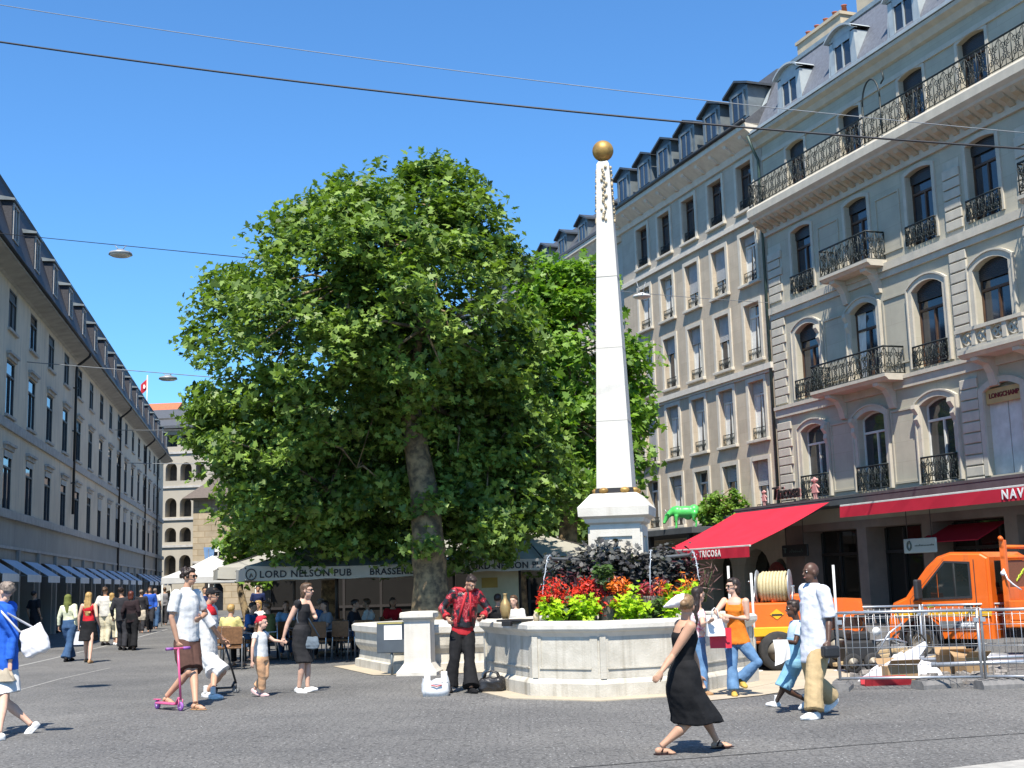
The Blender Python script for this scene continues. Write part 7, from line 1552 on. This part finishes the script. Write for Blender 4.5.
bag('grey blue shoulder bag hanging across the woman in charcoal', c, .30, .20, .10, rad(-15), GBAG, [c+Vector((-.13, 0, .19)), m4['Nk']+m4['tf']*.12*-.2+Vector((-.06, -.13, -.28)), m4['sh']['R']+Vector((.03, -.03, .055)), m4['sh']['R']+Vector((.04, .10, -.05)), c+Vector((.12, .1, .19))])
# --- street performer with the sequinned jacket
Y = 19.75
def seq(t, b, out, vec):
    N, L = t.nodes, t.links; v = N.new('ShaderNodeTexVoronoi'); v.inputs['Scale'].default_value = 16; L.new(vec, v.inputs['Vector'])
    n = N.new('ShaderNodeTexNoise'); n.inputs['Scale'].default_value = 11; n.inputs['Detail'].default_value = 3; L.new(vec, n.inputs['Vector'])
    r = N.new('ShaderNodeValToRGB'); r.color_ramp.interpolation = 'CONSTANT'; e = r.color_ramp.elements; e[0].color = (.012, .010, .012, 1); e[1].position = .50; e[1].color = (.26, .010, .018, 1); x = e.new(.60); x.color = (.55, .12, .12, 1); y = e.new(.63); y.color = (.26, .010, .018, 1); L.new(n.outputs['Fac'], r.inputs['Fac']); L.new(r.outputs['Color'], b.inputs['Base Color'])
SEQ = mat('red_black_jacket', (.4, .02, .03), rough=.45, spec=.5, extra=seq, bump=.3, bscale=40); REDPIPE = mat('bright_red_cloth', (.42, .014, .02), (.34, .010, .016), rough=.7)
J = dict(pel=at(462.5, 632, Y), neck=at(466.5, 590.5, Y-.03), head=at(471, 583.5, Y-.10), elR=(442.5, 608.5, 0), wrR=(447.5, 618.5, -1), elL=(488, 609.5, 0), wrL=(482.5, 617, -1), anR=(449.5, 687), anL=(471, 687.5), curlR=1.0, curlL=1.0)
m5 = person('street performer in red and black jacket and flared black trousers looking down', J, 1.70, (.25, -.97), 'tan', (.45, -.75, -.55), ('short', HAIRM['dark']), [('shirt', SEQ, dict(sleeve=1.9, hem=.12, slack=.034, collar=True, straight=True, name='jacket', wrinkle=.014)), ('top', REDPIPE, dict(sleeve=0, hem=-.06, slack=.022, name='red_shirt', straps=False, neck=.4)), ('trousers', BLACKC, dict(len=1.97, slack=.018, flare=.055, waist=.28)), ('shoe', BLACKC)], feet={'R': ((.1, -1), 0), 'L': ((.55, -.85), 0)}, vox=.009, build=1.06)
mb = MB()
for s in (-1, 1):
    a = m5['sh']['R' if s > 0 else 'L']; mb.tube([m5['Nk']+m5['tf']*.11+m5['lat']*s*.05, m5['Nk']+m5['lat']*s*.09+UP*.02, a+UP*.06], .035, 8)
    mb.tube([m5['Nk']+m5['tf']*.13+m5['lat']*s*.03-UP*.02, m5['Pv']+m5['tf']*.16+m5['lat']*s*.10+UP*.17], .02, 6)
    w_ = m5['wr']['R' if s > 0 else 'L']; e_ = m5['el']['R' if s > 0 else 'L']; mb.tube([w_.lerp(e_, .12), w_.lerp(e_, .3)], .062, 12)
o = mb.build('jacket_trim', REDPIPE, m5['T']); o.location = -m5['T'].location
# --- woman in the long black dress
Y = 12.2
J = dict(pel=at(682, 683, Y), neck=at(685.5, 620.5, Y), head=at(686.5, 606.5, Y), elR=(672.5, 656, -1), wrR=(661.5, 671.5, -1), elL=(694, 655, 1), wrL=(699, 676, 1), anR=(661, 746.5), anL=(716.5, 740.5))
m6 = person('woman in a long black strap dress and flip-flops striding right in the foreground', J, 1.55, (.97, .18), 'tan', (.35, .9), ('bun', 'darkblond'), [('top', BLACKC, dict(sleeve=0, hem=.2, slack=.012, neck=.80, name='dress_top', wrinkle=.005)), ('skirt', BLACKC, dict(hem=.275, flare=.13, waist=.40, fold=.06)), ('sandal', cloth('dark_sole', (.03, .015, .015)))], female=True, vox=.0085, build=1.12, feet={'R': ((.97, .1), .06), 'L': ((.98, -.15), -.08)})
VIS = cloth('white_visor_cloth', (.72, .68, .68), (.64, .60, .60))
mb = MB(); hp = m6['hp']; vd = Vector((-.95, .12, 0)).normalized(); vs = Vector((-vd.y, vd.x, 0)); c = hp(0, -.01, .06)
loft(mb, [(c-vd*.05, vs, UP, .07, .05), (c+vd*.03, vs, UP, .092, .072), (c+vd*.09-UP*.005, vs, UP, .088, .060), (c+vd*.16-UP*.03, vs, UP, .066, .036), (c+vd*.225-UP*.055, vs, UP, .03, .012)])
me = remesh(mb, .009, 2, (.006, 14, 1)); me.materials.append(VIS); o = obj('white_cap', me, m6['T']); o.location = -m6['T'].location
# --- two women at the fountain rim
Y = 17.95
STRIPE = mat('pink_white_print', (.70, .62, .62), (.50, .14, .20), scale=14, rough=.9, lo=.40, hi=.48)
J = dict(pel=at(697.5, 646, Y+.12), neck=at(698, 608, Y), head=at(698.5, 595, Y), elR=(703, 625, -1), wrR=(709, 622, -1), elL=(690, 626, 0), wrL=(700, 632, -1), anR=(702, 690.5), anL=(696, 689.5))
person('woman with long dark hair, pink and white top and jeans at the fountain', J, 1.58, (.75, .15), 'fair', (.8, .45), ('long', 'dark'), [('shirt', STRIPE, dict(sleeve=.5, hem=-.05, slack=.016)), ('trousers', JEANS, dict(len=1.95, slack=.012, flare=.02)), ('shoe', TANL)], female=True)
Y = 17.75
ORTOP = cloth('orange_knit', (.68, .20, .025), (.60, .16, .02))
J = dict(pel=at(737, 641, Y+.06), neck=at(734.8, 597.5, Y), head=at(732.8, 586.5, Y), elR=(716, 612, -1), wrR=(722.5, 618.5, -1), elL=(747.5, 618.5, 0), wrL=(730, 616.5, -1), anR=(734, 690.5), anL=at(741, 679, 17.75), khL=Vector((.9, -.5, .2)), curlR=.8, curlL=.8)
m8 = person('dark haired woman in an orange top leaning on the fountain with shopping bags', J, 1.62, (-.45, -.9), 'fair', (-.95, -.3), ('bob', 'dark'), [('top', ORTOP, dict(sleeve=0, hem=-.05, slack=.014, neck=.86, name='top', flare=.5)), ('trousers', JEANS, dict(len=1.97, slack=.012, flare=.03, waist=.12)), ('shoe', mat('mustard_shoe', (.5, .32, .06), rough=.7))], female=True, shades=True, feet={'R': ((-.1, -1), 0), 'L': ((.3, -.9), .3)})
def carrier(lbl, c, w, h, d, rz, m, name='shopping_bag', tilt=0):
    T = thing(name, lbl, 'bag', tuple(c), rz, 'paper shopping bags'); mb = MB(); V = []
    for z, k in ((0, .96), (h, 1.0)): V += [(-w/2*k, -d/2*(k if z == 0 else .55), z), (w/2*k, -d/2*(k if z == 0 else .55), z), (w/2*k, d/2*(k if z == 0 else .55), z+.0), (-w/2*k, d/2*(k if z == 0 else .55), z)]
    mb.add(V, [(0, 3, 2, 1), (0, 1, 5, 4), (1, 2, 6, 5), (2, 3, 7, 6), (3, 0, 4, 7)]); mb.build('paper', m, T); mb = MB()
    for y in (-d*.27, d*.27): mb.tube([(-w*.2, y, h-.01), (-w*.13, y*.5, h+.12), (0, 0, h+.15), (w*.13, y*.5, h+.12), (w*.2, y, h-.01)], .006, 5)
    mb.build('handle', m, T); return T
wp = at(715.5, 634, 17.45); carrier('white paper shopping bag hanging in front of the red one', (wp.x, 17.42, at(715, 636, 17.42).z), .25, .23, .09, rad(8), mat('white_paper', (.75, .74, .72), rough=.8), tilt=.1)
carrier('bright red shopping bag held by the woman in the orange top', (at(721, 645, 17.55).x, 17.56, at(721, 648, 17.56).z), .30, .27, .10, rad(-5), mat('red_paper', (.58, .02, .04), (.52, .018, .035), rough=.5))
# --- boy and man walking left
Y = 15.5
LBLUE = cloth('pale_blue_denim', (.22, .42, .55), (.16, .33, .46), scale=9); LSHIRT = cloth('pale_blue_cotton', (.45, .56, .66), (.38, .49, .6))
J = dict(pel=at(794.5, 661, Y), neck=at(797, 622, Y), head=at(792.8, 609, Y), elL=(795, 643, -1), wrL=(784, 641, -1), elR=(801, 643, 1), wrR=(792, 648, 0), anL=(776.5, 701.5), anR=at(806, 700, 15.6))
m9 = person('boy in pale blue with white trainers walking left with a white paper', J, 1.33, (-.97, -.1), 'dark', (-.98, -.15), ('short', 'dark'), [('shirt', LSHIRT, dict(sleeve=.6, hem=.05, slack=.02, straight=True, collar=True)), ('top', LBLUE, dict(sleeve=0, hem=-.12, slack=.026, neck=.6, name='waistcoat', straps=False, straight=True)), ('shorts', LBLUE, dict(len=1.0, slack=.026)), ('sock', WHITEC), ('shoe', WSHOE)], feet={'L': ((-1, -.1), -.12), 'R': ((-1, 0), .5)}, vox=.0088, headk=1.0)
wl = m9['wr']['L']; mb = MB(); pz = at(781, 664, 15.3).z; pts = []
for i in range(9):
    for j in range(7): u, v = i/8, j/6; pts.append((-.10+.19*u+.02*math.sin(v*3), .02*math.sin(u*7+v*2)-.03*v, -.30*v*(1-.25*u)))
mb.add(pts, [(i*7+j, (i+1)*7+j, (i+1)*7+j+1, i*7+j+1) for i in range(8) for j in range(6)], True); small('paper_sheet', 'creased white paper held by the boy', 'paper', mb, mat('white_leaflet', (.74, .73, .71), rough=.85), tuple(wl+Vector((-.05, -.06, .02))), .2)
Y = 15.0
PWHITE = cloth('white_linen', (.62, .63, .66), (.54, .55, .60))
J = dict(pel=at(815, 650, Y), neck=at(814.5, 586, Y), head=at(810.8, 572.5, Y), elL=(829, 619, -1), wrL=(828.5, 641, -1), elR=(812, 616, 1), wrR=(806, 638, 1), anL=(814, 711.5), anR=at(831.5, 698, 15.35))
m10 = person('tall bald man in a loose white shirt and khaki trousers walking left', J, 1.80, (-.95, -.3), 'dark', (-.95, -.3), ('bald', 'dark'), [('shirt', PWHITE, dict(sleeve=.95, hem=-.2, slack=.032, collar=True, straight=True, wrinkle=.016)), ('trousers', KHAKI, dict(len=1.96, slack=.028, flare=.02)), ('shoe', WSHOE)], feet={'L': ((-.9, -.4), 0), 'R': ((-.8, -.5), .55)}, vox=.0088, build=1.05)
w_ = m10['wr']['L']; mb = MB(); mb.bbox(-.13, .07, -.06, .06, -.09, .05, .03); small('hand_bag', 'small black pouch held in the hand of the tall bald man', 'bag', mb, LEATHER, tuple(w_+Vector((.03, -.03, -.10))), .3)
# --- woman in the blue jacket at the left edge
Y = 15.5
BLUEJ = cloth('bright_blue_cloth', (.03, .13, .55), (.022, .10, .45)); BEIGE = cloth('beige_wool', (.42, .36, .27), (.33, .28, .21))
J = dict(pel=at(4, 664, Y), neck=at(2.5, 604, Y), head=at(6, 592, Y), elR=(-16, 634, 1), wrR=(-12, 655, 0), elL=(14, 636, -1), wrL=(10, 662, -1), anR=(-1, 733), anL=at(31, 724.5, 15.5))
m11 = person('grey haired woman in a bright blue jacket and white skirt at the left edge', J, 1.72, (-.97, .15), 'fair', (-.9, .4), ('short', 'grey'), [('shirt', BLUEJ, dict(sleeve=1.9, hem=-.12, slack=.03, collar=True, straight=True, name='jacket')), ('skirt', WHITEC, dict(hem=.50, flare=.05, waist=.2, fold=.05)), ('shoe', WSHOE)], female=True, feet={'L': ((-.75, -.45), .75), 'R': ((-1, 0), 0)}, build=1.1)
c = at(29, 657, 15.25); bag('white shoulder bag of the woman in the blue jacket', c, .36, .36, .14, rad(-12), mat('white_soft_leather', (.70, .67, .66), (.62, .59, .58), rough=.5), [c+Vector((-.12, 0, .30)), m11['sh']['L']+Vector((.06, -.02, .0)), m11['sh']['L']+Vector((-.02, 0, .07)), m11['sh']['L']+Vector((-.02, .10, .02)), c+Vector((.10, .04, .30))], tilt=-.35, r=.014)
mb = crumple(.22, .2, .22, 5, 10); small('folded_cardigan', 'beige bundle carried in the hand of the woman in the blue jacket', 'cardigan', mb, BEIGE, tuple(m11['wr']['L']+Vector((-.02, -.08, -.22))), .2)
# --- strollers further away, seen from behind
def walker(lbl, head, foot1, foot2, H, skin, hair, wear, female=False, face=(.05, 1), arms=0, build=1.0, vox=.013, lean=0):
    g1, g2 = G(*foot1), G(*foot2); c = (g1+g2)/2; S = H/1.75; Y = c.y; ph = at(head[0], head[1], Y); z = .93*S
    f = Vector((face[0], face[1], 0)).normalized(); lat = Vector((f.y, -f.x, 0)); pel = Vector((c.x, Y, z)); hd = Vector((ph.x, Y, H-.12*S)); nk = pel.lerp(hd, .78)
    R1, L1 = (g2, g1) if (g2-g1).dot(lat) > 0 else (g1, g2)
    J = dict(pel=pel, neck=nk, head=hd, anR=R1+UP*.09*S, anL=L1+UP*.09*S)
    for s, sg in (('R', 1), ('L', -1)): J['el'+s] = nk+lat*sg*.25*S-UP*.33*S-f*(.05+arms*sg*.05); J['wr'+s] = J['el'+s]+f*(.09+arms*sg*.06)-UP*.22*S+lat*sg*.01
    return person(lbl, J, H, face, skin, face, hair, wear, female, vox, build=build)
SCARF = cloth('olive_green_scarf', (.14, .155, .045), (.10, .115, .03)); CRWHITE = cloth('pale_lemon_knit', (.62, .62, .44), (.55, .55, .38)); OFFW = cloth('off_white_cotton', (.62, .60, .55), (.54, .52, .47)); SUIT = cloth('dark_grey_suit', (.035, .035, .04), (.026, .026, .03))
a = walker('woman in an olive green headscarf, pale top and long jeans walking away down the street', (68, 609), (65.5, 662), (71, 661), 1.62, 'tan', ('scarf', SCARF), [('shirt', CRWHITE, dict(sleeve=1.9, hem=-.05, slack=.022)), ('trousers', DKJEANS, dict(len=1.97, slack=.02, flare=.05)), ('shoe', BLACKC)], True, arms=1)
carrier('white plastic carrier bag of the woman in the green headscarf', tuple(a['wr']['R']+Vector((.02, 0, -.46))), .24, .32, .1, .3, mat('white_plastic', (.70, .71, .74), rough=.4))
walker('blond woman in a red top and short black skirt walking away down the street', (88.8, 609), (86, 662), (89.6, 663.5), 1.66, 'fair', ('long', 'blond'), [('top', REDC, dict(sleeve=0, hem=-.02, slack=.016, neck=.86)), ('skirt', BLACKC, dict(hem=.52, flare=.03, waist=.25, fold=.03)), ('shoe', TANL)], True, arms=1)
walker('man in a white shirt and cream trousers walking away in the shade of the terrace', (105, 602.5), (102.5, 645.5), (107, 645.5), 1.82, 'tan', ('short', 'brown'), [('shirt', OFFW, dict(sleeve=.8, hem=-.12, slack=.026, straight=True)), ('trousers', CREAM, dict(len=1.95, slack=.02)), ('shoe', BLACKC)], arms=-1)
walker('fair haired woman in pale clothes half hidden beside the man in cream trousers', (112, 607), (114.5, 645), (116.2, 645.5), 1.62, 'fair', ('bob', 'blond'), [('shirt', CRWHITE, dict(sleeve=.8, hem=-.05, slack=.02)), ('trousers', CREAM, dict(len=1.6, slack=.018)), ('shoe', WSHOE)], True)
walker('dark haired man in a dark grey suit walking away', (121, 602.5), (120, 650), (124, 650.5), 1.78, 'tan', ('short', 'dark'), [('shirt', SUIT, dict(sleeve=1.9, hem=-.2, slack=.03, straight=True, name='jacket')), ('trousers', SUIT, dict(len=1.96, slack=.02)), ('shoe', BLACKC)])
a = walker('auburn haired woman in black trousers and top walking away beside the man in the suit', (131, 607), (129.5, 650), (133.5, 650.5), 1.66, 'tan', ('bob', 'auburn'), [('shirt', cloth('plum_black_cloth', (.03, .02, .022)), dict(sleeve=1.9, hem=-.2, slack=.024)), ('trousers', BLACKC, dict(len=1.97, slack=.022, flare=.04)), ('shoe', BLACKC)], True)
bag('beige handbag at the side of the auburn haired woman', tuple(a['wr']['R']+Vector((.06, 0, -.05))), .22, .3, .12, .2, BEIGE, [tuple(a['wr']['R']+Vector((.06, 0, .22))), tuple(a['sh']['R']+Vector((.02, 0, .05)))])
# the far crowd in the shade by the last blue awnings
rr = random.Random(12); lbls = {0: ('blue shirt', (.03, .10, .45)), 1: ('white shirt', (.6, .6, .58)), 2: ('pale blue top', (.25, .38, .5)), 3: ('dark coat', (.03, .03, .035)), 4: ('navy jacket', (.02, .03, .09)), 5: ('grey top', (.2, .2, .22)), 6: ('green shirt', (.05, .14, .08))}
for i, (px, fy, c_, tr, lb) in enumerate(((141, 633, 3, 'black', 'far man in a dark coat just right of the auburn haired woman'), (149.5, 632, 0, 'black', 'far man in a bright blue shirt near the shaded shop fronts'), (155, 629, 1, 'blue', 'far person in a white shirt beside the man in bright blue'), (164.5, 625, 5, 'black', 'far person in grey close to the arcaded house'), (146, 628, 4, 'black', 'far person in navy behind the man in bright blue'), (34, 646, 3, 'black', 'person in dark clothes in the shaded shop entrance at the left'))):
    g = G(px, fy); Hh_ = rr.uniform(1.62, 1.82); hp_ = (px+.3, fy-Hh_*CAM_F/g.y*.93)
    walker(lb, hp_, (px-1, fy), (px+1.2, fy+.3), Hh_, 'tan', ('short', rr.choice(['dark', 'brown', 'grey'])), [('shirt', cloth('far_cloth_%d' % c_, lbls[c_][1]), dict(sleeve=rr.choice([.8, 1.9]), hem=-.1, slack=.024)), ('trousers', SUIT if tr == 'black' else DKJEANS, dict(len=1.96, slack=.02))], face=(rr.uniform(-.6, .6), rr.choice([1, -1])), vox=.024)
# --- people on the terrace under the parasols
def sitter(lbl, x, y, face, top, tr, hair, female=False, skin='tan', H=1.7, vox=.017, lean=.1, table=True):
    S = H/1.75; f = Vector((face[0], face[1], 0)).normalized(); lat = Vector((f.y, -f.x, 0)); pel = Vector((x, y, .56*S)); nk = pel+UP*.52*S+f*lean; hd = nk+UP*.16*S+f*.04
    J = dict(pel=pel, neck=nk, head=hd)
    for s, sg in (('R', 1), ('L', -1)):
        J['kn'+s] = pel+f*.43*S+lat*sg*.12-UP*.03; J['an'+s] = Vector((x, y, .09))+f*.46*S+lat*sg*.12
        J['el'+s] = nk+lat*sg*.25*S-UP*.30*S+f*.08; J['wr'+s] = J['el'+s]+f*.24-lat*sg*.08+UP*.03
    return person(lbl, J, H, face, skin, face, hair, [('shirt', top, dict(sleeve=.8, hem=-.05, slack=.022)), ('trousers', tr, dict(len=1.95, slack=.018))], female, vox, group='people sitting on the terrace')
YEL_T = cloth('yellow_cotton', (.60, .52, .20), (.52, .44, .16)); GRN_T = cloth('olive_cotton', (.16, .17, .06)); BLU_T = cloth('mid_blue_cotton', (.06, .14, .32)); GRY_T = cloth('grey_cotton', (.22, .22, .23)); WHT_T = OFFW; SKY_T = cloth('sky_blue_cotton', (.22, .34, .46))
def px_xy(px, Y): p = at(px, 620, Y); return p.x
seats = [(228, 27.0, (.3, 1), YEL_T, ('short', 'blond'), 0, 'fair haired person in yellow seated in the sun beside the teenager'), (248, 30, (1, -.3), BLU_T, ('short', 'dark'), 0, 'seated man in blue behind the girl with the bandana'), (272, 29.2, (-1, .3), GRN_T, ('short', 'brown'), 0, 'seated person in olive between the girl and the woman in charcoal'), (286, 31, (.2, -1), SKY_T, ('bob', 'brown'), 1, 'seated woman in sky blue in the second row of tables'),
         (330, 29.4, (-.8, -.5), GRY_T, ('long', 'dark'), 1, 'seated woman in grey right of the woman in charcoal'), (350, 30, (1, -.2), SUIT, ('short', 'dark'), 0, 'dark clothed seated man under the parasol lettering'), (372, 31, (-1, .1), WHT_T, ('short', 'brown'), 0, 'seated man in a white shirt in the shade left of the pillar'), (392, 32, (.3, -1), REDC, ('bob', 'dark'), 1, 'seated woman in red in the deep shade left of the trunk'), (316, 33, (.8, .4), BLU_T, ('short', 'grey'), 0, 'grey haired seated man in blue at the back tables'), (262, 34, (-.6, -.8), WHT_T, ('bob', 'blond'), 1, 'blond seated woman in white at the far left tables')]
k = 0
for px, Y, fc, top, hr, fem, lb in seats:
    x = px_xy(px, Y); sitter(lb, x, Y, fc, top, DKJEANS if k % 2 else BLACKC, hr, bool(fem)); ang = math.atan2(fc[1], fc[0])+PI/2
    cafe_chair('rattan and chrome chair under the ' + lb.replace('fair haired person', 'fair haired one').split(' in the ')[0].split(' on the ')[0].split(' behind ')[0].split(' between ')[0], x-fc[0]*.02, Y-fc[1]*.02, ang); k += 1
    if k in (2, 3, 5, 7, 9): cafe_table({2: 'round dark cafe table behind the girl with the bandana', 3: 'round dark cafe table left of the woman in charcoal', 5: 'round dark cafe table right of the woman in charcoal', 7: 'round dark cafe table left of the side basin', 9: 'round dark cafe table in the back row of the terrace'}[k], x+fc[0]*.75, Y+fc[1]*.75)
for px, Y, a, lb in ((215, 26.2, 2.6, 'chrome framed chair closest to the black scooter, standing in the sun'), (233, 26.4, 3.3, 'brown backed chair with chrome legs in the sun behind the black scooter'), (240, 28.6, 1.2, 'empty terrace chair behind the girl with the bandana'), (320, 28.4, 3.0, 'empty terrace chair right of the grey blue shoulder bag'), (345, 28.6, 2.8, 'empty terrace chair nearest the street under the parasol text'), (362, 28.7, 3.4, 'empty terrace chair left of the side basin'), (300, 30.0, .4, 'empty terrace chair behind the woman in charcoal')):
    cafe_chair(lb, px_xy(px, Y), Y, a)
cafe_table('round dark cafe table at the sunlit left end of the terrace', px_xy(222, 27.6), 27.6)
for px, fy, c_, tr, hd_, lb in ((205, 642, 4, 'b', 'dark', 'standing man in navy beyond the teenager at the terrace entrance'), (258, 634, 4, 'b', 'dark', 'standing waiter in navy in the shade behind the tables')):
    g = G(px, fy); walker(lb, (px, fy-1.62*CAM_F/g.y), (px-2, fy), (px+2, fy), 1.74, 'tan', ('short', hd_), [('shirt', cloth('far_cloth_%d' % c_, lbls[c_][1]), dict(sleeve=.8, hem=-.1, slack=.024)), ('trousers', SUIT, dict(len=1.96, slack=.02))], face=(.3, -1), vox=.02)
sitter('person in black seen from behind at a table to the right of the performer', px_xy(497, 27.5), 27.5, (.2, 1), BLACKC, BLACKC, ('short', 'dark'), H=1.78); sitter('brown haired woman in a white top seated behind the vase on the fountain rim', px_xy(517, 26.8), 26.8, (-.5, -1), OFFW, DKJEANS, ('wavy', 'brown'), True, 'fair', H=1.74)
mb = MB(); mb.bbox(-.5, .5, -.03, .03, 0, .95, .02); b_ = at(494, 596, 31.5)
T = thing('menu_board', 'bright cream menu board in the shade between performer and fountain', 'board', (b_.x, 31.5, 0)); mb = MB(); mb.bbox(-.62, .62, -.03, .03, .9, 2.0, .01); mb.build('panel', mat('cream_board', (.50, .43, .27), (.42, .36, .22), rough=.6), T); mb = MB(); mb.box(-.3, .1, -.036, -.031, 1.5, 1.75); mb.build('printed_picture', mat('ochre_print', (.40, .25, .05), rough=.7), T)
mb = MB(); mb.tube([(-.5, 0, 0), (-.5, 0, 1.0)], .03, 6); mb.tube([(.5, 0, 0), (.5, 0, 1.0)], .03, 6); mb.build('legs', SHOPFR, T)
# bags on the ground by the performer
g = G(436, 696); T = thing('plastic_bag', 'white open plastic carrier bag standing on the ground by the performer', 'bag', tuple(g), rad(8)); mb = MB(); n = 24; V = []
for i, (z, k_) in enumerate(((0, .92), (.08, 1.03), (.18, 1.0), (.24, .94))):
    for j in range(n):
        a = 2*PI*j/n; sx = math.copysign(abs(math.cos(a))**.55, math.cos(a)); sy = math.copysign(abs(math.sin(a))**.55, math.sin(a)); zz = z + (.05*math.sin(a*2+.5)+.03*math.sin(a*5) if i == 3 else 0); V.append((.20*sx*k_+.012*math.sin(a*7+i), .11*sy*k_+.012*math.sin(a*5+i*2), zz))
mb.add(V, [(i*n+j, i*n+(j+1) % n, (i+1)*n+(j+1) % n, (i+1)*n+j) for i in range(3) for j in range(n)]+[tuple(reversed(range(n)))], True); WPL = mat('white_carrier_plastic', (.74, .74, .73), (.66, .66, .65), rough=.4); mb.build('bag_body', WPL, T)
mb = MB()
for x in (-.13, .12): mb.bbox(x-.045, x+.045, -.10, -.085, .20, .36, .007); mb.bbox(x-.035, x+.045, .085, .10, .2, .34, .007)
mb.build('handle', WPL, T)
mb = MB(); mb.tube([(-.08, -.125, .17), (0, -.13, .15), (.08, -.125, .165)], .008, 5); mb.build('printed_smile', REDP, T)
g = G(492, 692); T = thing('holdall_bag', 'black leather holdall on the paving between the performer and the fountain', 'bag', tuple(g), rad(-12)); mb = MB(); mb.bbox(-.20, .20, -.12, .12, 0, .22, .06); me = remesh(mb, .012, 3, (.022, 8, 1)); me.materials.append(LEATHER); obj('bag_body', me, T)
mb = MB()
for y in (-.06, .06): mb.tube([(-.12, y, .2), (-.09, y*.8, .29), (.0, y*.5, .31), (.09, y*.8, .28), (.12, y, .2)], .013, 6)
mb.build('handle', LEATHER, T)
bpy.data.scenes.remove(TMP)
